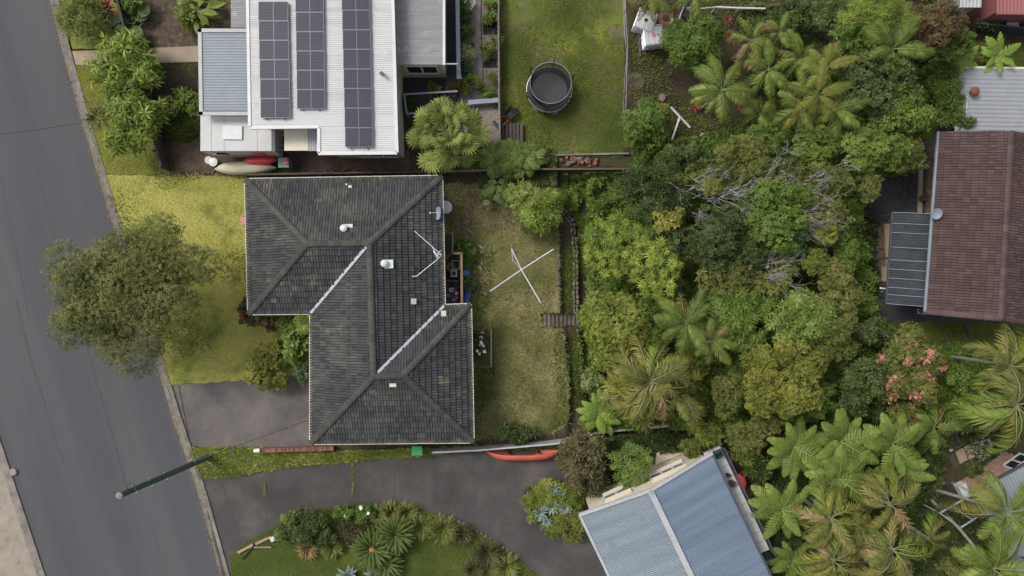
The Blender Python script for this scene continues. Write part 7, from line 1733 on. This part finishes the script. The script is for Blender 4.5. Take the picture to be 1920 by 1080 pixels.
for x, y, z, L, n, ks, lb, az in ((1890, 685, 5.2, 84, 15, [('palm_up_olv', 'blown_l_yel'), 'blown_l_olv', ('blown_l_yel', 'blown_k'), ('palm_low_olv', 'blown_r_olv')], 'wind-blown yellowing palm at the right edge', None), (1905, 760, 5.6, 90, 14, ['blown_l_olv', ('blown_l', 'blown_k'), ('blown_l_olv', 'palm_low_olv')], 'wind-blown palm below the yellowing one at right edge', None),
                                  (1750, 800, 2.6, 52, 11, GN, 'short dark palm beside the tree ferns', None), (1885, 960, 5.2, 84, 14, ['palm_up', 'palm_mid', 'palm_mid_yel', 'palm_low_olv'], 'bright palm with leaning trunk over the brick house', None), (1860, 1065, 5.4, 84, 13, ['palm_up', 'palm_mid_olv', 'palm_mid'], 'palm with leaning trunk in the lower right corner', None)):
    bs = {1885: (1738, 914), 1860: (1742, 932), 1905: (1782, 716)}.get(x)
    palm('feather_palm', lb, 'palm', x, y, z, L, n, ks, trunk_r=.085, tilt_j=16, base=bs)
for x, y, z, L, n, lb in ((1558, 972, 4.8, 66, 15, 'wind-blown palm below the lowest tree fern'), (1668, 945, 4.8, 66, 15, 'wind-blown palm left of the leaning trunks'), (1562, 1050, 4.6, 64, 14, 'wind-blown palm at the bottom edge near the blue roof'), (1672, 1030, 5.0, 70, 15, 'wind-blown palm at the bottom right of the palm grove'), (1615, 1010, 4.2, 58, 13, 'palm hemmed in by the palm grove'), (1740, 1010, 3.6, 48, 12, 'shorter dark palm right of the palm grove')):
    palm('feather_palm', lb, 'palm', x, y, z, L, n, OL, trunk_r=.11, tilt_j=16)
for x, y, z, L, n, lb in ((1488, 838, 3.2, 64, 12, 'tree fern nearest the top right corner of the blue roof'), (1576, 826, 3.4, 68, 13, 'tree fern in the middle, against the lower boundary'), (1572, 898, 3.6, 72, 14, 'largest tree fern in the middle of the group'), (1672, 832, 3.0, 68, 13, 'tree fern below the pink flowers'), (1466, 955, 3.2, 64, 12, 'tree fern beside the balcony of the blue house'), (1688, 885, 2.6, 54, 10, 'lower right tree fern of the group'), (1485, 1050, 2.6, 46, 11, 'small tree fern at the bottom by the blue roof')):
    palm('tree_fern', lb, 'tree fern', x, y, z, L, n, ['fern_b', 'fern_b', 'fern_a', 'fern_a'], 'tree ferns between the blue roof and the palms', trunk_r=.1, tilt_j=9, tm='trunk')
rosette('fern', 'brown dying fern fronds beside the balcony', 'fern', 1408, 918, .6, 34, None, (('fern_a_brown', 5, 5, 1.0),))
for x, y, z, rx, ry, m, kd, lb in ((1395, 825, 2.2, 40, 34, 'lf_olive', 'dense', 'olive shrub above the blue roof corner'), (1430, 800, 2.2, 46, 20, 'lf_olive', 'small', 'low olive hedge under the lower boundary'), (1415, 880, 1.4, 26, 26, 'lf_dark', 'lance', 'dark shrub by the red parasol'), (1400, 862, 2.0, 12, 10, 'lf_lime', 'lance', 'small lime crown near the red parasol'), (1400, 1030, 1.6, 28, 40, 'lf_dark', 'broad', 'dark shrub at the lower right of the blue roof'), (1430, 985, 1.4, 24, 24, 'lf_dark', 'broad', 'dark shrub beside the balcony end'),
                                   (1325, 815, 2.2, 28, 24, 'lf_lime', 'lance', 'lime shrub at the gable of the blue roof'), (1300, 838, 1.6, 22, 18, 'lf_olive', 'dense', 'olive shrub at the entry slab'), (1812, 770, 2.0, 40, 34, 'lf_mid', 'lance', 'leafy shrub between pink tree and palms'), (1800, 715, 1.8, 30, 22, 'lf_mid', 'broad', 'green shrub beside the leaning palm trunk'), (1730, 885, 1.0, 26, 24, 'lf_dark', 'broad', 'dark shrub above the leaning trunks'), (1775, 1000, 1.2, 40, 50, 'lf_dark', 'wisp', 'dark grassy shrub below the leaning trunks'), (1800, 1060, 1.4, 44, 30, 'lf_olive', 'small', 'olive shrub at the bottom right edge'), (1826, 878, .6, 16, 12, 'lf_dark', 'broad', 'dark shrub against the pink brick wall'),
                                   (1500, 770, 1.8, 44, 20, 'lf_mid', 'small', 'green hedge under the golden tree'), (1630, 760, 1.4, 36, 24, 'lf_dark', 'broad', 'dark shrub in the lower right block corner')):
    tree('garden_shrub', lb, 'shrub', x, y, z, rx, ry, m, kd, 1.1, .7, leafs=.9)
t = thing('stepping_slabs', 'large pale and brown paving slabs by the brick house', 'paving', P(1820, 870, -.88))
for pts, m in ((((1819, 832), (1856, 822), (1866, 849), (1837, 867)), 'concrete'), (((1808, 838), (1820, 833), (1828, 856), (1817, 862)), 'path'), (((1791, 847), (1806, 840), (1815, 862), (1800, 870)), 'path'), (((1777, 855), (1787, 850), (1798, 874), (1788, 880)), 'dirt'), (((1818, 823), (1850, 812), (1856, 820), (1822, 829)), 'kerb')):
    q = MB(); q.prism([tuple(P(x, y, -.84)[:2]) for x, y in pts], -.92, -.82); q.build('slab', MT[m], t)
for x, y, lb, s_ in ((1764, 850, 'white scrap on the dirt beside the slabs', .34), (1753, 832, 'white scrap above the dirt beside short palm', .26), (1782, 843, 'small pale post left of the brown slabs', .2)):
    q = MB(); q.box(G(x, y, .06), (s_, s_ * .8, .08), .5); one('white_scrap', lb, 'scrap', q, MT['offwhite'], G(x, y))
t = thing('pipe_rail', 'bent grey pipe rail above the brown slabs', 'rail', G(1795, 838)); q = MB(); q.tube([P(1788, 808, -.2), P(1803, 835, -.2), P(1787, 842, -.2)], .04, 6); q.build('rail', MT['darksteel'], t)
for x, y in ((1788, 808), (1803, 835), (1787, 842)): p = P(x, y, -.2); q = MB(); q.tube([(p.x, p.y, -.95), p], .03, 5); q.build('post', MT['darksteel'], t)
q = MB(); q.box(P(1804, 917, -.4), (.5, .7, .55), .5); one('air_conditioner', 'white air conditioner at the corner of the pink brick wall', 'air conditioner', q, MT['white'], P(1804, 917, -.88))
# the island garden and the shared driveway
tree('dark_shrub', 'dark mixed shrub at the left end of the island garden', 'shrub', 580, 990, 1.0, 66, 30, 'lf_dark', 'dense', 1.1, .8); tree('lime_shrub', 'lime shrub overlapping the dark one at the driveway edge', 'shrub', 540, 985, 1.0, 22, 24, 'lf_lime', 'broad', .9, .8)
tree('ground_bush', 'bright low bush with specks of white at the top of island', 'shrub', 662, 960, .5, 40, 18, 'lf_mid', 'dense', 1.0, .8, flowers=('lf_white', 6, .01)); tree('ground_bush', 'thin brown-green scrub in the middle of the island', 'shrub', 665, 1000, .4, 38, 26, 'lf_tuftdark', 'wisp', .7, .8)
rosette('cycad', 'large cycad with an orange cone on the island', 'cycad', 703, 1020, .7, 40, None, (('cycad', 30, -6, 1.0), ('cycad', 22, 12, .95), ('cycad', 10, 34, .7)), core='terracotta')
rosette('cycad', 'second cycad without cone, above right of the coned one', 'cycad', 745, 994, .7, 38, None, (('cycad', 28, -6, 1.0), ('cycad', 20, 14, .95), ('cycad', 12, 40, .7)))
rosette('cycad', 'half hidden cycad below the coned one', 'cycad', 726, 1050, .4, 34, None, (('cycad', 26, -4, 1.0), ('cycad', 14, 18, .9)))
for x, y, r, lb in ((655, 1077, 22, 'blue-green agave at the bottom edge, leftmost'), (704, 1074, 20, 'blue-green agave at the bottom edge beside the half hidden cycad'), (728, 1076, 15, 'smaller agave at the bottom edge, rightmost')):
    rosette('agave', lb, 'agave', x, y, .18, r, None, (('agave', 11, -12, 1.0), ('agave', 8, 8, .9), ('agave_s', 6, 10, .6)))
for x, y, r, m, lb in ((790, 985, 26, 'lf_tuft', 'grassy tuft right of the second cycad'), (832, 990, 28, 'lf_tuft', 'tufted grass plant with pale blades along the island edge'), (868, 1000, 22, 'lf_tuftdark', 'dark tuft between two pale tufts on the island edge'), (915, 1035, 28, 'lf_tuftdark', 'large dark tuft further down the island edge'), (950, 1062, 26, 'lf_tuft', 'last tuft before the bottom edge of island'), (735, 960, 24, 'lf_tuft', 'grassy clump at the top of the island beside the driveway'), (710, 962, 18, 'lf_tuft', 'pale tuft left of the top grassy clump'), (625, 1022, 22, 'lf_tuft', 'straw tuft at the lower side of the dark mixed shrub'), (580, 1025, 20, 'lf_palmbrown', 'dry brown tuft below the dark mixed shrub'), (765, 960, 24, 'lf_tuft', 'grassy clump above the second cycad'), (890, 1065, 20, 'lf_tuftdark', 'low tuft inside the lawn edge at bottom')):
    tuft('grass_tuft', lb, 'grass plant', x, y, r, m, 170, .045, .55)
t = thing('edging_stones', 'low stone edging along the inner bend of the driveway', 'edging', P(900, 1000, 0)); ms2 = ms[:3]
for a, tn in along(smooth(gpts([(770, 950), (832, 964), (902, 998), (962, 1038), (1012, 1080), (1030, 1100)]))[2:-12], .3):
    o = link('stone', R.choice(ms2), None, t); s_ = R.uniform(.18, .3); o.location = Vector((a.x, a.y, .07)) - ORG[t.name]; o.scale = (s_, s_, s_); o.rotation_euler = (0, 0, R.uniform(0, 6))
t = thing('timber_offcuts', 'pale timber edging boards at the left tip of the island', 'boards', P(490, 1015, 0))
for (xa, ya), (xb, yb), m, w_ in (((446, 1036), (475, 1021), 'timber', .14), ((479, 1020), (509, 1006), 'timber', .14), ((452, 1049), (476, 1022), 'darktimber', .07), ((476, 1026), (509, 1026), 'greytimber', .07)):
    q = MB(); q.bar(P(xa, ya, .15), P(xb, yb, .15), w_, .09); q.build('board', MT[m], t)
q = MB(); q.box(P(512, 1010, .2), (.26, .26, .24), .4); one('white_block', 'white block beside the timber boards', 'block', q, MT['white'], P(512, 1010, .05))
# seams and grass in the shared driveway
mb = MB()
for pts in (((497, 882), (499, 960), (504, 990)), ((582, 873), (583, 955)), ((740, 862), (739, 940)), ((817, 858), (816, 955)), ((886, 850), (889, 920), (892, 990))): ribbon(mb, [P(a, b) for a, b in pts], .03, .036)
for (xa, ya), (xb, yb) in (((416, 905), (452, 1010)), ((335, 720), (355, 820))): ribbon(mb, [P(xa, ya), P(xb, yb)], .05, .036)
struct('driveway_joint', mb, MT['crack'])
for i, (x, y, w_, h_) in enumerate(((661, 880, 7, 34), (497, 915, 5, 26), (662, 915, 4, 24))): blades('crack_grass', gpts([(x - w_ / 2, y - h_ / 2), (x + w_ / 2, y - h_ / 2), (x + w_ / 2, y + h_ / 2), (x - w_ / 2, y + h_ / 2)]), 320, .08, .03, 'gr_back', .03, seed=40 + i)
sheet('garden_bed', [(974, 925), (1000, 906), (1050, 905), (1084, 930), (1096, 995), (1075, 1012), (1040, 998), (990, 950)], .06, 'soil', .08, 1)
tree('round_bed_shrub', 'dense succulent hedge filling the kerbed bed by the blue roof', 'shrub', 1030, 945, .5, 58, 46, 'lf_lime', 'lance', 1.5, .8, leafs=.65); tree('round_bed_shrub', 'olive middle of the succulent bed along the driveway side', 'shrub', 1045, 982, .45, 34, 20, 'lf_lime', 'lance', 1.5, .8, leafs=.65); tree('round_bed_shrub', 'brownish lower part of the succulent bed beside the blue roof', 'shrub', 1070, 985, .5, 30, 32, 'lf_tuft', 'lance', 1.5, .8, leafs=.65)
for x, y, r, lb in ((1033, 938, 17, 'largest pale agave in the succulent bed'), (1012, 952, 14, 'pale agave left of the largest in succulent bed'), (1058, 942, 13, 'pale agave right of the largest in succulent bed'), (1036, 908, 13, 'pale agave at the top of the succulent bed'), (1024, 968, 10, 'small pale agave at the lower left of the succulent bed'), (1052, 914, 9, 'small pale agave at the top right of succulent bed')):
    rosette('agave', lb, 'agave', x, y, .95, r, None, (('agave', 11, -10, 1.0), ('agave', 9, 15, .9), ('agave_s', 6, 10, .6)))
tree('dracaena', 'tall dark strappy clump beyond the end of the canoe', 'shrub', 1093, 862, 1.6, 40, 46, 'lf_tuftdark', 'lance', 1.7, .7); tree('dracaena', 'brown-tipped lower part of the dark strappy clump', 'shrub', 1108, 900, 1.4, 26, 26, 'lf_tuftdark', 'lance', 1.6, .7)
rosette_tree('frangipani', 'rounded glossy star-leaved tree in front of the cream wall', 'tree', 1185, 872, 2.2, 40, 42, 44, 'rosette_dk', 10, .8)
tree('pale_shrub', 'pale star-tipped shrub beside the dark strappy clump', 'shrub', 1118, 842, 2.0, 14, 26, 'lf_varieg', 'lance', .8, .8, leafs=.7)
